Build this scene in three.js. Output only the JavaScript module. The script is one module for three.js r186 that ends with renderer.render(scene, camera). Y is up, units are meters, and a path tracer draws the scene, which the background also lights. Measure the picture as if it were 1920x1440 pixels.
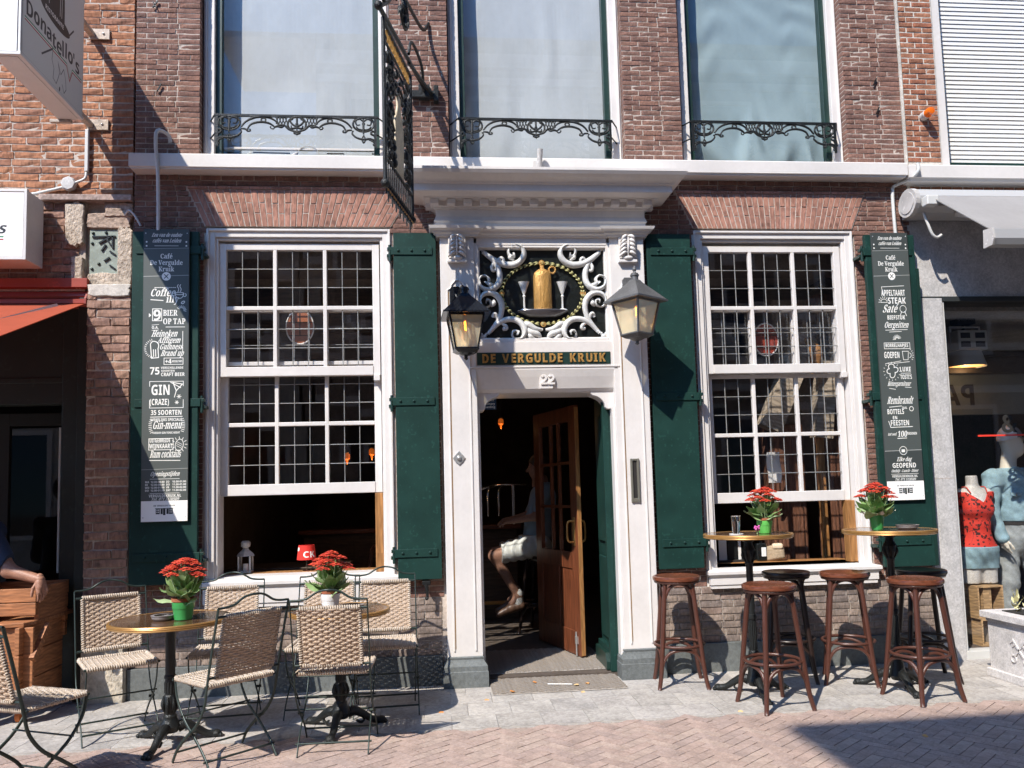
import * as THREE from 'three';
import { Sky } from 'three/addons/objects/Sky.js';
import { mergeGeometries, toCreasedNormals } from 'three/addons/utils/BufferGeometryUtils.js';
import { RoundedBoxGeometry } from 'three/addons/geometries/RoundedBoxGeometry.js';
import { TextGeometry } from 'three/addons/geometries/TextGeometry.js';
import { FontLoader } from 'three/addons/loaders/FontLoader.js';
import { MarchingCubes } from 'three/addons/objects/MarchingCubes.js';

// ---------------------------------------------------------------- camera, sky, sun, exposure
const scene = new THREE.Scene();
const camera = new THREE.PerspectiveCamera(2 * Math.atan(805 / 1470) * 180 / Math.PI, 1920 / 1610, 0.1, 600);
camera.setViewOffset(1920, 1610, 0, 0, 1920, 1440);        // lens shifted as in the photograph
camera.rotation.set(4.568 * Math.PI / 180, -5.353 * Math.PI / 180, -1.534 * Math.PI / 180, 'YXZ');
camera.position.set(0, 1.44, 6.1);
const renderer = new THREE.WebGLRenderer({ antialias: true });
renderer.setSize(1024, 768);
renderer.toneMapping = THREE.LinearToneMapping;
renderer.toneMappingExposure = 1.44;
renderer.shadowMap.enabled = true;
const sunDir = new THREE.Vector3(-0.82, 1.40, 1).normalize();
const sky = new Sky();
sky.name = 'sky'; sky.scale.setScalar(500); sky.userData.kind = 'structure';
const su = sky.material.uniforms;
su.sunPosition.value.copy(sunDir); su.turbidity.value = 6; su.rayleigh.value = 0.7; su.mieCoefficient.value = 0.004;
if (su.cloudCoverage) su.cloudCoverage.value = 0.25;
scene.add(sky);
scene.environmentIntensity = 0.21;
const sun = new THREE.DirectionalLight(new THREE.Color().setRGB(1, 0.915, 0.80), 5);
sun.target.position.set(0.8, 1.5, 0); sun.position.copy(sunDir).multiplyScalar(30).add(sun.target.position); sun.name = 'sun';
sun.castShadow = true; Object.assign(sun.shadow.camera, { left: -9, right: 9, top: 9, bottom: -9, near: 1, far: 60 });
sun.shadow.mapSize.set(4096, 4096);
scene.add(sun, sun.target);

// ---------------------------------------------------------------- helpers
const PI = Math.PI, V = (x, y, z) => new THREE.Vector3(x, y, z);
const rng = (s) => () => { s = (s + 0x6d2b79f5) | 0; let t = Math.imul(s ^ (s >>> 15), 1 | s); t = (t + Math.imul(t ^ (t >>> 7), 61 | t)) ^ t; return ((t ^ (t >>> 14)) >>> 0) / 4294967296; };
const lerp = (a, b, t) => a + (b - a) * t, clamp = (x, a, b) => Math.min(b, Math.max(a, x));
const used = new Map();
const numbered = (n) => { const k = used.get(n) || 0; used.set(n, k + 1); return k ? n + '_' + String(k).padStart(3, '0') : n; };
function thing(name, label, category, pos = [0, 0, 0], turn = 0, group) {
  const o = new THREE.Group(); o.name = numbered(name); scene.add(o);
  o.position.set(...pos); o.rotation.y = turn; o.userData = { label, category };
  if (group) o.userData.group = group;
  return o;
}
const shade = (o) => { o.castShadow = o.receiveShadow = true; return o; };
function part(name, geo, m, parent, label) {
  const o = shade(new THREE.Mesh(Array.isArray(geo) ? join(geo) : geo, m)); o.name = name; parent.add(o);
  if (label) o.userData.label = label;
  return o;
}
function sub(name, parent, pos) { const o = new THREE.Group(); o.name = name; if (pos) o.position.set(...pos); parent.add(o); return o; }
function copyOf(root, label, pos, turn = 0) {
  const r = root.clone(); r.name = numbered(root.name.replace(/_\d+$/, '')); r.userData = { ...root.userData }; if (label) r.userData.label = label;
  r.position.set(...pos); r.rotation.set(0, turn, 0); scene.add(r); return r;
}
function rebase(o, p) { o.position.set(...p); for (const c of o.children) c.position.sub(o.position); return o; }
function flat(g) { g = g.index ? g.toNonIndexed() : g; for (const k of Object.keys(g.attributes)) if (!['position', 'normal', 'uv', 'color'].includes(k)) g.deleteAttribute(k); return g; }
function join(list) { list = list.flat(9).map(flat); const col = list.every((g) => g.attributes.color); for (const g of list) { if (!col) g.deleteAttribute('color'); if (!g.attributes.uv) boxUV(g); } return list.length === 1 ? list[0] : mergeGeometries(list); }
function boxUV(g, s = 1) {
  const p = g.attributes.position, n = g.attributes.normal, uv = new Float32Array(p.count * 2);
  for (let i = 0; i < p.count; i++) {
    const ax = Math.abs(n.getX(i)), ay = Math.abs(n.getY(i)), az = Math.abs(n.getZ(i));
    const [u, v] = az >= ax && az >= ay ? [p.getX(i), p.getY(i)] : ax >= ay ? [p.getZ(i), p.getY(i)] : [p.getX(i), p.getZ(i)];
    uv[2 * i] = u * s; uv[2 * i + 1] = v * s;
  }
  g.setAttribute('uv', new THREE.BufferAttribute(uv, 2)); return g;
}
// box from ranges, edges rounded by b, uv in metres
function bx(x0, x1, y0, y1, z0, z1, b = 0) {
  const w = x1 - x0, h = y1 - y0, d = z1 - z0;
  b = Math.min(b, w * 0.45, h * 0.45, d * 0.45);
  const g = flat(b > 0.0004 ? new RoundedBoxGeometry(w, h, d, 1, b) : new THREE.BoxGeometry(w, h, d));
  g.translate((x0 + x1) / 2, (y0 + y1) / 2, (z0 + z1) / 2); return boxUV(g);
}
const tubeN = (pts, r, n = 16, k = 6, closed = false, t = 0.5) => flat(new THREE.TubeGeometry(new THREE.CatmullRomCurve3(pts.map((p) => V(...p)), closed, 'catmullrom', t), n, r, k, closed));
// tube with a radius per point
function taper(pts, rad, n = 16, k = 7, flatZ = 1, tens = 0.5) {
  const c = new THREE.CatmullRomCurve3(pts.map((p) => V(...p)), false, 'catmullrom', tens), fr = c.computeFrenetFrames(n, false), P = [], I = [], U = [];
  for (let i = 0; i <= n; i++) {
    const t = i / n, o = c.getPoint(t), f = t * (rad.length - 1), a = Math.min(rad.length - 2, Math.floor(f)), r = lerp(rad[a], rad[a + 1], f - a);
    for (let j = 0; j <= k; j++) {
      const q = j / k * 2 * PI, nx = fr.normals[i], bn = fr.binormals[i], w = nx.clone().multiplyScalar(Math.cos(q) * r).add(bn.clone().multiplyScalar(Math.sin(q) * r));
      w.z *= flatZ; w.add(o); P.push(w.x, w.y, w.z); U.push(t, j / k);
    }
  }
  for (let i = 0; i < n; i++) for (let j = 0; j < k; j++) { const a = i * (k + 1) + j, b = a + k + 1; I.push(a, b, a + 1, b, b + 1, a + 1); }
  for (const e of [0, n]) { const o = c.getPoint(e / n), m = P.length / 3; P.push(o.x, o.y, o.z); U.push(0, 0); for (let j = 0; j < k; j++) { const a = e * (k + 1) + j; e ? I.push(m, a, a + 1) : I.push(m, a + 1, a); } }
  const g = new THREE.BufferGeometry(); g.setAttribute('position', new THREE.Float32BufferAttribute(P, 3)); g.setAttribute('uv', new THREE.Float32BufferAttribute(U, 2)); g.setIndex(I); g.computeVertexNormals();
  return flat(g);
}
const rod = (a, b, r0, r1 = r0, k = 8) => { const A = V(...a), B = V(...b), d = B.clone().sub(A), g = new THREE.CylinderGeometry(r1, r0, d.length(), k); g.translate(0, d.length() / 2, 0); g.applyQuaternion(new THREE.Quaternion().setFromUnitVectors(V(0, 1, 0), d.normalize())); g.translate(A.x, A.y, A.z); return flat(g); };
const bar = (a, b, w, h) => { const A = V(...a), B = V(...b), d = B.clone().sub(A), g = bx(-w / 2, w / 2, 0, d.length(), -h / 2, h / 2); g.applyQuaternion(new THREE.Quaternion().setFromUnitVectors(V(0, 1, 0), d.normalize())); g.translate(A.x, A.y, A.z); return g; };
const lathe = (pts, n = 24, crease = 0.6) => { let g = new THREE.LatheGeometry(pts.map(([x, y]) => new THREE.Vector2(Math.max(x, 0.0001), y)), n); return flat(crease ? toCreasedNormals(g, crease) : g); };
const ball = (x, y, z, r, sx = 1, sy = 1, sz = 1, n = 10) => { const g = new THREE.SphereGeometry(r, n, Math.max(5, n * 0.7 | 0)); g.scale(sx, sy, sz); g.translate(x, y, z); return flat(g); };
// extruded outline: points in (x,y), thickness z0..z1
function slab(pts, z0, z1, holes = [], bevel = 0) {
  const s = pts instanceof THREE.Shape ? pts : new THREE.Shape(pts.map(([x, y]) => new THREE.Vector2(x, y)));
  for (const h of holes) s.holes.push(h instanceof THREE.Path ? h : new THREE.Path(h.map(([x, y]) => new THREE.Vector2(x, y))));
  const g = flat(new THREE.ExtrudeGeometry(s, { depth: z1 - z0 - 2 * bevel, bevelEnabled: bevel > 0, bevelSize: bevel, bevelThickness: bevel, bevelSegments: 1, curveSegments: 12, bevelOffset: -bevel }));
  g.translate(0, 0, z0 + bevel); return boxUV(g);
}
// profile (z,y) drawn out along x
function prism(prof, x0, x1) { const g = slab(prof.map(([z, y]) => [-z, y]), 0, x1 - x0); g.rotateY(PI / 2); g.translate(x0, 0, 0); return boxUV(g); }
// profile (outward offset p, y) run round the left end, front and right end of a block xL..xR, front at zf
function mitred(prof, xL, xR, zf, zb = -0.02) {
  const P = [], quad = (a, b, c, d) => P.push(...a, ...b, ...c, ...a, ...c, ...d), ring = ([p, y]) => [[xL - p, y, zb], [xL - p, y, zf + p], [xR + p, y, zf + p], [xR + p, y, zb]];
  for (let i = 0; i + 1 < prof.length; i++) { const a = ring(prof[i]), b = ring(prof[i + 1]); for (let k = 0; k < 3; k++) quad(a[k], a[k + 1], b[k + 1], b[k]); }
  const bot = ring(prof[0]), top = ring(prof[prof.length - 1]);
  quad(bot[3], bot[2], bot[1], bot[0]); quad(top[0], top[1], top[2], top[3]);
  const g = new THREE.BufferGeometry(); g.setAttribute('position', new THREE.Float32BufferAttribute(P, 3)); g.computeVertexNormals(); return boxUV(g);
}
function hexa(q, z0, z1) { // four corners (x,y) anticlockwise, front z1
  const [a, b, c, d] = q, P = [], quad = (...v) => P.push(...v[0], ...v[1], ...v[2], ...v[0], ...v[2], ...v[3]), f = (p, z) => [p[0], p[1], z];
  quad(f(a, z1), f(b, z1), f(c, z1), f(d, z1));
  for (const [m, n] of [[a, b], [b, c], [c, d], [d, a]]) quad(f(m, z0), f(n, z0), f(n, z1), f(m, z1));
  const g = new THREE.BufferGeometry(); g.setAttribute('position', new THREE.Float32BufferAttribute(P, 3)); g.computeVertexNormals(); return boxUV(g);
}
const frame = (x0, x1, y0, y1, w, z0, z1, b = 0.003, wb = w) => [bx(x0, x0 + w, y0, y1, z0, z1, b), bx(x1 - w, x1, y0, y1, z0, z1, b), bx(x0 + w - 0.001, x1 - w + 0.001, y1 - w, y1 - 0.001, z0, z1 - 0.001, b), bx(x0 + w - 0.001, x1 - w + 0.001, y0 + 0.001, y0 + wb, z0, z1 - 0.001, b)];
const moved = (g, x, y, z) => { g.translate(x, y, z); return g; };
function tint(g, c) { const n = g.attributes.position.count, a = new Float32Array(n * 3); for (let i = 0; i < n; i++) a.set(c, i * 3); g.setAttribute('color', new THREE.BufferAttribute(a, 3)); return g; }

// ---------------------------------------------------------------- textures
const hash = (x, y, s) => { let h = Math.imul(x, 374761393) + Math.imul(y, 668265263) + Math.imul(s, 974634777); h = Math.imul(h ^ (h >>> 13), 1274126177); return ((h ^ (h >>> 16)) >>> 0) / 4294967296; };
function vn(x, y, per, s) { // tiling value noise
  const i = Math.floor(x), j = Math.floor(y), f = x - i, g = y - j, u = f * f * (3 - 2 * f), v = g * g * (3 - 2 * g), w = (a) => ((a % per) + per) % per;
  return lerp(lerp(hash(w(i), w(j), s), hash(w(i + 1), w(j), s), u), lerp(hash(w(i), w(j + 1), s), hash(w(i + 1), w(j + 1), s), u), v);
}
const fbm = (u, v, per, oct, s) => { let a = 0.5, r = 0, t = 0; for (let o = 0; o < oct; o++) { r += a * vn(u * per, v * per, per, s + o * 17); t += a; a *= 0.5; per *= 2; } return r / t; };
function tex(n, fn, srgb = false, rep = 1) {
  const d = new Uint8Array(n * n * 4);
  for (let y = 0; y < n; y++) for (let x = 0; x < n; x++) { const c = fn(x / n, y / n, x, y), i = (y * n + x) * 4; for (let k = 0; k < 3; k++) d[i + k] = clamp((Array.isArray(c) ? c[k] : c) * 255, 0, 255); d[i + 3] = 255; }
  const t = new THREE.DataTexture(d, n, n); t.wrapS = t.wrapT = THREE.RepeatWrapping; t.magFilter = THREE.LinearFilter; t.minFilter = THREE.LinearMipmapLinearFilter; t.repeat.set(rep, rep);
  if (srgb) t.colorSpace = THREE.SRGBColorSpace; t.needsUpdate = true; return t;
}
const rep = (t, x, y = x) => { const c = t.clone(); c.repeat.set(x, y); c.needsUpdate = true; return c; };
const T = {};
T.rough = tex(512, (u, v) => fbm(u, v, 8, 6, 3));
T.paintC = tex(512, (u, v, x, y) => { const a = fbm(u, v, 4, 5, 9), b = fbm(u, v, 40, 3, 21), s = hash(x, y, 5) > 0.9975 ? 0.1 : 0; return 0.9 + 0.1 * a + 0.03 * (b - 0.5) - s; }, true);
T.paintB = tex(512, (u, v) => 0.6 * fbm(u, v * 0.25, 64, 3, 31) + 0.4 * fbm(u, v, 16, 4, 7));
T.brickC = tex(512, (u, v, x, y) => { const a = fbm(u, v, 6, 5, 41), b = fbm(u, v, 48, 4, 43), k = fbm(u, v, 20, 3, 47); return clamp(0.86 + 0.28 * (a - 0.5) + 0.34 * (b - 0.5) - (k > 0.7 ? 0.12 : 0) + (hash(x, y, 8) > 0.99 ? 0.12 : 0), 0.15, 1); }, true);
T.brickB = tex(512, (u, v) => 0.5 * fbm(u, v, 24, 4, 51) + 0.5 * fbm(u, v * 0.5, 70, 3, 53));
T.stoneC = tex(512, (u, v, x, y) => clamp(0.88 + 0.22 * (fbm(u, v, 5, 6, 61) - 0.5) + 0.22 * (fbm(u, v, 60, 3, 63) - 0.5) + 0.1 * (hash(x >> 1, y >> 1, 3) - 0.5), 0.2, 1), true);
T.woodC = tex(512, (u, v) => { const w = fbm(u * 1, v, 4, 3, 71), g = fbm(u * 0.12 + 0.02 * w, v, 64, 4, 73), r = 0.5 + 0.5 * Math.sin((v * 26 + 2.2 * w + 1.4 * fbm(u, v, 6, 2, 75)) * 2 * PI); return clamp(0.82 + 0.3 * (g - 0.5) * 2 * 0.7 + 0.1 * (r - 0.5), 0.2, 1); }, true);
T.woodV = T.woodC.clone(); T.woodV.rotation = PI / 2; T.woodV.needsUpdate = true;
T.speck = tex(256, (u, v, x, y) => clamp(0.86 + 0.2 * (hash(x, y, 1) - 0.5) + 0.2 * (fbm(u, v, 16, 3, 5) - 0.5), 0, 1), true);
T.clothB = tex(256, (u, v) => 0.5 + 0.25 * Math.sin(u * 80 * PI) + 0.25 * Math.sin(v * 80 * PI));
T.wearC = tex(512, (u, v, x, y) => { const a = fbm(u, v, 6, 6, 81), b = fbm(u, v, 30, 4, 83); return clamp(0.85 + 0.22 * (a - 0.5) + (b > 0.72 ? 0.25 : 0), 0, 1); }, true);

// ---------------------------------------------------------------- materials (linear base colours)
const C = (r, g, b) => new THREE.Color().setRGB(r, g, b);
const std = (c, rough = 0.7, o = {}) => new THREE.MeshStandardMaterial({ color: C(...c), roughness: rough, ...o });
const phys = (c, rough, o) => new THREE.MeshPhysicalMaterial({ color: C(...c), roughness: rough, ...o });
const M = {};
M.white = std([0.72, 0.685, 0.655], 0.42, { map: T.paintC, bumpMap: T.paintB, bumpScale: 0.0007 });
M.whiteOld = std([0.68, 0.655, 0.63], 0.55, { map: rep(T.wearC, 1.5), bumpMap: T.paintB, bumpScale: 0.001 });
M.green = phys([0.0145, 0.052, 0.043], 0.5, { specularIntensity: 0.4, map: rep(T.wearC, 1.3), bumpMap: T.paintB, bumpScale: 0.0008 });
M.greenDark = std([0.014, 0.045, 0.036], 0.38, { map: T.wearC, bumpMap: T.paintB, bumpScale: 0.0006 });
M.iron = std([0.018, 0.02, 0.02], 0.38, { metalness: 0.35, bumpMap: rep(T.rough, 6), bumpScale: 0.002 });
M.ironGreen = std([0.035, 0.055, 0.048], 0.42, { metalness: 0.3, map: T.wearC });
M.plinth = std([0.15, 0.165, 0.165], 0.75, { map: T.stoneC, bumpMap: T.brickB, bumpScale: 0.003 });
M.mortar = std([0.60, 0.51, 0.44], 0.95, { map: T.stoneC, bumpMap: T.rough, bumpScale: 0.006 });
M.mortarWhite = std([0.68, 0.63, 0.56], 0.95, { map: T.stoneC, bumpMap: T.rough, bumpScale: 0.005 });
M.mortarDark = std([0.52, 0.47, 0.42], 0.95, { map: T.stoneC, bumpMap: T.rough, bumpScale: 0.006 });
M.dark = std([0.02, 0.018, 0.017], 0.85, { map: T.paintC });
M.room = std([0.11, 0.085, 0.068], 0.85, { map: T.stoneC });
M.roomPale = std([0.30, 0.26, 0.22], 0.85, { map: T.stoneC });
M.floorWood = std([0.10, 0.065, 0.04], 0.5, { map: T.woodC });
M.oak = std([0.50, 0.24, 0.085], 0.42, { map: T.woodV });
M.bench = std([0.50, 0.205, 0.085], 0.6, { map: rep(T.woodC, 1.5, 1.5), bumpMap: T.woodC, bumpScale: 0.001 });
M.pine = std([0.62, 0.40, 0.2], 0.6, { map: rep(T.woodC, 1.5, 1.5) });
M.doorBrown = std([0.21, 0.066, 0.03], 0.4, { map: T.woodV });
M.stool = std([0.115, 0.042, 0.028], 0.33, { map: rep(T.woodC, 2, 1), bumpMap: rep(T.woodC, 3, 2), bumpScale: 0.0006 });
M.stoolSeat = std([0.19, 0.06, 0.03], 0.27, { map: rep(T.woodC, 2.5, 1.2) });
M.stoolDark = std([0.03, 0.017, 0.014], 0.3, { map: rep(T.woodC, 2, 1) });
M.tableTop = phys([0.17, 0.085, 0.042], 0.22, { map: rep(T.woodC, 1.5, 1), clearcoat: 0.6, clearcoatRoughness: 0.12 });
M.brass = std([0.62, 0.34, 0.11], 0.35, { metalness: 0.55, map: T.speck });
M.gold = std([0.72, 0.40, 0.12], 0.4, { metalness: 0.45, map: T.speck, bumpMap: rep(T.rough, 4), bumpScale: 0.006 });
M.glass = phys([1, 1, 1], 0.015, { transmission: 1, ior: 1.78, thickness: 0 });  // one sheet stands for both faces of the pane
M.lead = std([0.34, 0.34, 0.33], 0.5, { metalness: 0.25, map: T.speck });
M.rope = std([0.74, 0.62, 0.50], 0.85, { map: T.speck, bumpMap: rep(T.rough, 12), bumpScale: 0.002 });
M.ropeTan = std([0.70, 0.53, 0.39], 0.85, { map: T.speck, bumpMap: rep(T.rough, 12), bumpScale: 0.002 });
M.plasticGrey = std([0.62, 0.62, 0.60], 0.4, { map: T.paintC });
M.steel = std([0.55, 0.55, 0.54], 0.35, { metalness: 0.7 });
M.terracotta = std([0.42, 0.13, 0.06], 0.8, { map: T.stoneC });
M.potGreen = phys([0.045, 0.30, 0.075], 0.35, { clearcoat: 0.3 });
M.potLime = phys([0.13, 0.50, 0.10], 0.4, {});
M.potWhite = phys([0.78, 0.77, 0.75], 0.35, {});
M.leaf = [[0.26, 0.38, 0.15], [0.36, 0.47, 0.24], [0.17, 0.29, 0.09]].map((c) => phys(c, 0.5, { transmission: 0.15, side: THREE.DoubleSide }));
M.petal = [[0.66, 0.045, 0.015], [0.76, 0.085, 0.025], [0.54, 0.03, 0.012]].map((c) => phys(c, 0.6, { transmission: 0.15, side: THREE.DoubleSide }));
M.skin = std([0.44, 0.22, 0.145], 0.55, { map: T.speck });
const pal = (cols, rough, o) => cols.map((c) => std(c, rough, o));
const brickOpt = { map: rep(T.brickC, 1.7, 0.6), bumpMap: rep(T.brickB, 1.2, 0.5), bumpScale: 0.004 };
const BR = {
  cafe: [[0.275, 0.142, 0.105], [0.25, 0.13, 0.098], [0.30, 0.155, 0.115], [0.23, 0.122, 0.095], [0.27, 0.145, 0.11], [0.255, 0.132, 0.102], [0.31, 0.16, 0.115]],
  arch: [[0.44, 0.215, 0.155], [0.465, 0.23, 0.168], [0.42, 0.205, 0.148], [0.45, 0.222, 0.16]],
  low: [[0.34, 0.265, 0.22], [0.29, 0.225, 0.19], [0.38, 0.295, 0.245], [0.33, 0.24, 0.2], [0.27, 0.215, 0.19]],
  neighbour: [[0.43, 0.185, 0.095], [0.48, 0.21, 0.108], [0.38, 0.165, 0.09], [0.45, 0.205, 0.115], [0.41, 0.175, 0.088], [0.36, 0.165, 0.1]],
  pier: [[0.42, 0.25, 0.18], [0.37, 0.215, 0.155], [0.46, 0.28, 0.205], [0.33, 0.19, 0.145]],
  shop: [[0.40, 0.17, 0.095], [0.45, 0.195, 0.11], [0.36, 0.15, 0.085], [0.42, 0.155, 0.085]],
  street: [[0.45, 0.335, 0.285], [0.47, 0.35, 0.30], [0.42, 0.315, 0.27], [0.45, 0.34, 0.295], [0.475, 0.365, 0.31], [0.425, 0.325, 0.285]],
  slab: [[0.475, 0.445, 0.415], [0.45, 0.425, 0.40], [0.495, 0.465, 0.43], [0.465, 0.435, 0.40]],
};
const BM = {}; for (const k of Object.keys(BR)) BM[k] = pal(BR[k], 0.9, k === 'slab' || k === 'street' ? { map: k === 'slab' ? T.stoneC : rep(T.stoneC, 2, 1), bumpMap: T.brickB, bumpScale: 0.003 } : brickOpt);
const VM = {}; for (const k of Object.keys(BR)) VM[k] = std([1, 1, 1], 0.9, { vertexColors: true, map: BM[k][0].map, bumpMap: T.brickB, bumpScale: 0.004 });

// rough brick bodies of unit size, front face at z = 0
const brickGeos = (seed, n, wob = 1) => Array.from({ length: n }, (_, q) => {
  const r = rng(seed + q * 77), g = new THREE.BoxGeometry(1, 1, 1, 3, 2, 1); g.translate(0, 0, -0.5);
  const p = g.attributes.position, mem = new Map();
  for (let i = 0; i < p.count; i++) {
    const k = [p.getX(i), p.getY(i), p.getZ(i)].map((v) => v.toFixed(2)).join();
    if (!mem.has(k)) { const e = Math.abs(p.getX(i)) > 0.4 || Math.abs(p.getY(i)) > 0.4; mem.set(k, [(r() - 0.5) * 0.03 * wob, (r() - 0.5) * 0.13 * wob, p.getZ(i) > -0.5 ? -(e ? 0.02 + 0.05 * r() : 0.035 * r()) * wob : 0]); }
    const d = mem.get(k); p.setXYZ(i, p.getX(i) + d[0], p.getY(i) + d[1], p.getZ(i) + d[2]);
  }
  const f = flat(g); f.computeVertexNormals();
  const uv = f.attributes.uv, ou = r(), ov = r(); for (let i = 0; i < uv.count; i++) uv.setXY(i, uv.getX(i) * 0.2 + ou, uv.getY(i) * 0.06 + ov);
  return f;
});
const BG = brickGeos(11, 6, 0.5), BGr = brickGeos(211, 6, 1), BGs = brickGeos(91, 5, 0.35);
// list of {x,y,z,w,h,d,v}: the first `max` of those in view become bricks of their own, the rest one mass
function layBricks(list, kind, parent, name = 'brick', max = 300, geos = BG, massName = 'brickwork') {
  const r = rng(list.length * 7 + 5); list.sort((a, b) => (b.v || 0) - (a.v || 0));
  const rest = [], dum = new THREE.Object3D();
  list.forEach((b, i) => {
    const gi = r() * geos.length | 0, mi = r() * BM[kind].length | 0, dz = (r() - 0.5) * (b.jit ?? 0.006), tilt = (r() - 0.5) * (b.tilt ?? 0.012);
    dum.position.set(b.x, b.y, b.z); dum.scale.set(b.w, b.h, b.d); dum.rotation.set(b.rx || 0, 0, b.rx ? (b.rz || 0) : (b.rz || 0) + tilt, 'XYZ');
    if (b.rx) { dum.position.y += dz; } else dum.position.z += dz;
    if (i < max && b.v !== 0) { const m = shade(new THREE.Mesh(geos[gi], BM[kind][mi])); m.name = name; m.position.copy(dum.position); m.scale.copy(dum.scale); m.rotation.copy(dum.rotation); parent.add(m); }
    else { dum.updateMatrix(); const g = geos[gi].clone(); g.applyMatrix4(dum.matrix); rest.push(tint(g, BR[kind][mi])); }
  });
  if (rest.length) { const o = shade(new THREE.Mesh(mergeGeometries(rest), VM[kind])); o.name = massName; o.userData.kind = 'stuff'; parent.add(o); }
}
// courses filling a rectangle of wall
function courses(x0, x1, y0, y1, z, pitch, len, joint, depth, seed, v, header = 0.5) {
  const r = rng(seed), out = [], n = Math.max(1, Math.round((y1 - y0) / pitch)), p = (y1 - y0) / n;
  for (let c = 0; c < n; c++) {
    const seq = []; let tot = 0, k = 0; const W = x1 - x0;
    const start = c % 2 ? [len * header, len] : [len * (0.85 + 0.15 * r()), len];
    while (tot < W - 0.001) { let l = k === 0 ? start[0] : c % 2 ? (k % 2 ? len : (r() < 0.75 ? len * header : len)) : len; l *= 0.95 + 0.1 * r(); seq.push(l); tot += l; k++; }
    let last = seq[seq.length - 1] - (tot - W); if (last < len * 0.3 && seq.length > 1) { seq.pop(); seq[seq.length - 1] += last; } else seq[seq.length - 1] = last;
    let x = x0; for (const l of seq) { out.push({ x: x + l / 2, y: y0 + (c + 0.5) * p, z, w: l - joint * (0.8 + 0.4 * r()), h: p - joint * (0.85 + 0.3 * r()), d: depth, v }); x += l; }
  }
  return out;
}
// lettering and print on flat things
function canvasTex(w, h, draw) { const c = document.createElement('canvas'); c.width = w; c.height = h; const g = c.getContext('2d'); draw(g, w, h); const t = new THREE.CanvasTexture(c); t.colorSpace = THREE.SRGBColorSpace; t.magFilter = THREE.LinearFilter; t.anisotropy = 8; return t; }
const sheet = (w, h) => flat(new THREE.PlaneGeometry(w, h));
const fontBold = await new FontLoader().loadAsync('fonts/droid/droid_sans_bold.typeface.json');

// ================================================================ ground
const street = shade(new THREE.Mesh(boxUV(flat(new THREE.PlaneGeometry(160, 160).rotateX(-PI / 2))), std([0.42, 0.335, 0.285], 0.95, { map: T.stoneC, bumpMap: T.rough, bumpScale: 0.004 })));
street.name = 'street'; street.position.y = -0.012; street.userData.kind = 'structure'; scene.add(street);
{ // clay pavers, herringbone on the diagonal
  const W = 0.0685, n = 3, list = [], ang = PI / 4 + 0.10, ca = Math.cos(ang), sa = Math.sin(ang), r = rng(5);
  for (let i = -150; i < 150; i++) for (let j = -150; j < 150; j++) {
    const m = (((i - j) % 6) + 6) % 6; let cx, cy, a;
    if (m === 0) { cx = (i + 1.5) * W; cy = (j + 0.5) * W; a = 0; } else if (m === 5) { cx = (i + 0.5) * W; cy = (j + 1.5) * W; a = PI / 2; } else continue;
    const x = 0.6 + cx * ca - cy * sa, z = 4.5 + cx * sa + cy * ca;
    if (z < 1.17 || z > 8.7 || x < -8 || x > 9) continue;
    const vis = z < 2.5 && x > -2.6 - (z - 1.2) * -0.2 && x < 4 - (z - 1.1) * 0.8;
    list.push({ x, y: -0.001 + 0.0016 * Math.sin(x * 3.1) * Math.cos(z * 2.3), z, w: 0.2, h: 0.0655, d: 0.05, rx: -PI / 2, rz: -(ang + a), v: vis ? 3 - Math.abs(z - 1.9) - 0.08 * Math.abs(x - 0.5) : 0, jit: 0.0022 });
  }
  layBricks(list, 'street', street, 'paver', 300, BGs, 'pavers'); for (const c of street.children) c.position.y += 0.012;
}
const pavement = shade(new THREE.Mesh(bx(-9, 10, -0.06, -0.006, -0.3, 1.155), std([0.50, 0.47, 0.44], 0.95, { map: T.stoneC })));
pavement.name = 'pavement'; pavement.userData.kind = 'structure'; scene.add(pavement);
{ // grey stone slabs
  const list = [], r = rng(8), rows = [[0.0, 0.29], [0.29, 0.575], [0.575, 0.865], [0.865, 1.15]];
  rows.forEach(([a, b], k) => { for (let x = -6 + (k % 2 ? 0.02 : 0.13); x < 8; x += 0.287) { const v = x > -3 && x < 5.2 ? 2 : 0; list.push({ x: x + 0.1435, y: 0, z: (a + b) / 2, w: 0.2835, h: b - a - 0.0035, d: 0.05, rx: -PI / 2, rz: 0, v, jit: 0.0022 }); } });
  const geos = Array.from({ length: 4 }, (_, q) => { const g = bx(-0.5, 0.5, -0.5, 0.5, -1, 0); const uv = g.attributes.uv; for (let i = 0; i < uv.count; i++) uv.setXY(i, uv.getX(i) * 0.29 + q * 0.31, uv.getY(i) * 0.29 + q * 0.17); return g; });
  layBricks(list, 'slab', pavement, 'paving_slab', 150, geos, 'paving_slabs');
}

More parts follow.
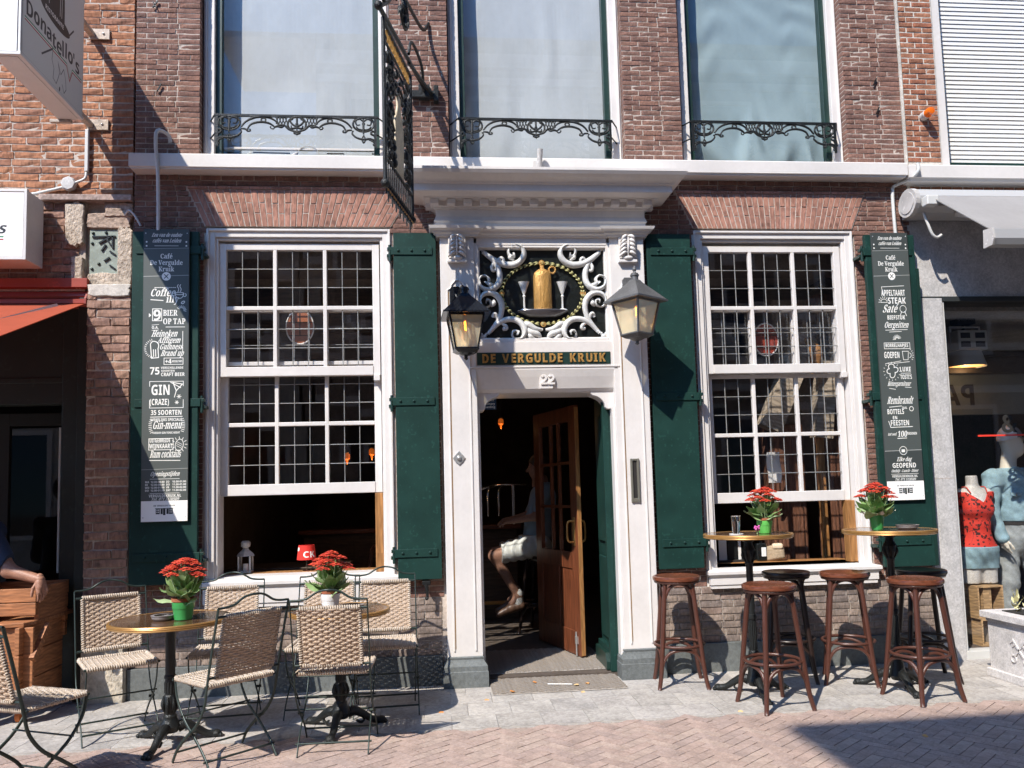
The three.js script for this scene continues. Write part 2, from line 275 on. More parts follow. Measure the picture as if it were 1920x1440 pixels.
// ================================================================ the cafe
const cafe = thing('cafe_building', 'brown brick cafe front with white windows, green shutters and carved white doorway', 'building');
const X0 = -2.30, X1 = 3.975;
{ // walls: mortar bed with bricks laid proud of it
  const wall = part('brick_wall', [
    [-2.30, -1.81], [-0.34, 0.13], [1.56, 2.05], [3.47, X1]].map(([a, b]) => bx(a + 0.006, b - 0.006, 4.0, 7.4, -0.30, -0.0055)).concat(
    [bx(X0 + 0.006, X1 - 0.006, 3.56, 4.03, -0.299, -0.0085), bx(X0 + 0.006, -1.77, 0.0, 3.57, -0.298, -0.009), bx(-0.335, 0.3, 0.0, 3.57, -0.298, -0.009), bx(1.38, 2.085, 0, 3.57, -0.298, -0.009), bx(3.48, X1 - 0.006, 0, 3.57, -0.298, -0.009),
      bx(-1.772, -0.333, 0.0, 0.62, -0.297, -0.0095), bx(2.083, 3.482, 0, 0.62, -0.297, -0.0095), bx(X0, X1, 6.25, 7.5, -0.296, -0.02)]), M.mortar, cafe);
  const L = [];
  [[-2.30, -1.81], [-0.34, 0.13], [1.56, 2.05], [3.47, X1]].forEach(([a, b], i) => { L.push(...courses(a, b, 4.08, 5.78, 0, 0.0425, 0.162, 0.0085, 0.11, 31 + i, 2)); L.push(...courses(a, b, 5.78, 7.3, 0, 0.0425, 0.162, 0.0085, 0.11, 131 + i, 0)); });
  // strip between arches and band, spandrels beside the arches
  L.push(...courses(X0, -0.02, 3.872, 3.958, 0, 0.0425, 0.162, 0.0085, 0.11, 51, 1.2), ...courses(1.70, X1, 3.872, 3.958, 0, 0.0425, 0.162, 0.0085, 0.11, 52, 1.2));
  const sp = [...courses(X0, 0.02, 3.50, 3.872, 0, 0.0425, 0.162, 0.0085, 0.11, 53, 1.3), ...courses(1.67, X1, 3.50, 3.872, 0, 0.0425, 0.162, 0.0085, 0.11, 54, 1.3)];
  for (const b of sp) { const t = (b.y - 3.56) / 0.3, la = lerp(-1.77, -1.915, t), ra = lerp(-0.345, -0.155, t), lb = lerp(2.10, 1.955, t), rb = lerp(3.465, 3.60, t), e = 0.006;
    let x0 = b.x - b.w / 2, x1 = b.x + b.w / 2; const cut = (l, rr) => { if (x1 > l - e && x0 < rr + e) { if (x0 < l - 0.012) x1 = Math.min(x1, l - e); else if (x1 > rr + 0.012) x0 = Math.max(x0, rr + e); else x1 = x0; } };
    cut(la, ra); cut(lb, rb); if (x1 - x0 > 0.012) { b.x = (x0 + x1) / 2; b.w = x1 - x0; L.push(b); } }
  // strips behind and beside the shutters
  for (const [a, b, s] of [[X0, -1.775, 61], [-0.335, 0.02, 62], [1.67, 2.088, 63], [3.478, X1, 64]]) L.push(...courses(a, b, 0.655, 3.50, 0, 0.0425, 0.162, 0.0085, 0.1, s, 0.4));
  layBricks(L, 'cafe', wall, 'brick', 300);
  for (const [a, b, s] of [[X0, 0.0, 71], [1.68, X1, 72]]) { const low = part('low_wall', bx(a + 0.004, b - 0.004, 0.1, 0.655, -0.2, -0.0075), M.mortarDark, cafe); layBricks(courses(a, b, 0.222, 0.655, 0.002, 0.054, 0.175, 0.009, 0.1, s, 2), 'low', low, 'brick', 300); }
}
for (const [b0, b1, t0, t1, seed] of [[-1.765, -0.35, -1.905, -0.165, 3], [2.105, 3.46, 1.962, 3.592, 4]]) { // slanting soldier arches
  const arch = part('brick_arch', hexa([[b0 - 0.004, 3.548], [b1 + 0.004, 3.548], [t1 + 0.004, 3.866], [t0 - 0.004, 3.866]], -0.2, 0.0025), M.mortar, cafe);
  const n = 33, r = rng(seed), e = 0.0046, y0 = 3.55, y1 = 3.838;
  for (let i = 0; i < n; i++) {
    const at = (u, y) => { const t = (y - 3.55) / 0.31; return lerp(lerp(b0, b1, u), lerp(t0, t1, u), t); }, cut = lerp(y0, y1, i % 2 ? 0.36 : 0.64) + (r() - 0.5) * 0.008;
    for (const [a, b] of [[y0, cut - e], [cut + e, y1]]) part('brick', hexa([[at(i / n, a) + e, a], [at((i + 1) / n, a) - e, a], [at((i + 1) / n, b) - e, b], [at(i / n, b) + e, b]].map(([x, y]) => [x + (r() - 0.5) * 0.002, y]), -0.1, 0.006 + (r() - 0.5) * 0.004), BM.arch[r() * 4 | 0], arch);
  }
  const m = 11; for (let i = 0; i < m; i++) { const f = (u) => lerp(t0 + 0.005, t1 - 0.005, u); part('brick', hexa([[f(i / m) + e, 3.845], [f((i + 1) / m) - e, 3.845], [f((i + 1) / m) - e, 3.864], [f(i / m) + e, 3.864]], -0.1, 0.012 + (r() - 0.5) * 0.004), BM.arch[r() * 4 | 0], arch); }
}
part('plinth', bx(X0, 0.0, -0.03, 0.222, -0.15, 0.028, 0.004), M.plinth, cafe); part('plinth', bx(1.68, X1, -0.03, 0.222, -0.15, 0.028, 0.004), M.plinth, cafe);
part('string_course', [mitred([[-0.1, 3.958], [-0.012, 3.958], [-0.01, 3.97], [0, 3.974], [0, 4.07], [-0.006, 4.078], [-0.1, 4.092]], X0 + 0.004, X1 - 0.06, 0.12, -0.1)], M.white, cafe);
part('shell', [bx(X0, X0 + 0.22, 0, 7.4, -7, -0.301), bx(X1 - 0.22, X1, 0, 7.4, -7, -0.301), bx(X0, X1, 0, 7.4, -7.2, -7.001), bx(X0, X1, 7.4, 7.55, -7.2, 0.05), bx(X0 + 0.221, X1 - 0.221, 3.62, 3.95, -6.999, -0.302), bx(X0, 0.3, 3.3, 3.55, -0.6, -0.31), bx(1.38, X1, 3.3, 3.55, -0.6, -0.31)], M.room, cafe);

// upper windows: white frame, green sash, cloth behind the pane
const clothMat = [std([0.47, 0.505, 0.52], 0.85, { bumpMap: T.clothB, bumpScale: 0.0006, map: T.paintC }), std([0.46, 0.495, 0.51], 0.85, { bumpMap: T.clothB, bumpScale: 0.0006, map: T.paintC }), std([0.27, 0.36, 0.385], 0.8, { map: T.paintC })];
[[-1.81, -0.345, 2], [0.135, 1.565, 1], [2.06, 3.485, 5]].forEach(([a, b, s], i) => {
  const w = sub('window', cafe);
  part('frame', [bx(a, a + 0.085, 4.07, 6.26, -0.2, -0.085, 0.004), bx(b - 0.085, b, 4.07, 6.26, -0.2, -0.085, 0.004), bx(a + 0.015, a + 0.03, 4.08, 6.26, -0.086, -0.07, 0.004), bx(b - 0.03, b - 0.015, 4.08, 6.26, -0.086, -0.07, 0.004), bx(a + 0.085, b - 0.085, 6.16, 6.26, -0.2, -0.085)], M.white, w);
  part('sash', frame(a + 0.085, b - 0.085, 4.07, 6.16, 0.048, -0.185, -0.125, 0.003, 0.1), M.greenDark, w);
  part('pane', moved(sheet(b - a - 0.25, 1.94), (a + b) / 2, 5.14, -0.155), M.glass, w);
  const g = new THREE.PlaneGeometry(b - a - 0.1, 2.05, 60, 90), p = g.attributes.position, low = [0.1, 0.0, 0.0][i];
  for (let k = 0; k < p.count; k++) { // cloth with its own folds
    const u = p.getX(k), v = p.getY(k), n1 = fbm(u * 0.3 + 3, v * 0.13 + s, 6, 3, 91 + s), dia = Math.sin((u * 1.3 + v * (i === 2 ? 1.9 : 0.25) + 2.5 * n1) * (i === 2 ? 9 : 6));
    const amt = i === 2 ? 0.006 + 0.045 * clamp(-(v + 0.5) * 1.3, 0, 1) : 0.005; p.setZ(k, amt * dia + 0.012 * (n1 - 0.5));
    if (v < -1.0) p.setY(k, v + low);
  }
  g.computeVertexNormals(); part('curtain', moved(flat(g), (a + b) / 2, 5.17, -0.27), clothMat[i], w);
  if (i === 0) { part('sill_board', bx(a + 0.1, b - 0.1, 4.165, 4.19, -0.5, -0.2), M.greenDark, w); part('blind_rail', bx(a + 0.12, b - 0.12, 4.262, 4.285, -0.24, -0.215, 0.006), M.white, w); }
});
part('upper_room', [bx(X0 + 0.23, X1 - 0.23, 3.96, 4.05, -3, -0.31), bx(X0 + 0.23, X1 - 0.23, 3.96, 7.3, -3.1, -3)], M.room, cafe);

// ground floor sash windows with leaded lights
function sashWindow(a, b, y0, ya, lowBottom, rowH, openTop, seed) { // a..b outer casing, ya meeting rail of the upper sash
  const w = sub('window', cafe), r = rng(seed), iL = a + 0.15, iR = b - 0.16, topY = 3.42;
  part('frame', [frame(a, b, 0.64, 3.545, 0.075, -0.2, -0.012, 0.004, 0.02), frame(a + 0.074, b - 0.074, 0.66, 3.47, 0.022, -0.2, -0.03, 0.005, 0.02), frame(a + 0.012, b - 0.012, 0.66, 3.533, 0.02, -0.02, 0.004, 0.006, 0.02), bx(a + 0.09, b - 0.09, 0.80, y0, -0.28, -0.05, 0.004)], M.white, w);
  part('sill', mitred([[-0.05, 0.64], [-0.03, 0.64], [-0.03, 0.665], [-0.022, 0.67], [-0.022, y0 - 0.075], [-0.008, y0 - 0.06], [0, y0 - 0.05], [0, y0 - 0.028], [-0.01, y0 - 0.02], [-0.08, y0 - 0.006]], a - 0.01, b + 0.03, 0.07, -0.2), M.white, w);
  part('sill_shelf', bx(a + 0.08, b - 0.08, y0 - 0.012, y0 + 0.004, -0.42, -0.281, 0.003), M.oak, w);
  const cols = 3, cw = (iR - iL + 0.03) / cols;
  const leadG = [], sash = (name, yb, rows, z, bottomRail, topRail, top) => {
    const s = w, yt = top ?? yb + rows * rowH - 0.032;
    const st = [bx(iL - 0.055, iL, yb - bottomRail, yt + topRail, z - 0.045, z, 0.004), bx(iR, iR + 0.055, yb - bottomRail, yt + topRail, z - 0.045, z, 0.004), bx(iL - 0.001, iR + 0.001, yb - bottomRail, yb, z - 0.044, z + 0.006, 0.005), bx(iL - 0.001, iR + 0.001, yt, yt + topRail, z - 0.044, z - 0.002, 0.004)];
    for (let c = 1; c < cols; c++) st.push(bx(iL + c * cw - 0.03, iL + c * cw, yb - 0.001, yt + 0.001, z - 0.04, z - 0.003, 0.005));
    for (let k = 1; k < rows; k++) st.push(bx(iL - 0.001, iR + 0.001, yb + k * rowH - 0.032, yb + k * rowH, z - 0.039, z - 0.004, 0.005));
    part(name, st, M.white, s);
    const lead = [];
    for (let c = 0; c < cols; c++) for (let k = 0; k < rows; k++) {
      const xa = iL + c * cw, xb = xa + cw - 0.03, yA = yb + k * rowH, yB = k === rows - 1 ? yt : yA + rowH - 0.032, pw = (xb - xa) / 3, ph = (yB - yA) / 3;
      for (let i = 0; i < 3; i++) for (let j = 0; j < 3; j++) {
        const m = shade(new THREE.Mesh(paneGeo, M.glass)); m.name = 'pane'; m.scale.set(pw - 0.002, ph - 0.002, 1); m.position.set(xa + (i + 0.5) * pw, yA + (j + 0.5) * ph, z - 0.022); m.rotation.set((r() - 0.5) * 0.035, (r() - 0.5) * 0.035, 0); s.add(m);
      }
      for (let i = 1; i < 3; i++) { lead.push(bx(xa + i * pw - 0.0034, xa + i * pw + 0.0034, yA, yB, z - 0.026, z - 0.016, 0.003), bx(xa, xb, yA + i * ph - 0.0034, yA + i * ph + 0.0034, z - 0.0262, z - 0.0158, 0.003)); }
    }
    part('leading', lead, M.lead, s);
    return s;
  };
  sash('upper_sash', ya, 2, -0.05, 0.075, 0.05);
  sash('lower_sash', lowBottom, 3, -0.105, 0.085, 0.03, ya + rowH - 0.035);
  part('meeting_block', bx(iR + 0.004, iR + 0.052, ya - 0.12, ya - 0.074, -0.1, -0.03, 0.004), M.white, w);
  part('jamb_liner', [bx(iR, iR + 0.062, y0, openTop, -0.15, -0.06, 0.004)], M.oak, w, 'unpainted oak strip down the side of the raised sash');
  return w;
}
const paneGeo = sheet(1, 1);
sashWindow(-1.77, -0.34, 0.855, 2.455, 1.55, 0.478, 1.462, 21);
sashWindow(2.09, 3.475, 0.80, 2.43, 1.385, 0.485, 1.30, 22);

// shutters with strap hinges
function shutter(a, b, y0, y1, z, hingeRight, notch) {
  const s = sub('shutter', cafe);
  part('board', [bx(a, b, y0, y1, z, z + 0.038, 0.004)], M.green, s);
  if (notch) part('edge_batten', bx(b - 0.002, b + 0.03, y0, y1 - 0.28, z, z + 0.034, 0.003), M.greenDark, s);
  const h = y1 - y0; [0.145, h * 0.5 - 0.015, h - 0.2].map((d) => y1 - d).forEach((y) => {
    const x0 = hingeRight ? a + 0.03 : a - 0.02, x1 = hingeRight ? b + 0.02 : b - 0.03;
    part('hinge_strap', [bx(x0, x1, y - 0.031, y + 0.031, z + 0.038, z + 0.047, 0.003)], M.green, s);
    for (const k of [0.18, 0.5, 0.82]) part('bolt', (() => { const g = new THREE.SphereGeometry(0.011, 8, 5, 0, 2 * PI, 0, PI / 2); g.rotateX(PI / 2); g.translate(lerp(x0, x1, k), y + 0.002, z + 0.047); return flat(g); })(), M.green, s);
    const hx = hingeRight ? b + 0.028 : a - 0.028; part('pintle', [rod([hx, y - 0.075, z + 0.03], [hx, y + 0.05, z + 0.03], 0.012), bx(hx - 0.024, hx + 0.024, y - 0.045, y - 0.02, -0.03, z + 0.03, 0.003), bx(hx - 0.02, hx + 0.02, y + 0.005, y + 0.03, z, z + 0.042, 0.003)], M.greenDark, s);
  });
  return s;
}
shutter(-2.275, -1.79, 0.83, 3.48, 0.045, true);
shutter(-0.325, 0.005, 0.80, 3.475, 0.045, false);
shutter(1.685, 2.045, 0.81, 3.475, 0.045, true);
shutter(3.505, 3.93, 0.765, 3.465, 0.075, false, true);
for (const [x, y] of [[-0.115, 0.76], [3.62, 0.74]]) part('shutter_catch', [bx(x - 0.03, x + 0.03, y, y + 0.03, 0, 0.1, 0.004), rod([x, y + 0.01, 0.095], [x + 0.008, y - 0.1, 0.09], 0.016, 0.009), ball(x, y - 0.1, 0.09, 0.014)], M.iron, cafe);

// doorway
{
  const door = sub('door_surround', cafe);
  const pil = (a, b) => {
    const o = part('pilaster', [bx(a, b, 0.215, 3.44, -0.1, 0.10, 0.004)], M.white, door);
    const m = (a + b) / 2, x0 = m - 0.075, x1 = m + 0.075;
    part('panel_moulding', [bx(x0 - 0.012, x0, 0.26, 3.02, 0.099, 0.108, 0.003), bx(x1, x1 + 0.012, 0.26, 3.02, 0.099, 0.108, 0.003), tubeN([[x0 - 0.006, 3.015, 0.103], [x0 + 0.02, 3.03, 0.104], [x0 + 0.03, 3.06, 0.104], [m, 3.095, 0.104], [x1 - 0.03, 3.06, 0.104], [x1 - 0.02, 3.03, 0.104], [x1 + 0.006, 3.015, 0.103]], 0.007, 24, 5)], M.white, door);
    part('panel_line', bx(x0 + 0.002, x0 + 0.006, 0.28, 3.0, 0.1, 0.1035), M.gold, door);
    part('pilaster_base', mitred([[-0.02, -0.03], [0.048, -0.03], [0.048, 0.115], [0.043, 0.12], [0.043, 0.155], [0.036, 0.165], [0.022, 0.185], [0.015, 0.20], [0.018, 0.215], [0.008, 0.222], [-0.03, 0.222]], a + 0.012, b - 0.012, 0.10, -0.15), M.plinth, door);
    // carved console: rows of acanthus lobes
    const c = [bx(m - 0.068, m + 0.068, 3.245, 3.435, 0.099, 0.125, 0.004), bx(m - 0.075, m + 0.075, 3.228, 3.25, 0.099, 0.14, 0.004), ball(m, 3.262, 0.135, 0.028, 1.5, 0.7, 0.8)];
    for (let k = 0; k < 5; k++) for (const s of [-1, 1]) { const y = 3.29 + k * 0.031, f = 1 - k * 0.05; c.push(taper([[m + s * 0.006, y + 0.02, 0.14 + k * 0.004], [m + s * 0.03, y + 0.012, 0.156 + k * 0.005], [m + s * 0.058 * f, y - 0.008, 0.148 + k * 0.005], [m + s * 0.068 * f, y - 0.022, 0.132]], [0.010, 0.015, 0.012, 0.004], 8, 5)); }
    c.push(taper([[m, 3.28, 0.145], [m, 3.35, 0.165], [m, 3.43, 0.165]], [0.006, 0.011, 0.009], 8, 6));
    part('console', c, M.white, door);
  };
  pil(0.035, 0.30); pil(1.38, 1.655);
  // entablature
  part('architrave', [mitred([[-0.03, 3.44], [0.0, 3.44], [0.004, 3.452], [0.02, 3.46], [0.024, 3.475], [0.05, 3.486], [0.058, 3.505], [0.0, 3.512], [-0.01, 3.512]], 0.29, 1.40, 0.10), mitred([[-0.01, 3.438], [0.012, 3.438], [0.016, 3.452], [0.03, 3.46], [0.034, 3.475], [0.06, 3.486], [0.068, 3.507], [0.0, 3.515], [-0.02, 3.515]], 0.02, 0.315, 0.115), mitred([[-0.01, 3.438], [0.012, 3.438], [0.016, 3.452], [0.03, 3.46], [0.034, 3.475], [0.06, 3.486], [0.068, 3.507], [0.0, 3.515], [-0.02, 3.515]], 1.365, 1.665, 0.115), bx(0.32, 1.36, 3.38, 3.442, -0.1, 0.085, 0.003)], M.white, door);
  part('frieze', mitred([[-0.05, 3.50], [0.0, 3.50], [0.0, 3.545], [0.012, 3.56], [0.005, 3.575], [-0.004, 3.60], [-0.004, 3.655], [-0.03, 3.655]], 0.005, 1.675, 0.115, -0.02), M.white, door);
  part('cornice', mitred([[-0.05, 3.655], [0.01, 3.655], [0.012, 3.67], [0.03, 3.672], [0.03, 3.712], [0.085, 3.716], [0.09, 3.726], [0.10, 3.728], [0.17, 3.735], [0.175, 3.742], [0.175, 3.79], [0.188, 3.795], [0.192, 3.805], [0.205, 3.815], [0.235, 3.828], [0.262, 3.846], [0.272, 3.862], [0.276, 3.868], [0.276, 3.888], [-0.05, 3.92]], 0.005, 1.675, 0.115, -0.02), M.white, door);
  for (let i = 0; i < 14; i++) { const x = 0.0 + i * (1.68 / 13); part('dentil', bx(x - 0.033, x + 0.033, 3.673, 3.713, 0.12, 0.192, 0.003), M.white, door); }
  for (const s of [0.0, 1.0]) for (let i = 0; i < 1; i++) part('dentil', bx(s ? 1.7 : -0.07, s ? 1.75 : -0.02, 3.673, 3.713, 0.03, 0.09, 0.003), M.white, door);
  // carved panel above the door
  part('panel_frame', [frame(0.295, 1.39, 2.605, 3.40, 0.04, -0.05, 0.082, 0.005, 0.03), frame(0.33, 1.355, 2.63, 3.37, 0.016, -0.05, 0.06, 0.006)], M.white, door);
  const panel = part('relief_panel', bx(0.33, 1.36, 2.62, 3.38, -0.05, 0.03), std([0.012, 0.015, 0.014], 0.3, { map: T.wearC, bumpMap: rep(T.rough, 3), bumpScale: 0.006 }), cafe);
  const silver = std([0.80, 0.80, 0.78], 0.38, { map: rep(T.speck, 4) }), K = 0.000977, pp = ([x, y], z = 0.05) => [0.843 + (x - 703) * K, 3.005 - (y - 540) * K, z];
  const scr = (pts, r, flip) => { const q = pts.map(([x, y], i) => pp([flip ? 1406 - x : x, y], 0.042 + 0.016 * Math.sin(i / (pts.length - 1) * PI))); return taper(q, r.map((v) => v * K * 1.15), pts.length * 5, 7); };
  const curves = [
    [[[225, 200], [300, 262], [370, 300], [450, 312], [512, 290], [550, 238], [545, 182], [500, 150], [452, 160], [430, 198], [446, 232], [478, 226]], [16, 22, 26, 30, 32, 30, 24, 18, 22]],
    [[[250, 222], [318, 290], [350, 368], [350, 440], [320, 490], [268, 516], [214, 500], [186, 452], [200, 410], [240, 404], [262, 436], [242, 462]], [14, 20, 24, 30, 30, 24, 20, 18, 20]],
    [[[248, 872], [308, 802], [348, 742], [364, 662], [350, 600], [308, 556], [250, 545], [206, 570], [195, 618], [224, 656], [264, 642], [266, 606], [240, 600]], [12, 18, 22, 28, 32, 28, 22, 18, 20]],
    [[[262, 858], [330, 790], [400, 760], [470, 764], [520, 800], [545, 860], [520, 912], [470, 916], [445, 882], [465, 855], [494, 868]], [14, 20, 22, 28, 32, 28, 22, 18, 20]],
    [[[330, 285], [372, 292], [388, 270], [368, 252], [352, 266]], [8, 12, 11, 14]], [[[306, 286], [292, 330], [300, 362], [318, 350]], [9, 13, 10, 12]],
    [[[330, 770], [318, 720], [300, 712], [292, 736]], [9, 13, 12, 14]], [[[350, 782], [392, 812], [398, 836], [372, 832]], [9, 13, 12, 14]],
    [[[520, 790], [570, 800], [630, 836], [690, 842]], [10, 24, 20, 10]], [[[540, 812], [590, 862], [650, 880], [672, 906]], [12, 26, 22, 12]], [[[556, 850], [590, 900], [640, 926]], [10, 20, 8]], [[[470, 268], [440, 250], [446, 226]], [8, 16, 6]], [[[300, 470], [270, 470], [262, 448]], [8, 16, 6]], [[[300, 590], [300, 630], [280, 650]], [8, 18, 6]],
  ];
  for (const f of [false, true]) {
    for (const [p, r] of curves) part('scroll', scr(p, r, f), silver, panel);
    for (const [x, y] of [[203, 172], [214, 895]]) { const c = pp([f ? 1406 - x : x, y], 0.04), g = [ball(...c, 0.022, 1, 0.8, 0.8)]; for (let k = 0; k < 4; k++) { const a = PI / 4 + k * PI / 2; g.push(ball(c[0] + 0.027 * Math.cos(a), c[1] + 0.027 * Math.sin(a), 0.038, 0.013)); } part('rosette', g, silver, panel); }
  }
  const wreathGreen = std([0.50, 0.47, 0.20], 0.45, { map: T.speck }), wl = [], N = 46, ew = (a, k = 1) => [0.838 + 0.325 * k * Math.cos(a), 3.0 + 0.245 * k * Math.sin(a)];
  for (let i = 0; i < N; i++) for (const s of [-1, 1]) { const a = i / N * 2 * PI, b = a + 0.12, p = ew(a, 1 + s * 0.005), q = ew(b, 1 + s * 0.042); wl.push(taper([[...p, 0.042], [(p[0] + q[0]) / 2, (p[1] + q[1]) / 2, 0.056], [...q, 0.04]], [0.003, 0.0085, 0.002], 5, 5)); }
  part('wreath', wl, wreathGreen, panel); part('wreath_core', tubeN(Array.from({ length: 40 }, (_, i) => [...ew(i / 40 * 2 * PI), 0.036]), 0.008, 90, 5, true), M.dark, panel);
  for (let k = 0; k < 4; k++) { const [x, y] = ew(PI / 2 * k + PI / 2); const g = lathe([[0.006, 0], [0.022, 0.002], [0.024, 0.012], [0.014, 0.014], [0.008, 0.02], [0, 0.022]], 14); g.rotateX(PI / 2); g.translate(x, y, 0.04); part('rosette', g, M.gold, panel); }
  const jug = lathe([[0, 0], [0.068, 0], [0.073, 0.012], [0.072, 0.27], [0.064, 0.30], [0.04, 0.322], [0.018, 0.332], [0.016, 0.355], [0.022, 0.362], [0, 0.364]], 22); jug.scale(1, 1, 0.6);
  part('jug', [moved(jug, 0.838, 2.862, 0.062), moved(flat(new THREE.TorusGeometry(0.026, 0.0085, 8, 18)), 0.918, 3.185, 0.062)], M.gold, panel);
  for (const x of [0.69, 0.995]) { const g = lathe([[0, 0], [0.04, 0], [0.03, 0.008], [0.008, 0.016], [0.007, 0.1], [0.013, 0.112], [0.007, 0.124], [0.014, 0.14], [0.042, 0.22], [0.046, 0.228], [0, 0.226]], 14); g.scale(1, 1, 0.6); part('goblet', moved(g, x, 2.862, 0.058), silver, panel); }
  const tray = lathe([[0, -0.05], [0.12, -0.045], [0.19, -0.01], [0.205, 0], [0.2, 0.006], [0, 0.004]], 28); tray.scale(1, 1, 0.3); part('tray', moved(tray, 0.838, 2.857, 0.05), std([0.12, 0.12, 0.13], 0.3, { metalness: 0.4 }), panel);
  // name board and lintel
  part('name_band', [bx(0.262, 1.408, 2.40, 2.607, -0.05, 0.092, 0.004), mitred([[-0.02, 2.395], [0.0, 2.395], [0.016, 2.402], [0.016, 2.412], [-0.01, 2.418]], 0.262, 1.408, 0.09)], M.white, door);
  const board = part('name_board', bx(0.305, 1.355, 2.425, 2.522, 0.05, 0.098, 0.002), M.greenDark, cafe);
  const text = 'DE VERGULDE KRUIK', place = (ch, size, depth) => { const g = new TextGeometry(ch, { font: fontBold, size, depth, curveSegments: 4, bevelEnabled: true, bevelSize: 0.0012, bevelThickness: 0.002, bevelSegments: 1 }); g.computeBoundingBox(); return g; };
  const widths = [...text].map((ch) => (ch === ' ' ? 0.048 : place(ch, 0.068, 0.008).boundingBox.max.x + 0.0105)), total = widths.reduce((p, q) => p + q, 0), kx = 0.985 / total; let tx = 0.34;
  [...text].forEach((ch, i) => { if (ch !== ' ') { const g = place(ch, 0.068, 0.008); g.scale(kx, 1, 1); g.translate(tx, 2.4415, 0.098); part('letter', boxUV(flat(g)), M.gold, board); } tx += widths[i] * kx; });
  part('lintel', [prism([[-0.1, 2.215], [0.035, 2.215], [0.042, 2.225], [0.055, 2.24], [0.085, 2.33], [0.1, 2.385], [0.1, 2.398], [-0.1, 2.398]], 0.262, 1.408), bx(0.79, 0.895, 2.235, 2.385, 0.02, 0.086, 0.004)], M.white, door);
  const num = place('22', 0.075, 0.01); num.translate(0.797, 2.268, 0.085); part('house_number', boxUV(flat(num)), M.white, door);
  const spandrel = (f) => { const s = new THREE.Shape(), X = (x) => (f ? 1.675 - x : x); s.moveTo(X(0.29), 2.22); s.lineTo(X(0.29), 2.075); s.lineTo(X(0.345), 2.075); s.quadraticCurveTo(X(0.365), 2.09, X(0.362), 2.1); s.quadraticCurveTo(X(0.375), 2.165, X(0.46), 2.185); s.lineTo(X(0.475), 2.2); s.lineTo(X(0.48), 2.22); s.closePath(); return slab(s, -0.12, 0.03, [], 0.004); };
  part('corner_bracket', spandrel(false), M.white, door); part('corner_bracket', spandrel(true), M.white, door);
  part('door_jamb', [bx(0.29, 0.318, 0.02, 2.1, -0.12, 0.07, 0.004), bx(1.36, 1.392, 0.02, 2.1, -0.12, 0.07, 0.004), bx(0.29, 1.39, 2.21, 2.3, -0.3, 0.0)], M.white, door);
  part('diamond_boss', [slab([[0.15, 1.655], [0.178, 1.68], [0.198, 1.71], [0.178, 1.735], [0.15, 1.765], [0.122, 1.735], [0.102, 1.71], [0.122, 1.68]], 0.1, 0.11, [], 0.003), ball(0.15, 1.71, 0.112, 0.018)], M.steel, door);
  part('letter_slot', [frame(1.478, 1.548, 1.335, 1.675, 0.018, 0.09, 0.116, 0.004, 0.03), bx(1.495, 1.531, 1.36, 1.66, 0.09, 0.102)], std([0.23, 0.22, 0.18], 0.4, { metalness: 0.5 }), door);
  part('slot_opening', bx(1.499, 1.527, 1.37, 1.652, 0.1, 0.1045), M.dark, door);
}
{ // green outer leaf folded against the reveal
  const d = sub('outer_door', cafe);
  part('leaf', [bx(1.335, 1.375, 0.04, 2.2, -0.52, -0.02, 0.003), bx(1.318, 1.337, 0.25, 0.9, -0.45, -0.1, 0.008), bx(1.318, 1.337, 1.02, 2.05, -0.45, -0.1, 0.008), prism([[-0.5, 0.05], [-0.06, 0.05], [-0.06, 0.2], [-0.5, 0.2]], 1.30, 1.34)], M.green, d);
  part('edge_post', bx(1.296, 1.345, 0.03, 2.15, -0.07, -0.015, 0.004), M.green, d);
  part('weather_board', prism([[-0.48, 0.04], [-0.05, 0.04], [-0.05, 0.1], [-0.1, 0.16], [-0.48, 0.16]], 1.27, 1.31), M.greenDark, d);
}
{ // brown panelled inner door, standing ajar
  const d = sub('inner_door', cafe, [1.17, 0.05, -0.5]); d.rotation.y = PI / 2 + 0.27;  // leaf runs back from its near edge
  const W = 0.92; part('leaf', [frame(0, W, 0, 2.12, 0.13, -0.02, 0.02, 0.004, 0.2), bx(0.12, W - 0.12, 0.19, 0.72, -0.009, 0.009), bx(0.12, W - 0.12, 0.72, 0.86, -0.019, 0.019, 0.004), bx(W / 2 - 0.04, W / 2 + 0.04, 0.19, 0.73, -0.018, 0.018, 0.004), ...[0.38, 0.55].map((x) => bx(x - 0.012, x + 0.012, 0.85, 2.0, -0.014, 0.014)), ...[1.25, 1.63].map((y) => bx(0.12, W - 0.12, y - 0.012, y + 0.012, -0.0135, 0.0135))], M.doorBrown, d);
  part('pane', moved(sheet(W - 0.26, 1.14), W / 2, 1.43, 0), M.glass, d);
  part('handle', [tubeN([[0.07, 1.13, -0.02], [0.07, 1.12, -0.075], [0.07, 1.04, -0.085], [0.07, 0.96, -0.075], [0.07, 0.95, -0.02]], 0.009, 20, 7), bx(0.045, 0.095, 0.92, 1.16, -0.026, -0.02, 0.004), tubeN([[0.07, 1.13, 0.02], [0.07, 1.12, 0.075], [0.07, 1.04, 0.085], [0.07, 0.96, 0.075], [0.07, 0.95, 0.02]], 0.009, 20, 7)], M.brass, d);
  part('floor_bolt', [rod([0.07, 0.0, -0.03], [0.07, 0.2, -0.03], 0.008), bx(0.05, 0.09, 0.1, 0.16, -0.034, -0.02)], M.steel, d);
  part('edge_strip', bx(-0.004, 0.0, 0.01, 2.1, -0.018, 0.018), M.oak, d);
}
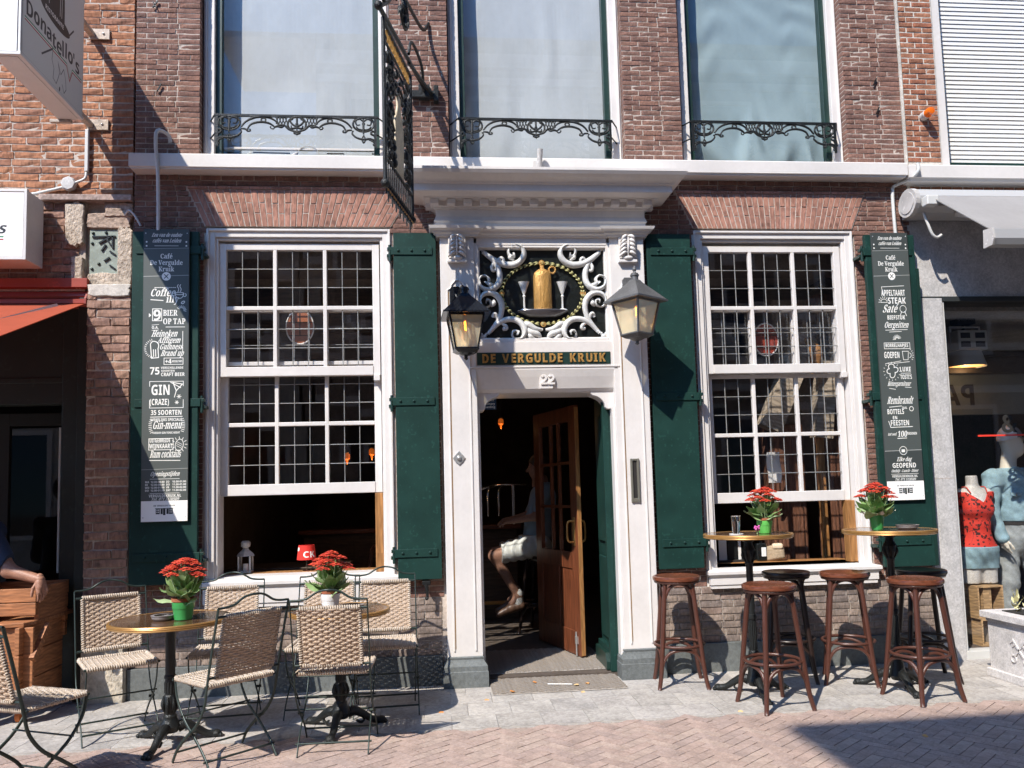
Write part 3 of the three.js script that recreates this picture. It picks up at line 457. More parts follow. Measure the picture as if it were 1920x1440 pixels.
// rooms behind the front
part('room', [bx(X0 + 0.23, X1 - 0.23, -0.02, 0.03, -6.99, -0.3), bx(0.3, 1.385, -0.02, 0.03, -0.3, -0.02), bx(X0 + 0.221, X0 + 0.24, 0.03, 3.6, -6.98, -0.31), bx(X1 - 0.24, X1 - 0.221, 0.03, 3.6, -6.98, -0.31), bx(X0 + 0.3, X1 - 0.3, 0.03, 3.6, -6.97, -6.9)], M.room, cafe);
part('ceiling_beams', [-5, -4.1, -3.2, -2.3, -1.4].map((z) => bx(X0 + 0.25, X1 - 0.25, 3.2, 3.42, z - 0.09, z + 0.09, 0.01)), M.floorWood, cafe);
part('ceiling', bx(X0 + 0.25, X1 - 0.25, 3.42, 3.6, -6.9, -0.62), M.roomPale, cafe);
{ // timber posts and braces seen through the second window
  const w = sub('timber_frame', cafe), bark = std([0.21, 0.085, 0.045], 0.8, { map: T.woodV, bumpMap: rep(T.rough, 6, 0.8), bumpScale: 0.015 }), pale = std([0.55, 0.46, 0.36], 0.8, { map: T.woodC, bumpMap: T.rough, bumpScale: 0.01 });
  part('post', [bx(3.02, 3.36, 0.03, 2.0, -1.15, -0.85, 0.03), bx(3.5, 3.66, 0.03, 3.2, -0.95, -0.75, 0.02)], bark, w); part('post', bx(3.40, 3.455, 0.03, 2.1, -0.72, -0.66, 0.01), M.oak, w);
  part('brace', [bar([3.0, 1.95, -0.8], [3.45, 2.9, -0.8], 0.2, 0.14), bar([3.45, 1.85, -0.7], [3.6, 3.1, -0.7], 0.16, 0.12)], pale, w); part('plaster_infill', bx(3.2, 3.73, 1.9, 3.2, -1.05, -1.0), M.roomPale, w);
  part('carving', [taper([[3.33, 2.75, -0.62], [3.37, 2.6, -0.55], [3.36, 2.42, -0.58]], [0.03, 0.06, 0.03], 10, 8)], M.oak, w);
}

// ================================================================ restaurant next door
const rest = thing('restaurant_building', 'orange-brown brick restaurant front with torn plaster and dark doorway beside the cafe', 'building');
{
  const wall = part('brick_wall', [bx(-6, -2.312, 3.74, 7.2, -0.3, -0.008), bx(-6, -2.66, 3.05, 3.742, -0.3, -0.03), bx(-2.665, -2.308, 3.0, 3.741, -0.3, -0.06), bx(-2.615, -2.306, 0.0, 3.05, -0.3, 0.018)], M.mortar, rest);
  const L = [...courses(-3.62, -2.306, 3.785, 5.62, 0, 0.0565, 0.215, 0.011, 0.11, 201, 2), ...courses(-6, -3.62, 3.785, 5.62, 0, 0.0565, 0.215, 0.011, 0.11, 202, 0), ...courses(-6, -2.306, 5.62, 7.1, 0, 0.0565, 0.215, 0.011, 0.11, 203, 0)];
  const P = [...courses(-2.622, -2.303, 0.76, 3.035, 0.03, 0.0665, 0.2, 0.012, 0.1, 211, 2.2, 0.35), ...courses(-3.6, -2.70, 3.13, 3.735, -0.015, 0.062, 0.2, 0.012, 0.1, 212, 1.8)];
  for (const b of P) b.jit = 0.014;
  layBricks(P, 'pier', wall, 'brick', 110, BGr, 'brickwork'); layBricks(L, 'neighbour', wall, 'brick', 190, BGr);
  const r = rng(77), patch = (x0, x1, y0, y1, z1, m, n = 26, name = 'plaster') => { const pts = []; for (let i = 0; i < n; i++) { const a = i / n * 2 * PI, q = 1 / Math.max(Math.abs(Math.cos(a)), Math.abs(Math.sin(a))), j = 0.86 + 0.14 * r(); pts.push([(x0 + x1) / 2 + Math.cos(a) * q * j * (x1 - x0) / 2, (y0 + y1) / 2 + Math.sin(a) * q * j * (y1 - y0) / 2]); } part(name, slab(pts, -0.06, z1, [], 0.006), m, rest); };
  const pl = std([0.60, 0.50, 0.40], 0.9, { map: rep(T.brickC, 1.2), bumpMap: rep(T.brickB, 2), bumpScale: 0.012 }), pl2 = std([0.56, 0.42, 0.33], 0.92, { map: rep(T.brickC, 1.4), bumpMap: rep(T.rough, 3), bumpScale: 0.015 });
  patch(-2.80, -2.655, 3.38, 3.74, 0.014, pl); patch(-2.75, -2.66, 3.06, 3.32, 0.012, pl); patch(-2.66, -2.31, 3.53, 3.66, -0.012, pl2); patch(-2.42, -2.305, 3.06, 3.56, -0.004, pl); patch(-2.64, -2.32, 3.04, 3.19, -0.006, pl); patch(-2.52, -2.3, 3.62, 3.74, -0.002, pl2); patch(-2.62, -2.3, 2.99, 3.09, 0.035, M.mortarWhite);
  part('ledge', [bx(-2.98, -2.303, 3.737, 3.785, -0.1, 0.035, 0.006)], std([0.48, 0.36, 0.31], 0.9, { map: rep(T.brickC, 1), bumpMap: T.brickB, bumpScale: 0.008 }), rest);
  // riveted iron plate in the hole
  const plate = part('iron_plate', bx(-2.63, -2.41, 3.17, 3.54, -0.07, -0.03), std([0.36, 0.42, 0.36], 0.7, { map: rep(T.wearC, 2), bumpMap: T.rough, bumpScale: 0.01 }), rest);
  for (const [x, y] of [[-2.575, 3.5], [-2.48, 3.505], [-2.58, 3.42], [-2.58, 3.22], [-2.53, 3.26]]) part('rivet', ball(x - 0.03, y, -0.029, 0.012), M.ironGreen, plate);
  const strap = [[-2.59, 3.47, -2.42, 3.475], [-2.54, 3.42, -2.46, 3.47], [-2.48, 3.45, -2.45, 3.40], [-2.44, 3.48, -2.44, 3.38], [-2.52, 3.36, -2.49, 3.41], [-2.46, 3.36, -2.42, 3.33], [-2.5, 3.28, -2.46, 3.31], [-2.46, 3.25, -2.42, 3.22]]; for (const [a, b, c, d] of strap) part('strap', bar([a - 0.02, b, -0.026], [c - 0.02, d, -0.026], 0.012, 0.014), M.iron, plate);  // dark raised bars standing in for black cut-outs in the plate
  part('base_stone', [bx(-2.605, -2.305, -0.06, 0.745, -0.2, 0.075, 0.01)], std([0.62, 0.56, 0.47], 0.9, { map: rep(T.brickC, 0.8), bumpMap: rep(T.brickB, 1.5), bumpScale: 0.012 }), rest);
  part('doorway_frame', [bx(-2.84, -2.69, 0.0, 2.95, -0.25, -0.09, 0.006), bx(-2.70, -2.61, 0.0, 3.02, -0.3, -0.02, 0.003), bx(-6, -2.69, 2.2, 3.05, -0.25, -0.12, 0.004), bx(-6, -2.84, 2.36, 2.40, -0.13, -0.11, 0.004)], std([0.022, 0.03, 0.027], 0.5, { map: T.wearC }), rest);
  const d = sub('door', rest); part('leaf', [frame(-3.5, -2.86, 0.03, 2.17, 0.1, -0.5, -0.46, 0.004)], M.dark, d); part('pane', moved(sheet(0.44, 1.9), -3.18, 1.1, -0.48), M.glass, d); part('pull_bar', [rod([-2.93, 0.95, -0.43], [-2.93, 1.4, -0.43], 0.011), bx(-2.95, -2.91, 1.13, 1.17, -0.46, -0.42)], M.steel, d);
  part('glass_door_rails', [bx(-3.02, -3.005, 0.9, 2.05, -0.458, -0.447), bx(-2.9, -2.89, 0.9, 2.05, -0.458, -0.447)], M.plasticGrey, d);
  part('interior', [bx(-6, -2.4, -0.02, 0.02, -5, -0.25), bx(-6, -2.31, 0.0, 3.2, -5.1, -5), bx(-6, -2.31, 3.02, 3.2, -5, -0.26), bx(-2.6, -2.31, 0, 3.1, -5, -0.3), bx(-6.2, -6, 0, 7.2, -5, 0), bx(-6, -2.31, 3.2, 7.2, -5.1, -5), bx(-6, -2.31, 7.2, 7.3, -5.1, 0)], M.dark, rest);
  part('red_board', bx(-6, -2.62, 3.065, 3.135, -0.05, 0.03, 0.003), std([0.40, 0.05, 0.025], 0.6, { map: T.wearC }), rest);
  part('conduit', bx(-2.655, -2.628, 3.965, 4.30, 0.002, 0.03, 0.006), M.plasticGrey, rest); part('cable', [tubeN([[-2.64, 3.96, 0.02], [-2.65, 3.91, 0.025], [-2.7, 3.88, 0.03], [-2.74, 3.87, 0.03]], 0.01, 16, 6)], M.plasticGrey, rest); part('cable', [tubeN([[-2.78, 3.85, 0.02], [-2.9, 3.82, 0.015], [-3.1, 3.78, 0.015], [-3.5, 3.77, 0.015]], 0.011, 16, 6)], M.plasticGrey, rest);
  const jb = lathe([[0, 0], [0.05, 0], [0.055, 0.008], [0.055, 0.04], [0.048, 0.048], [0, 0.05]], 8); jb.rotateX(PI / 2); part('junction_box', moved(jb, -2.765, 3.865, 0.0), M.whiteOld, rest);
  part('cable', tubeN([[-2.36, 3.64, 0.0], [-2.32, 3.66, 0.03], [-2.28, 3.62, 0.03], [-2.235, 3.54, 0.03]], 0.008, 16, 6), M.plasticGrey, rest);
  rebase(rest, [-3.9, 0, 0]);
}
const red = phys([0.46, 0.085, 0.033], 0.95, { map: rep(T.paintC, 2), bumpMap: T.clothB, bumpScale: 0.0005, specularIntensity: 0.2, transmission: 0.3, side: THREE.DoubleSide });
{
  const a = thing('red_awning', 'orange-red fabric awning reaching out over the restaurant doorway', 'awning');
  part('cassette', [prism([[-0.118, 2.925], [-0.02, 2.925], [0.02, 2.945], [0.02, 2.975], [-0.025, 2.99], [-0.015, 3.01], [-0.025, 3.045], [-0.118, 3.05]], -6, -2.64)], std([0.34, 0.05, 0.03], 0.42, { map: T.paintC }), a);
  part('end_cap', prism([[-0.118, 2.92], [-0.015, 2.92], [0.025, 2.94], [0.025, 2.98], [-0.02, 3.05], [-0.118, 3.055]], -2.641, -2.628), std([0.25, 0.04, 0.025], 0.5), a);
  part('fabric', prism([[0.0, 2.94], [1.38, 2.36], [1.383, 2.364], [0.003, 2.945]], -6, -2.645), red, a);
  part('front_bar', prism([[1.36, 2.33], [1.41, 2.32], [1.42, 2.38], [1.37, 2.39]], -6, -2.635), M.plasticGrey, a);
  part('arm', [bar([-2.8, 2.9, 0.1], [-3.0, 2.6, 0.75], 0.03, 0.04), bar([-3.0, 2.6, 0.75], [-2.78, 2.35, 1.36], 0.03, 0.04)], M.plasticGrey, a);
  rebase(a, [-4.2, 2.9, 0]);
}
const logoStripes = (g, pts, w) => { ['#1f7a4d', '#e8e6e0', '#a03038'].forEach((c, k) => { g.strokeStyle = c; g.lineWidth = w; g.beginPath(); pts.forEach(([x, y], i) => (i ? g.lineTo(x, y + k * w) : g.moveTo(x, y + k * w))); g.stroke(); }); };
{ // box sign standing out from the wall
  const s = thing('projecting_sign', 'grey-white box sign lettered Donatello\'s standing out from the orange-brown brick wall', 'sign');
  const alu = std([0.70, 0.69, 0.67], 0.4, { map: T.paintC });
  part('box', [bx(-2.72, -2.553, 4.245, 5.15, 0.302, 1.16, 0.004), ...[[4.24, 4.262], [5.133, 5.156]].map(([a, b]) => bx(-2.724, -2.549, a, b, 0.298, 1.164, 0.003)), bx(-2.69, -2.58, 4.236, 4.2405, 0.32, 1.14)], alu, s);
  const t = canvasTex(860, 900, (g, w, h) => {
    g.fillStyle = '#cfd0cc'; g.fillRect(0, 0, w, h);
    g.strokeStyle = '#b9bab6'; g.lineWidth = 8; g.strokeRect(6, 6, w - 12, h - 12);
    logoStripes(g, [[30, 632], [600, 632], [650, 720], [690, 632], [835, 632]], 9);
    g.fillStyle = '#22262a'; g.font = 'bold 150px sans-serif'; g.textBaseline = 'alphabetic';
    [...'Donatello\'s'].reduce((x, ch, i) => { g.save(); g.translate(x, 610 - 12 * Math.sin(i)); g.rotate((i % 3 - 1) * 0.05); g.fillText(ch, 0, 0); g.restore(); return x + g.measureText(ch).width * 0.93; }, 36);
    // hat with a brush through it
    g.fillStyle = '#1c2024'; g.beginPath(); g.ellipse(430, 400, 210, 58, 0.06, 0, 7); g.fill();
    g.beginPath(); g.moveTo(300, 390); g.bezierCurveTo(310, 200, 320, 120, 350, 60); g.lineTo(545, 60); g.bezierCurveTo(560, 160, 560, 280, 560, 390); g.closePath(); g.fill();
    g.strokeStyle = '#cfd0cc'; g.lineWidth = 7; for (const x of [345, 500, 525]) { g.beginPath(); g.moveTo(x, 100); g.lineTo(x - 8, 350); g.stroke(); }
    g.fillStyle = '#e6e6e2'; g.font = 'bold 44px sans-serif'; g.fillText('RISTORANTE', 285, 415);
    g.strokeStyle = '#33373a'; g.lineWidth = 12; g.beginPath(); g.moveTo(250, 760); g.lineTo(400, 640); g.moveTo(620, 420); g.lineTo(700, 330); g.stroke();
    g.lineWidth = 5; g.beginPath(); [[400, 650], [390, 720], [420, 770], [410, 840], [455, 860], [480, 810], [500, 760], [480, 700], [520, 760], [560, 700], [590, 760], [600, 830], [570, 870], [540, 820]].forEach(([x, y], i) => (i ? g.lineTo(x, y) : g.moveTo(x, y))); g.stroke();
    g.beginPath(); g.ellipse(505, 872, 8, 18, 0.2, 0, 7); g.fillStyle = '#33373a'; g.fill();
  });
  const f = sheet(0.84, 0.885); f.rotateY(PI / 2); part('printed_face', moved(f, -2.5505, 4.699, 0.731), new THREE.MeshStandardMaterial({ map: t, roughness: 0.45 }), s);
  const f2 = sheet(0.84, 0.885); f2.rotateY(-PI / 2); part('printed_face', moved(f2, -2.7225, 4.699, 0.731), new THREE.MeshStandardMaterial({ map: t, roughness: 0.45 }), s);
  part('end_panel', [bx(-2.70, -2.573, 4.26, 5.13, 1.16, 1.1655)], std([0.8, 0.79, 0.77], 0.4), s);
  const rust = std([0.62, 0.50, 0.40], 0.6, { map: rep(T.brickC, 2) });
  for (const y of [4.30, 5.03]) { part('bracket', [bx(-2.645, -2.60, y + 0.02, y + 0.055, 0.01, 0.31, 0.003), bx(-2.645, -2.49, y, y + 0.085, 0.0, 0.014, 0.003)], rust, s); part('bolt', ball(-2.535, y + 0.045, 0.014, 0.01), M.steel, s); }
  part('lower_stay', bx(-2.78, -2.63, 4.215, 4.24, 0.28, 0.31, 0.004), rust, s);
  rebase(s, [-2.64, 4.24, 0]);
}
{
  const s = thing('wall_sign', 'white box sign ending in \'s with green and red lines above the awning', 'sign');
  part('box', [bx(-4.0, -2.94, 3.205, 3.72, 0.03, 0.27, 0.004), frame(-4.004, -2.936, 3.20, 3.725, 0.022, 0.25, 0.282, 0.003)], std([0.66, 0.65, 0.63], 0.45, { map: T.paintC }), s);
  const t = canvasTex(1024, 512, (g, w, h) => { g.fillStyle = '#f1efec'; g.fillRect(0, 0, w, h); g.fillStyle = '#20252a'; g.font = 'bold italic 120px sans-serif'; g.textAlign = 'right'; g.fillText('Donatello\'s', 905, 330); logoStripes(g, [[200, 356], [892, 356]], 11); });
  part('printed_face', moved(sheet(1.016, 0.475), -3.47, 3.4625, 0.2765), new THREE.MeshStandardMaterial({ map: t, roughness: 0.4 }), s);
  rebase(s, [-3.47, 3.2, 0]);
}

// ================================================================ clothing shop on the other side
const shop = thing('clothing_shop_building', 'clothing shop front with grey stone facing, blinds upstairs and a display window', 'building');
const greyStone = std([0.60, 0.585, 0.58], 0.6, { map: rep(T.stoneC, 1.3), bumpMap: T.brickB, bumpScale: 0.0015 });
{
  const wall = part('brick_wall', [bx(3.98, 4.31, 4.0, 7.4, -0.3, -0.006), bx(3.98, 9, 3.84, 4.0, -0.3, -0.006), bx(4.3, 9, 6.3, 7.4, -0.3, -0.006)], M.mortarWhite, shop);
  layBricks([...courses(3.996, 4.306, 4.135, 5.75, 0, 0.0465, 0.145, 0.012, 0.1, 301, 2), ...courses(3.996, 4.306, 5.75, 7.3, 0, 0.0465, 0.145, 0.012, 0.1, 302, 0), ...courses(4.0, 6, 3.872, 3.925, 0.004, 0.053, 0.095, 0.012, 0.1, 303, 1)], 'shop', wall, 'brick', 300);
  part('party_seam', bx(3.974, 3.995, 4.1, 7.4, -0.05, 0.012, 0.003), M.mortarWhite, shop);
  part('string_course', mitred([[-0.1, 3.93], [-0.02, 3.93], [-0.01, 3.95], [0, 3.955], [0, 4.055], [-0.01, 4.065], [-0.1, 4.1]], 3.925, 9, 0.12, -0.1), M.white, shop);
  const w = sub('window', shop);
  part('frame', [bx(4.312, 4.40, 4.10, 6.3, -0.2, -0.03, 0.004), bx(4.40, 9, 4.10, 4.13, -0.2, -0.03, 0.004), bx(6.5, 6.6, 4.1, 6.3, -0.2, -0.03)], M.white, w);
  part('sash', [bx(4.40, 4.425, 4.13, 6.3, -0.15, -0.06, 0.003), bx(4.40, 6.5, 4.13, 4.165, -0.15, -0.06, 0.003)], M.greenDark, w);
  part('pane', moved(sheet(2.07, 2.1), 5.46, 5.215, -0.1), M.glass, w);
  const sl = (() => { const g = new THREE.BoxGeometry(2.02, 0.043, 0.0018); g.rotateX(-0.22); return flat(g); })(), bm = std([0.78, 0.77, 0.74], 0.5);
  for (let i = 0; i < 52; i++) { const m = part('blind_slat', sl, bm, w); m.position.set(5.47, 4.185 + i * 0.04, -0.17); }
  part('blind_back', bx(4.43, 6.5, 4.15, 6.3, -0.3, -0.25), M.roomPale, w);
  part('fascia', [bx(3.955, 9, 2.975, 3.86, -0.2, 0.0, 0.003)], greyStone, shop); part('fascia_cap', bx(4.0, 9, 3.835, 3.87, -0.05, 0.06, 0.003), M.plasticGrey, shop);
  part('pillar', [bx(3.972, 4.195, -0.03, 2.955, -0.25, 0.03, 0.003)], greyStone, shop); part('pillar_joint', bx(3.97, 4.197, 1.455, 1.459, 0.0, 0.0312), M.mortar, shop);
  part('window_head', bx(3.975, 9, 2.93, 2.972, -0.2, 0.02, 0.003), std([0.03, 0.035, 0.037], 0.4), shop);
  const dw = sub('display_window', shop);
  part('frame', [bx(4.195, 4.222, 0.05, 2.93, -0.08, 0.012, 0.003), bx(4.195, 9, -0.01, 0.062, -0.1, 0.03, 0.003)], M.plasticGrey, dw);
  part('pane', moved(sheet(4.7, 2.87), 6.57, 1.495, -0.035), M.glass, dw);
  part('red_line', moved(sheet(3.2, 0.014), 6.07, 1.803, -0.033), std([0.75, 0.05, 0.03], 0.5), dw);
  const lt = (s, size) => { const g = new TextGeometry(s, { font: fontBold, size, depth: 0.002, curveSegments: 4 }); return boxUV(flat(g)); };
  part('window_lettering', [moved(lt('& D', 0.15), 4.68, 1.825, -0.034)], M.dark, dw);
  part('interior', [bx(4.2, 9, -0.02, 0.045, -4, -0.04), bx(4.0, 9, 0, 3.0, -4.1, -4), bx(8.9, 9, 0, 3, -4, 0), bx(4.0, 4.19, 0, 3, -4, -0.26), bx(4, 9, 4, 7.4, -4.1, -4), bx(8.9, 9, 3, 7.5, -4, 0), bx(4, 9, 7.4, 7.5, -4.1, 0.02), bx(4, 9, 3.0, 4.1, -4, -0.31)], M.room, shop);
  part('ceiling', bx(4.2, 9, 2.9, 2.99, -4, -0.21), std([0.30, 0.29, 0.27], 0.8, { map: T.stoneC }), shop);
  part('ceiling_beam', [bx(4.2, 8.9, 2.42, 2.62, -0.75, -0.62), bx(4.2, 8.9, 2.56, 2.60, -0.61, -0.58)], M.dark, shop);
  rebase(shop, [5.5, 0, 0]);
  const bn = thing('reflection_panel', 'grey added panel with mirrored letters PA standing in for a reflection in the shop window', 'reflection_stand_in', [5.35, 1.72, -0.85]);  // added panel imitating a sign reflected in the shop glass
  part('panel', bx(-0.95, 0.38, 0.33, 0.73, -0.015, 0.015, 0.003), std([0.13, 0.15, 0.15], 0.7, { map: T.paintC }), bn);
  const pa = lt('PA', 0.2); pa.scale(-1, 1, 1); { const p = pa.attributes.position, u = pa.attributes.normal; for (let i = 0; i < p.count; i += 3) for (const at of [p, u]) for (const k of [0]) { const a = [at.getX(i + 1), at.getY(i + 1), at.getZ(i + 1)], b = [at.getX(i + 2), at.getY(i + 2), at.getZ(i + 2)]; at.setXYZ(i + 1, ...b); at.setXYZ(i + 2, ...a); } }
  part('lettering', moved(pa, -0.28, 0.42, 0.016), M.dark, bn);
}
{ // ceiling lamp in the shop
  const l = thing('shop_pendant_lamp', 'grey industrial ceiling lamp glowing orange inside the shop', 'lamp', [4.78, 2.9, -0.55]);
  part('mount', [bx(-0.09, 0.09, -0.05, 0.0, -0.05, 0.05, 0.004), rod([0, -0.05, 0], [0, -0.12, 0], 0.012)], M.dark, l);
  part('bracket', [bx(-0.15, -0.13, -0.27, -0.08, -0.02, 0.02), bx(0.13, 0.15, -0.27, -0.08, -0.02, 0.02), bx(-0.15, 0.15, -0.085, -0.07, -0.02, 0.02)], M.steel, l);
  part('housing', [bx(-0.14, 0.14, -0.30, -0.12, -0.12, 0.12, 0.01), lathe([[0.13, -0.30], [0.17, -0.44], [0.165, -0.44], [0.125, -0.30]], 20)], std([0.34, 0.36, 0.35], 0.45), l);
  for (const [x, y] of [[-0.07, -0.17], [0.07, -0.17], [-0.07, -0.25], [0.07, -0.25]]) part('vent', bx(x - 0.045, x + 0.045, y - 0.025, y + 0.025, 0.12, 0.1225), M.dark, l);
  const g = lathe([[0, -0.425], [0.15, -0.425], [0.15, -0.43], [0, -0.432]], 20); part('glow', g, std([0.9, 0.5, 0.2], 0.5, { emissive: C(1, 0.48, 0.14), emissiveIntensity: 1.0 }), l);
  const p = new THREE.PointLight(C(1, 0.62, 0.3), 0.12, 0, 2); p.position.set(0, -0.5, 0); p.castShadow = true; l.add(p);
}
{ // grey awning
  const a = thing('grey_awning', 'pale grey folding awning above the clothing shop window', 'awning');
  part('cassette', [prism([[0.02, 3.62], [0.2, 3.62], [0.26, 3.66], [0.27, 3.74], [0.22, 3.81], [0.02, 3.82]], 3.90, 9)], std([0.40, 0.40, 0.40], 0.45), a);
  const cap = (x0, x1, s) => prism(Array.from({ length: 18 }, (_, i) => { const q = i / 18 * 2 * PI; return [0.16 + s * 0.125 * Math.cos(q), 3.715 + s * 0.115 * Math.sin(q)]; }), x0, x1);
  part('end_cap', [cap(3.862, 3.9, 1), cap(3.856, 3.863, 0.75)], M.whiteOld, a);
  part('fabric', prism([[0.2, 3.78], [1.0, 3.17], [1.004, 3.175], [0.204, 3.786]], 3.99, 9), std([0.29, 0.28, 0.275], 0.8, { map: T.paintC, bumpMap: T.clothB, bumpScale: 0.0004 }), a);
  part('front_bar', [prism([[0.95, 3.09], [1.03, 3.09], [1.05, 3.13], [1.04, 3.20], [0.96, 3.21]], 3.92, 9)], std([0.40, 0.40, 0.40], 0.4, { metalness: 0.2 }), a);
  part('bar_cap', prism([[0.945, 3.085], [1.035, 3.085], [1.056, 3.13], [1.045, 3.205], [0.955, 3.216]], 3.905, 3.921), M.whiteOld, a);
  part('arm', [bar([4.25, 3.62, 0.2], [4.7, 3.4, 0.6], 0.035, 0.05), bar([4.7, 3.4, 0.6], [4.3, 3.15, 0.98], 0.03, 0.045), bx(3.92, 4.02, 3.64, 3.72, 0.26, 0.34, 0.01)], M.plasticGrey, a);
  part('crank_hook', tubeN([[3.97, 3.63, 0.2], [3.99, 3.52, 0.22], [4.02, 3.44, 0.22], [4.06, 3.41, 0.22], [4.1, 3.43, 0.22]], 0.012, 20, 6), M.plasticGrey, a);
  rebase(a, [5.5, 3.6, 0]);
}
{
  const b = thing('alarm_beacon', 'small orange alarm beacon with white base on the shop\'s upper brick wall', 'alarm light', [4.165, 4.535, 0]);
  const tilt = (g) => { g.rotateX(PI / 2); return g; };
  part('base', tilt(lathe([[0, 0], [0.036, 0], [0.036, 0.05], [0.03, 0.055], [0, 0.056]], 16)), M.whiteOld, b);
  part('dome', tilt(lathe([[0.033, 0.056], [0.037, 0.062], [0.036, 0.10], [0.028, 0.118], [0, 0.124]], 16)), phys([0.85, 0.17, 0.01], 0.2, { transmission: 0.2, clearcoat: 0.5 }), b);
}
// pipes and small fixtures on the cafe front
part('rain_pipe', [tubeN([[3.985, 4.06, 0.15], [3.985, 3.99, 0.15], [3.95, 3.95, 0.08], [3.86, 3.92, 0.03], [3.83, 3.88, 0.025], [3.825, 3.7, 0.025], [3.83, 3.47, 0.025]], 0.014, 40, 8)], M.plasticGrey, cafe);
part('conduit', [tubeN([[-2.02, 4.2, 0.03], [-2.03, 4.25, 0.05], [-2.08, 4.25, 0.13], [-2.09, 4.15, 0.145], [-2.08, 3.9, 0.12], [-2.08, 3.48, 0.1]], 0.014, 40, 7)], M.plasticGrey, cafe);
{ const f = sub('flag_holder', cafe); part('socket', [rod([0.83, 3.985, 0.14], [0.835, 4.12, 0.19], 0.022, 0.022, 12), bx(0.78, 0.85, 3.98, 4.05, 0.118, 0.13, 0.004)], M.whiteOld, f); }
part('wall_anchor', [bar([-2.17, 5.3, 0.012], [-2.13, 5.36, 0.012], 0.008, 0.01), bar([-2.14, 5.3, 0.012], [-2.17, 5.35, 0.012], 0.008, 0.01), bar([-2.13, 4.62, 0.012], [-2.10, 4.68, 0.012], 0.008, 0.01), bar([3.73, 4.8, 0.012], [3.76, 4.86, 0.012], 0.008, 0.01), bar([3.74, 4.55, 0.012], [3.77, 4.61, 0.012], 0.008, 0.01)], M.iron, cafe);

// ================================================================ houses across the street (behind the camera; they shade the street and show in the panes)
const oppBrick = std([0.42, 0.33, 0.27], 0.9, { map: rep(T.brickC, 0.8), bumpMap: T.brickB, bumpScale: 0.006 }), oppPale = std([0.62, 0.58, 0.52], 0.8, { map: T.stoneC });
function opposite(name, label, x0, x1, h, m, cols, storeys, band) {
  const b = thing(name, label, 'building', [(x0 + x1) / 2, 0, 9.2], PI), W = x1 - x0;
  part('wall', [bx(-W / 2, W / 2, 0, h, -9, 0)], m, b);
  part('cornice', [bx(-W / 2, W / 2, h - 0.7, h - 0.4, 0, 0.1, 0.01)], M.white, b);
  for (const y of [band, band + 0.9, band + 1.55, 2 * band - 0.25, 2 * band, 3 * band].filter((q) => q < h - 0.9)) part('band', bx(-W / 2 + 0.01, W / 2 - 0.01, y - 0.05, y + 0.1, 0, 0.06), M.white, b);
  for (let s = 0; s < storeys; s++) for (let c = 0; c < cols; c++) { const x = -W / 2 + (c + 0.5) * W / cols, y = s * band + 0.75; part('window', frame(x - 0.6, x + 0.6, y, y + band - 1.05, 0.09, -0.02, 0.05), M.white, b); part('pane', bx(x - 0.51, x + 0.51, y + 0.09, y + band - 1.14, -0.05, 0.012), std([0.02, 0.025, 0.03], 0.05), b); }
  return b;
}
const tall = opposite('town_house', 'tall brown brick house across the street with white window frames', -2.35, 22, 10.9, oppBrick, 10, 3, 3.3);
part('added_shadow_slab', bx(12.17, 14.135, 10.78, 10.895, -2.2, 0), M.white, tall);  // unseen overhang added so its edges shape the shadow on the street
opposite('town_house', 'lower pale rendered house across the street', -14, -2.42, 7.2, oppPale, 5, 2, 3.2);

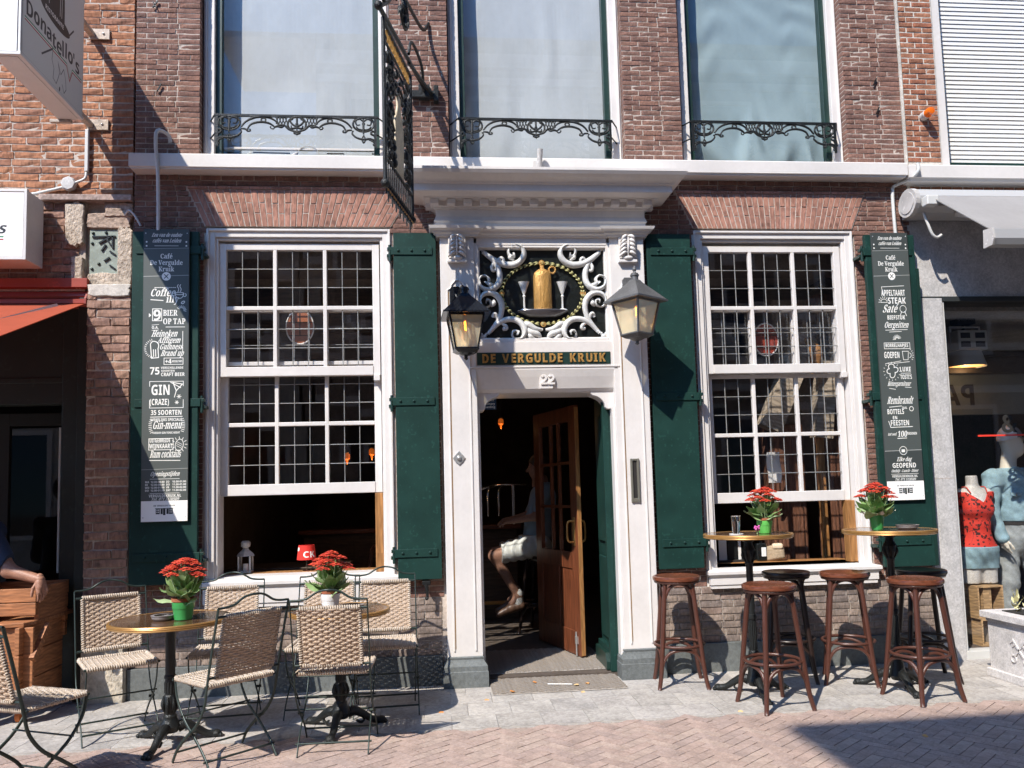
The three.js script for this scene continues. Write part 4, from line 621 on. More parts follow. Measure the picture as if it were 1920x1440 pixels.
// ================================================================ wrought iron window railings
{
  const K = 0.000731, q = (x, y, z = 0) => [(x - 930) * K, (100 - y) * K, z], build = (pos, label) => {
    const o = thing('window_railing', label, 'railing', pos, 0, 'wrought iron railings below the upstairs windows'), r = 0.0088;
    part('top_rail', [bx(-0.63, 0.63, -0.009, 0.009, -0.009, 0.009), rod([-0.63, 0, 0], [-0.69, 0, -0.11], 0.006), rod([0.63, 0, 0], [0.69, 0, -0.11], 0.006), rod([-0.62, -0.14, 0], [-0.69, -0.14, -0.11], 0.006), rod([0.62, -0.14, 0], [0.69, -0.14, -0.11], 0.006)], M.iron, o);
    const oval = (cx, cy, rx, ry, rr = r, n = 30) => tubeN(Array.from({ length: 20 }, (_, i) => q(cx + rx * Math.cos(i / 20 * 2 * PI), cy + ry * Math.sin(i / 20 * 2 * PI))), rr, n, 5, true);
    for (const f of [false, true]) {
      const X = (x) => (f ? 1860 - x : x), c = (pts, rr = r, n = 24) => taper(pts.map(([x, y], i) => q(X(x), y, 0.004 * Math.sin(i))), [rr * 0.8, rr * 1.15, rr, rr * 0.8], n, 5);
      part('end_post', bx(f ? 0.602 : -0.62, f ? 0.62 : -0.602, -0.25, 0, -0.008, 0.008), M.iron, o);
      part('medallion', [oval(X(222), 178, 112, 82), c([[222, 150], [180, 120], [140, 140], [150, 185], [185, 180]], r * 0.8), c([[222, 150], [262, 120], [304, 140], [294, 185], [258, 180]], r * 0.8), c([[222, 240], [170, 235], [140, 205]], r * 0.8), c([[222, 240], [272, 235], [300, 205]], r * 0.8), ball(...q(X(222), 172), 0.014, 1, 1, 0.6, 8), c([[222, 110], [222, 240], [222, 290]], r)], M.iron, o);
      part('arc', [c([[345, 225], [400, 165], [480, 125], [560, 112], [640, 118], [700, 148], [735, 195]]), c([[410, 255], [440, 205], [500, 178], [570, 168], [640, 180], [690, 215], [690, 240], [660, 240], [655, 220]]), oval(X(580), 146, 24, 20, r * 0.8, 16), c([[345, 245], [390, 250], [420, 275], [445, 262], [432, 248]], r * 0.9), c([[690, 225], [730, 215], [770, 225], [800, 200]], r), c([[735, 200], [800, 205], [850, 250], [930, 272]], r)], M.iron, o);
      part('corner_scroll', [c([[100, 265], [130, 255], [140, 285], [112, 300], [100, 320]]), c([[95, 360], [150, 340], [222, 348], [300, 325], [345, 280], [335, 250]]), c([[95, 415], [120, 370], [165, 352]], r * 0.9), c([[222, 300], [205, 345], [222, 385], [240, 345], [222, 300]], r * 0.8), ball(...q(X(112), 405), 0.012, 1, 1, 0.6, 8)], M.iron, o);
      const lat = []; for (let i = 0; i < 4; i++) { lat.push(rod(q(X(705 + i * 32), 104), q(X(740 + i * 32), 195 - i * 2), 0.0048, 0.0048, 5), rod(q(X(735 + i * 32), 104), q(X(712 + i * 30), 185), 0.0048, 0.0048, 5)); } part('lattice', lat, M.iron, o);
    }
    part('centre_medallion', [oval(930, 190, 96, 82), taper([q(930, 110), q(930, 200), q(930, 320)], [r, r, 0.002], 14, 5), ...[1, -1].flatMap((s) => [taper([q(930, 215), q(930 + s * 45, 190), q(930 + s * 70, 150), q(930 + s * 40, 130)], [r, r, r * 0.7], 12, 5), taper([q(930, 225), q(930 + s * 50, 235), q(930 + s * 62, 205)], [r, r, r * 0.7], 10, 5), taper([q(930, 300), q(930 + s * 30, 285), q(930 + s * 28, 265)], [r * 0.8, r, r * 0.6], 8, 5)]), ball(...q(930, 186), 0.013, 1, 1, 0.6, 8)], M.iron, o);
    return o;
  };
  build([-1.065, 4.432, 0.02], 'black wrought iron railing under the upstairs window with a white cable on its ledge');
  build([0.83, 4.437, 0.02], 'black wrought iron railing under the upstairs window directly above the doorway');
  build([2.745, 4.447, 0.02], 'black wrought iron railing in front of the blue-grey creased curtain');
}
{ const c = thing('loose_cable', 'thin white cable looped on the ledge of the first upstairs window', 'cable', [-1.1, 4.19, -0.21]); part('plug', taper([[-0.06, 0.01, 0], [-0.02, 0.03, 0], [0.0, 0.05, 0]], [0.012, 0.02, 0.008], 8, 7), M.whiteOld, c); part('wire', tubeN([[0, 0.05, 0], [0.03, 0.09, 0], [0.09, 0.105, 0], [0.15, 0.08, 0], [0.19, 0.0, 0]], 0.003, 24, 5), M.whiteOld, c); }

// ================================================================ hanging iron sign
{
  const s = thing('hanging_sign', 'ornate black wrought iron hanging sign with a cream bottle in its frame', 'sign', [-0.05, 4.62, 0]);
  // sign plane: local u runs from the wall outward
  const A = V(-0.11, 0, 0.5), D = V(-0.26, 0, 1.18).sub(A), at = (u, y, w = 0) => [A.x + D.x * u + w * 0.97, y, A.z + D.z * u + w * 0.2];
  const tb = (pts, r, n = 18) => taper(pts.map(([u, y, w]) => at(u, y, w || 0)), Array.isArray(r) ? r : [r, r], n, 6), rr = (a, b, r) => rod(at(...a), at(...b), r, r, 7);
  part('beam', [rod([0.0, 0.05, 0.0], at(0, 0.0), 0.016), rr([0, 0], [1.12, -0.06], 0.016), ball(...at(1.14, -0.06), 0.03), bx(-0.06, 0.03, -0.03, 0.1, 0.0, 0.02, 0.004)], M.iron, s);
  part('wall_bracket', [bx(-0.13, 0.1, -0.03, 0.03, 0.02, 0.06, 0.006), bx(0.06, 0.1, -0.06, 0.07, 0.0, 0.07, 0.006), rod([0.05, 0.0, 0.04], at(0.05, -0.02), 0.014), tubeN([[-0.02, 0.02, 0.05], [-0.03, 0.15, 0.2], at(-0.1, 0.2), at(0.05, 0.05)], 0.012, 20, 6)], M.iron, s);
  part('brace', [tubeN([[0.03, 0.62, 0.0], [-0.02, 0.5, 0.12], at(0.15, 0.42), at(0.5, 0.32), at(0.8, 0.12), at(1.05, -0.02)], 0.014, 30, 6), tubeN([at(0.15, 0.42), at(0.05, 0.28), at(0.2, 0.18), at(0.35, 0.25), at(0.25, 0.34)], 0.011, 24, 6), tubeN([at(0.95, 0.05), at(1.15, 0.12), at(1.3, 0.3), at(1.2, 0.42), at(1.08, 0.34)], 0.014, 20, 6)], M.iron, s);
  const lf = []; const r = rng(15); for (let i = 0; i < 16; i++) { const u = 0.05 + 0.5 * r(), y = 0.18 + 0.25 * r(); lf.push(taper([at(u, y), at(u + 0.05, y + 0.05, 0.03 * (r() - 0.5)), at(u + 0.11, y + 0.03 - 0.08 * r(), 0.08 * (r() - 0.5))], [0.006, 0.02, 0.003], 6, 5)); } part('leaf_crest', lf, M.iron, s);
  const y0 = -1.17, y1 = -0.1;
  part('frame', [rr([0, y0], [0, y1], 0.013), rr([1, y0], [1, y1 + 0.02], 0.014), rr([0, y0], [1, y0], 0.012), rr([0, y1], [1, y1], 0.012), rr([0, y1 - 0.12], [1, y1 - 0.12], 0.009), rr([0, y0 + 0.16], [1, y0 + 0.16], 0.01), ball(...at(1, y0 - 0.02), 0.03), ball(...at(0, y0 - 0.02), 0.026), tb([[0.1, y0 + 0.2], [0.1, -0.5], [0.25, -0.32], [0.5, -0.26], [0.75, -0.32], [0.9, -0.5], [0.9, y0 + 0.2]], 0.008, 30)], M.iron, s);
  const scrolls = []; for (const m of [0, 1]) { const U = (u) => (m ? 1 - u : u); for (let k = 0; k < 5; k++) { const y = y0 + 0.24 + k * 0.135; scrolls.push(tb([[U(0.1), y], [U(0.22), y + 0.06], [U(0.3), y + 0.02], [U(0.25), y - 0.03], [U(0.19), y]], 0.009, 16)); scrolls.push(tb([[U(0.02), y], [U(0.07), y + 0.07]], 0.006, 6)); } scrolls.push(tb([[U(0.3), -0.42], [U(0.42), -0.36], [U(0.48), -0.42], [U(0.4), -0.46], [U(0.36), -0.43]], 0.009, 16)); }
  for (let k = 0; k < 7; k++) for (const m of [0, 1]) { const U = (u) => (m ? 1 - u : u), y = y0 + 0.2 + k * 0.115; scrolls.push(tb([[U(0.33), y], [U(0.22), y + 0.05], [U(0.13), y + 0.01], [U(0.17), y - 0.035], [U(0.24), y - 0.01]], 0.011, 14), tb([[U(0.03), y + 0.03], [U(0.08), y + 0.09], [U(0.04), y + 0.1]], 0.009, 8)); }
  for (let i = 0; i < 90; i++) { const u = 0.06 + 0.88 * r(), y = -1.0 + 0.72 * r(); if (Math.abs(u - 0.5) < 0.17 && y < -0.45) continue; scrolls.push(ball(...at(u, y, 0.02 * (r() - 0.5)), 0.013 + 0.012 * r(), 1, 1.4, 1, 6)); }
  part('scrollwork', scrolls, M.iron, s);
  const bot = [[0.36, y0 + 0.17], [0.64, y0 + 0.17], [0.65, -0.64], [0.58, -0.57], [0.55, -0.52], [0.55, -0.44], [0.45, -0.44], [0.45, -0.52], [0.42, -0.57], [0.35, -0.64]];
  const g = slab(bot.map(([u, y]) => [u * D.length(), y]), -0.008, 0.008, [], 0.003); g.rotateY(-Math.atan2(D.z, D.x)); g.translate(A.x, 0, A.z); part('bottle', g, std([0.72, 0.60, 0.40], 0.5, { map: T.speck }), s);
  const lt = []; for (let i = 0; i < 9; i++) lt.push(bar(at(0.1 + i * 0.095, y1 - 0.1), at(0.13 + i * 0.095, y1 - 0.02), 0.02, 0.008)); part('gilded_letters', lt, M.gold, s);
  const comb = []; for (let i = 0; i < 15; i++) { const u = 0.04 + i * 0.066; comb.push(rod(at(u, y0), at(u, y0 - 0.08 - (i % 2) * 0.04), 0.012, 0.005, 6), rr([u, y0 + 0.01], [u, y0 + 0.15], 0.005)); } part('fringe', comb, M.iron, s); part('fringe_rail', [rr([-0.02, y0 - 0.04], [1.02, y0 - 0.04], 0.008)], M.brass, s);
}

// ================================================================ lanterns beside the door
function lantern(label, wall, head, turn, finial) {
  const o = thing('wall_lantern', label, 'lantern', wall, 0, 'lanterns beside the cafe door'), sq = (w, y) => [[-w, y, -w], [w, y, -w], [w, y, w], [-w, y, w]];
  const pyr = (w0, y0, w1, y1) => { const g = new THREE.CylinderGeometry(w1 * Math.SQRT2, w0 * Math.SQRT2, y1 - y0, 4, 1); g.rotateY(PI / 4); g.translate(0, (y0 + y1) / 2, 0); const f = flat(g); f.computeVertexNormals(); return boxUV(f); };
  const grey = finial ? std([0.17, 0.17, 0.17], 0.5, { metalness: 0.3, map: T.speck }) : std([0.02, 0.024, 0.032], 0.25, { metalness: 0.3, map: T.speck });
  part('wall_plate', [slab([[-0.032, -0.12], [0.032, -0.12], [0.046, -0.1], [0.046, 0.06], [0.03, 0.08], [-0.03, 0.08], [-0.046, 0.06], [-0.046, -0.1]], 0, 0.018, [], 0.004)], grey, o);
  const h = sub('head', o, head); h.rotation.y = turn;
  part('arm', [tubeN([[0, 0.02, 0.01], [head[0] * 0.3, -0.03, head[2] * 0.35], [head[0] * 0.7, 0.03 + (head[1] + 0.2) * 0.4, head[2] * 0.75], [head[0], head[1] + 0.18, head[2]]], 0.011, 24, 8), tubeN([[0, -0.04, 0.01], [head[0] * 0.2, -0.06, head[2] * 0.25], [head[0] * 0.35, -0.01, head[2] * 0.4]], 0.007, 12, 6)], grey, o);
  part('roof', [pyr(0.168, 0, 0.045, 0.135), pyr(0.172, -0.012, 0.172, 0.001), pyr(0.045, 0.134, 0.028, 0.16), rod([0, 0.155, 0], [0, 0.21, 0], 0.028, 0.028, 12), rod([0, 0.19, 0], [0, 0.2, 0], 0.034, 0.034, 12), ...(finial ? [lathe([[0.018, 0.21], [0.01, 0.225], [0.016, 0.24], [0.006, 0.262], [0, 0.275]], 10)] : [])], grey, h);
  const fr = []; for (const [sx, sz] of [[1, 1], [1, -1], [-1, 1], [-1, -1]]) fr.push(bar([sx * 0.124, -0.012, sz * 0.124], [sx * 0.08, -0.262, sz * 0.08], 0.013, 0.013));
  for (let k = 0; k < 4; k++) { const a = k * PI / 2, rot = (x, z) => [x * Math.cos(a) + z * Math.sin(a), -x * Math.sin(a) + z * Math.cos(a)], p = (x, y, z) => { const [u, w] = rot(x, z); return [u, y, w]; }; fr.push(bar(p(-0.124, -0.016, 0.124), p(0.124, -0.016, 0.124), 0.014, 0.012), bar(p(-0.08, -0.258, 0.08), p(0.08, -0.258, 0.08), 0.014, 0.014)); }
  fr.push(pyr(0.06, -0.285, 0.092, -0.262), lathe([[0.06, -0.285], [0.035, -0.3], [0.014, -0.306], [0.012, -0.32], [0.018, -0.326], [0, -0.338]], 12)); part('cage', fr, grey, h);
  const gm = phys([0.95, 0.90, 0.70], 0.1, { transmission: 0.6, thickness: 0, ior: 1.5, map: T.paintC });
  for (let k = 0; k < 4; k++) { const g = new THREE.BufferGeometry(); const P = [[-0.118, -0.018, 0.12], [-0.077, -0.256, 0.0775], [0.077, -0.256, 0.0775], [-0.118, -0.018, 0.12], [0.077, -0.256, 0.0775], [0.118, -0.018, 0.12]]; g.setAttribute('position', new THREE.Float32BufferAttribute(P.flat(), 3)); g.rotateY(k * PI / 2); g.computeVertexNormals(); part('pane', boxUV(g), gm, h); }
  const b = part('bulb', ball(0, -0.085, 0, 0.042, 1, 1.05, 1, 16), phys([1, 0.86, 0.62], 0.02, { transmission: 0.97, ior: 1.2 }), h); void b;
  part('socket', rod([0, -0.04, 0], [0, 0, 0], 0.016, 0.018, 10), M.brass, h);
  part('filament', [rod([0.004, -0.115, 0], [0, -0.045, 0], 0.0055, 0.0055, 8), rod([-0.006, -0.112, 0.003], [-0.008, -0.05, 0.002], 0.003, 0.003, 6)], std([1, 0.5, 0.1], 0.5, { emissive: C(1, 0.42, 0.06), emissiveIntensity: 6 }), h);
  const l = new THREE.PointLight(C(1, 0.55, 0.2), 0.012, 0, 2); l.position.set(0, -0.14, 0); l.castShadow = true; h.add(l);
  return o;
}
lantern('black lantern with bent arm on the pilaster beside the first window\'s shutter', [0.15, 2.96, 0.10], [0.06, -0.21, 0.29], 0.06, false);
lantern('grey lantern with finial, casting its shadow on the green shutter', [1.515, 3.03, 0.10], [-0.02, -0.18, 0.30], 0.62, true);

// ================================================================ menu boards
const script = (g, s, x, y, px, max, skew = -0.22, font = 'italic bold', fam = 'serif') => { g.save(); g.translate(x, y); g.transform(1, 0, skew, 1, 0, 0); g.font = font + ' ' + px + 'px ' + fam; const w = g.measureText(s).width; if (max) g.scale(max / w, 1); g.textAlign = 'center'; g.fillText(s, 0, 0); g.restore(); };
const cap = (g, s, x, y, px, max, fam = 'sans-serif') => { g.save(); g.translate(x, y); g.font = 'bold ' + px + 'px ' + fam; const w = g.measureText(s).width; if (max) g.scale(max / w, 1); g.textAlign = 'center'; g.fillText(s, 0, 0); g.restore(); };
const rule = (g, x0, y0, x1, y1, w = 3) => { g.lineWidth = w; g.beginPath(); g.moveTo(x0, y0); g.lineTo(x1, y1); g.stroke(); };
const burst = (g, x, y, r0, r1, n = 10, a0 = 0, a1 = 2 * PI) => { for (let i = 0; i < n; i++) { const a = lerp(a0, a1, i / n); rule(g, x + r0 * Math.cos(a), y + r0 * Math.sin(a), x + r1 * Math.cos(a), y + r1 * Math.sin(a), 4); } };
function boardHead(g, W) {
  g.fillStyle = '#4b514f'; g.fillRect(0, 0, W, 1860); g.fillStyle = '#3c4241'; g.fillRect(0, 0, W, 135);
  g.strokeStyle = g.fillStyle = '#e9e8e2'; script(g, 'Een van de oudste', W / 2, 52, 36, 200); script(g, 'cafés van Leiden', W / 2, 92, 36, 190);
  rule(g, 70, 116, W - 70, 116, 3); for (const x of [18, W - 18]) for (const y of [88, 116]) { g.beginPath(); g.arc(x, y, 6, 0, 7); g.fill(); }
  g.globalAlpha = 0.55; rule(g, 0, 137, W, 131, 3); rule(g, 0, 330, W, 322, 4); g.globalAlpha = 1;
  cap(g, 'Café', W / 2, 205, 46, 82, 'serif'); cap(g, 'De Vergulde', W / 2, 250, 46, 218, 'serif'); cap(g, 'Kruik', W / 2, 295, 46, 104, 'serif');
  g.beginPath(); g.arc(W / 2, 330, 30, 0, 7); g.fill(); g.strokeStyle = '#2f3534'; rule(g, W / 2 - 14, 315, W / 2 + 14, 345, 5); rule(g, W / 2 + 14, 315, W / 2 - 14, 345, 5); g.strokeStyle = '#e9e8e2';
}
function boardFoot(g, W) {
  g.fillStyle = '#f2f1ee'; g.fillRect(0, 1862, W, 138); g.fillStyle = '#2b302f'; cap(g, 'DE VERGULDE KRUIK', W / 2, 1900, 15, 140); 
  const x = W / 2; for (const [a, w] of [[-55, 26], [-24, 14], [14, 14], [30, 26]]) { g.fillRect(x + a, 1915, w, 36); } g.fillRect(x - 8, 1912, 16, 46); g.fillRect(x - 60, 1911, 120, 3); g.fillStyle = '#f2f1ee'; for (const a of [-50, -40, 35, 45]) for (const b of [1920, 1934]) g.fillRect(x + a, b, 6, 8); g.fillStyle = '#2b302f';
}
const boardA = canvasTex(300, 2000, (g, W) => {
  boardHead(g, W); g.lineCap = 'round';
  // coffee
  for (let i = 0; i < 12; i++) rule(g, 75 + i * 12, 408, 81 + i * 12, 408, 5);
  script(g, 'Coffee', 125, 468, 72, 165, -0.1); script(g, 'illy', 190, 512, 66, 84, -0.15, 'bold'); g.lineWidth = 5; g.beginPath(); g.ellipse(238, 450, 28, 34, 0, 0, PI); g.stroke(); g.beginPath(); g.ellipse(238, 450, 30, 8, 0, 0, 7); g.stroke(); g.beginPath(); g.arc(272, 460, 11, -1, 2); g.stroke(); for (const dx of [-10, 6]) { g.beginPath(); g.moveTo(238 + dx, 436); g.quadraticCurveTo(248 + dx, 420, 238 + dx, 408); g.quadraticCurveTo(230 + dx, 398, 240 + dx, 388); g.stroke(); } rule(g, 50, 492, 130, 498, 6); g.beginPath(); g.ellipse(262, 512, 12, 7, -0.6, 0, 7); g.stroke();
  // beers
  g.lineWidth = 5; g.strokeRect(62, 556, 60, 82); cap(g, '9', 92, 634, 100, 56); g.beginPath(); g.moveTo(38, 585); g.lineTo(54, 600); g.lineTo(38, 615); g.fill(); cap(g, 'BIER', 178, 604, 56, 96, 'serif'); cap(g, 'OP TAP', 205, 662, 54, 150, 'serif'); burst(g, 252, 566, 16, 32, 9, -2.6, 0.6); rule(g, 150, 682, 275, 682, 4);
  cap(g, 'O.A.', 80, 694, 26, 46); rule(g, 58, 668, 104, 664, 3); rule(g, 58, 704, 104, 702, 3);
  script(g, 'Heineken', 138, 748, 60, 170); script(g, 'Affligem', 168, 792, 54, 150); script(g, 'Guinness', 182, 836, 54, 150); script(g, 'Brand up', 190, 882, 56, 150); rule(g, 262, 712, 262, 850, 4);
  g.lineWidth = 6; g.beginPath(); g.moveTo(50, 800); g.quadraticCurveTo(60, 770, 90, 785); g.quadraticCurveTo(112, 800, 100, 830); g.lineTo(104, 892); g.lineTo(58, 896); g.closePath(); g.stroke(); for (const x of [70, 84]) rule(g, x, 838, x + 2, 884, 6); burst(g, 78, 830, 58, 68, 14, 1.8, 4.6);
  g.strokeRect(140, 896, 125, 44); cap(g, '+4', 168, 934, 44, 44); cap(g, 'WISSELTAPS', 226, 926, 22, 68);
  cap(g, '75', 80, 1008, 70, 66); cap(g, 'VERSCHILLENDE', 194, 970, 22, 148); cap(g, 'SOORTEN', 166, 990, 18, 90); cap(g, 'CRAFT BEER', 198, 1020, 34, 156);
  // gin
  g.strokeRect(48, 1056, 220, 180); g.fillStyle = '#4b514f'; g.fillRect(40, 1090, 236, 90); g.fillStyle = '#e9e8e2'; cap(g, 'GIN', 120, 1148, 96, 128); rule(g, 185, 1062, 250, 1100, 6); g.beginPath(); g.moveTo(200, 1064); g.lineTo(262, 1076); g.lineTo(222, 1120); g.closePath(); g.stroke(); rule(g, 222, 1120, 210, 1164, 5); burst(g, 240, 1160, 3, 14, 6); burst(g, 226, 1200, 3, 12, 6);
  cap(g, '(CRAZE)', 112, 1216, 58, 128); cap(g, '35 SOORTEN', 158, 1284, 46, 204); rule(g, 55, 1298, 262, 1296, 5); cap(g, 'WEKELIJKS SPECIALE', 158, 1326, 26, 206); script(g, 'Gin-menu', 162, 1378, 74, 190, -0.1); cap(g, 'TUESDAY-GIN-TONIC-NIGHT', 158, 1412, 20, 180); burst(g, 162, 1356, 100, 118, 8, -0.4, 0.5); burst(g, 162, 1356, 100, 118, 8, 2.7, 3.6);
  cap(g, 'UITGEBREIDE', 118, 1470, 38, 136); cap(g, 'WIJNKAART', 124, 1510, 42, 150); g.strokeRect(46, 1444, 158, 76); script(g, 'Rum cocktails', 152, 1572, 66, 200, -0.1); g.beginPath(); g.ellipse(244, 1490, 26, 40, 0.2, 0, 7); g.stroke(); burst(g, 244, 1486, 38, 52, 12); for (const d of [-14, 0, 14]) rule(g, 226, 1480 + d, 262, 1500 + d, 3); rule(g, 50, 1590, 250, 1594, 5);
  g.globalAlpha = 0.55; rule(g, 0, 1652, W, 1648, 3); g.globalAlpha = 1; script(g, 'Openingstijden', 150, 1696, 40, 190); rule(g, 56, 1716, 246, 1716, 3);
  const ti = [['MA', '12.00-00.00', 'ZO', '10.00-01.00'], ['DI', '12.00-00.00', 'DO', '11.00-01.00'], ['WO', '12.00-01.00', 'VR', '11.00-02.00'], ['DO', '12.00-01.00', 'ZAT', '11.00-02.00']]; g.font = 'bold 17px sans-serif'; g.textAlign = 'left'; ti.forEach((l, i) => [24, 60, 160, 200].forEach((x, k) => g.fillText(l[k], x, 1742 + i * 19)));
  rule(g, 56, 1812, 246, 1812, 3); cap(g, 'VERGULDEKRUIK.NL', 154, 1838, 26, 210); script(g, 'Tel. 071 5120509', 152, 1860, 26, 180); boardFoot(g, W);
});
const boardB = canvasTex(300, 2000, (g, W) => {
  boardHead(g, W); g.lineCap = 'round'; g.lineWidth = 5;
  rule(g, 60, 412, 245, 404, 4); cap(g, 'APPELTAART', 152, 480, 62, 196); rule(g, 58, 412, 70, 480, 4); cap(g, 'STEAK', 178, 540, 66, 150); g.beginPath(); g.arc(72, 530, 26, PI, 0); g.closePath(); g.stroke(); burst(g, 72, 528, 32, 44, 7, PI, 2 * PI); script(g, 'Saté', 112, 606, 82, 120); g.beginPath(); g.arc(226, 580, 26, 0, 7); g.stroke(); rule(g, 212, 600, 200, 632, 5); rule(g, 238, 600, 252, 632, 5);
  cap(g, 'BIEFSTUK', 164, 660, 44, 150); script(g, 'Oergeitten', 158, 722, 62, 200); rule(g, 70, 740, 250, 736, 4); rule(g, 100, 754, 200, 750, 4);
  burst(g, 160, 810, 12, 34, 9, PI, 2 * PI); cap(g, 'BORRELHAPJES', 154, 868, 36, 190); g.lineWidth = 4; g.strokeRect(50, 836, 212, 44); cap(g, 'GOEPEN', 108, 950, 66, 130); g.beginPath(); g.moveTo(196, 900); g.lineTo(246, 900); g.lineTo(240, 964); g.lineTo(202, 964); g.closePath(); g.stroke(); g.beginPath(); g.arc(250, 930, 18, -1.4, 1.4); g.stroke(); burst(g, 222, 930, 56, 66, 6, -0.8, 0.8); rule(g, 50, 992, 180, 972, 4); rule(g, 120, 990, 250, 978, 4);
  g.lineWidth = 6; g.beginPath(); g.moveTo(80, 1030); g.bezierCurveTo(50, 990, 130, 980, 120, 1020); g.bezierCurveTo(160, 1010, 160, 1060, 125, 1058); g.bezierCurveTo(130, 1110, 70, 1110, 84, 1066); g.bezierCurveTo(50, 1070, 52, 1030, 80, 1030); g.stroke(); burst(g, 100, 1050, 62, 70, 16); cap(g, 'LUXE', 212, 1052, 48, 94); rule(g, 172, 1064, 256, 1064, 4); cap(g, 'TOSTI\'S', 214, 1108, 46, 96); script(g, 'Bittergarnituur', 150, 1158, 46, 190); rule(g, 70, 1176, 120, 1184, 4); rule(g, 200, 1168, 250, 1172, 4);
  script(g, 'Rembrandt', 146, 1292, 74, 210); rule(g, 60, 1316, 160, 1308, 5); cap(g, 'ZAAL', 184, 1330, 24, 44); g.beginPath(); g.arc(240, 1330, 16, 0, 7); g.stroke(); cap(g, 'BOTTELS', 108, 1368, 52, 140); cap(g, 'EN', 100, 1406, 34, 40); cap(g, 'FEESTEN', 138, 1452, 54, 156); rule(g, 46, 1420, 60, 1462, 5); rule(g, 60, 1466, 240, 1462, 5); script(g, '100', 150, 1536, 60, 80, -0.15, 'bold'); cap(g, 'PERSONEN', 230, 1522, 26, 84); script(g, 'tot wel', 66, 1526, 30, 70); rule(g, 110, 1548, 186, 1546, 5);
  g.globalAlpha = 0.6; rule(g, 0, 1640, W, 1634, 4); g.globalAlpha = 1; g.fillStyle = '#3c4241'; g.fillRect(0, 1642, W, 220); g.fillStyle = '#4b514f'; g.beginPath(); g.arc(150, 1638, 30, 0, 7); g.fill(); g.fillStyle = '#e9e8e2'; g.lineWidth = 4; g.beginPath(); g.arc(150, 1638, 30, 0, 7); g.stroke(); g.fillRect(136, 1630, 28, 20);
  script(g, 'Elke dag', 150, 1716, 42, 120); cap(g, 'GEOPEND', 150, 1764, 48, 196); script(g, 'Ontbijt - Lunch - Diner', 150, 1796, 28, 220); rule(g, 40, 1810, 262, 1808, 3); cap(g, 'VERGULDEKRUIK.NL', 150, 1834, 24, 210); script(g, 'Tel. 071 5120509', 150, 1858, 26, 170); boardFoot(g, W);
});
function menuBoard(label, x0, x1, y0, y1, z, t) {
  const o = thing('menu_board', label, 'menu board', [(x0 + x1) / 2, y0, z]), w = x1 - x0, h = y1 - y0;
  part('backing', bx(-w / 2, w / 2, 0, h, 0, 0.012, 0.002), std([0.04, 0.045, 0.044], 0.5), o);
  part('printed_face', moved(sheet(w - 0.006, h - 0.006), 0, h / 2, 0.0127), new THREE.MeshStandardMaterial({ map: t, roughness: 0.5 }), o);
  for (const [x, y] of [[-0.45, 0.985], [0.45, 0.985], [-0.45, 0.015], [0.45, 0.015]]) part('screw', ball(x * w, y * h, 0.013, 0.005, 1, 1, 0.5, 6), M.steel, o);
}
menuBoard('dark grey menu board with coffee, beer and gin lettering on a green shutter', -2.185, -1.85, 1.29, 3.49, 0.094, boardA);
menuBoard('dark grey menu board with steak and sate lettering on a green shutter', 3.545, 3.86, 1.29, 3.475, 0.124, boardB);

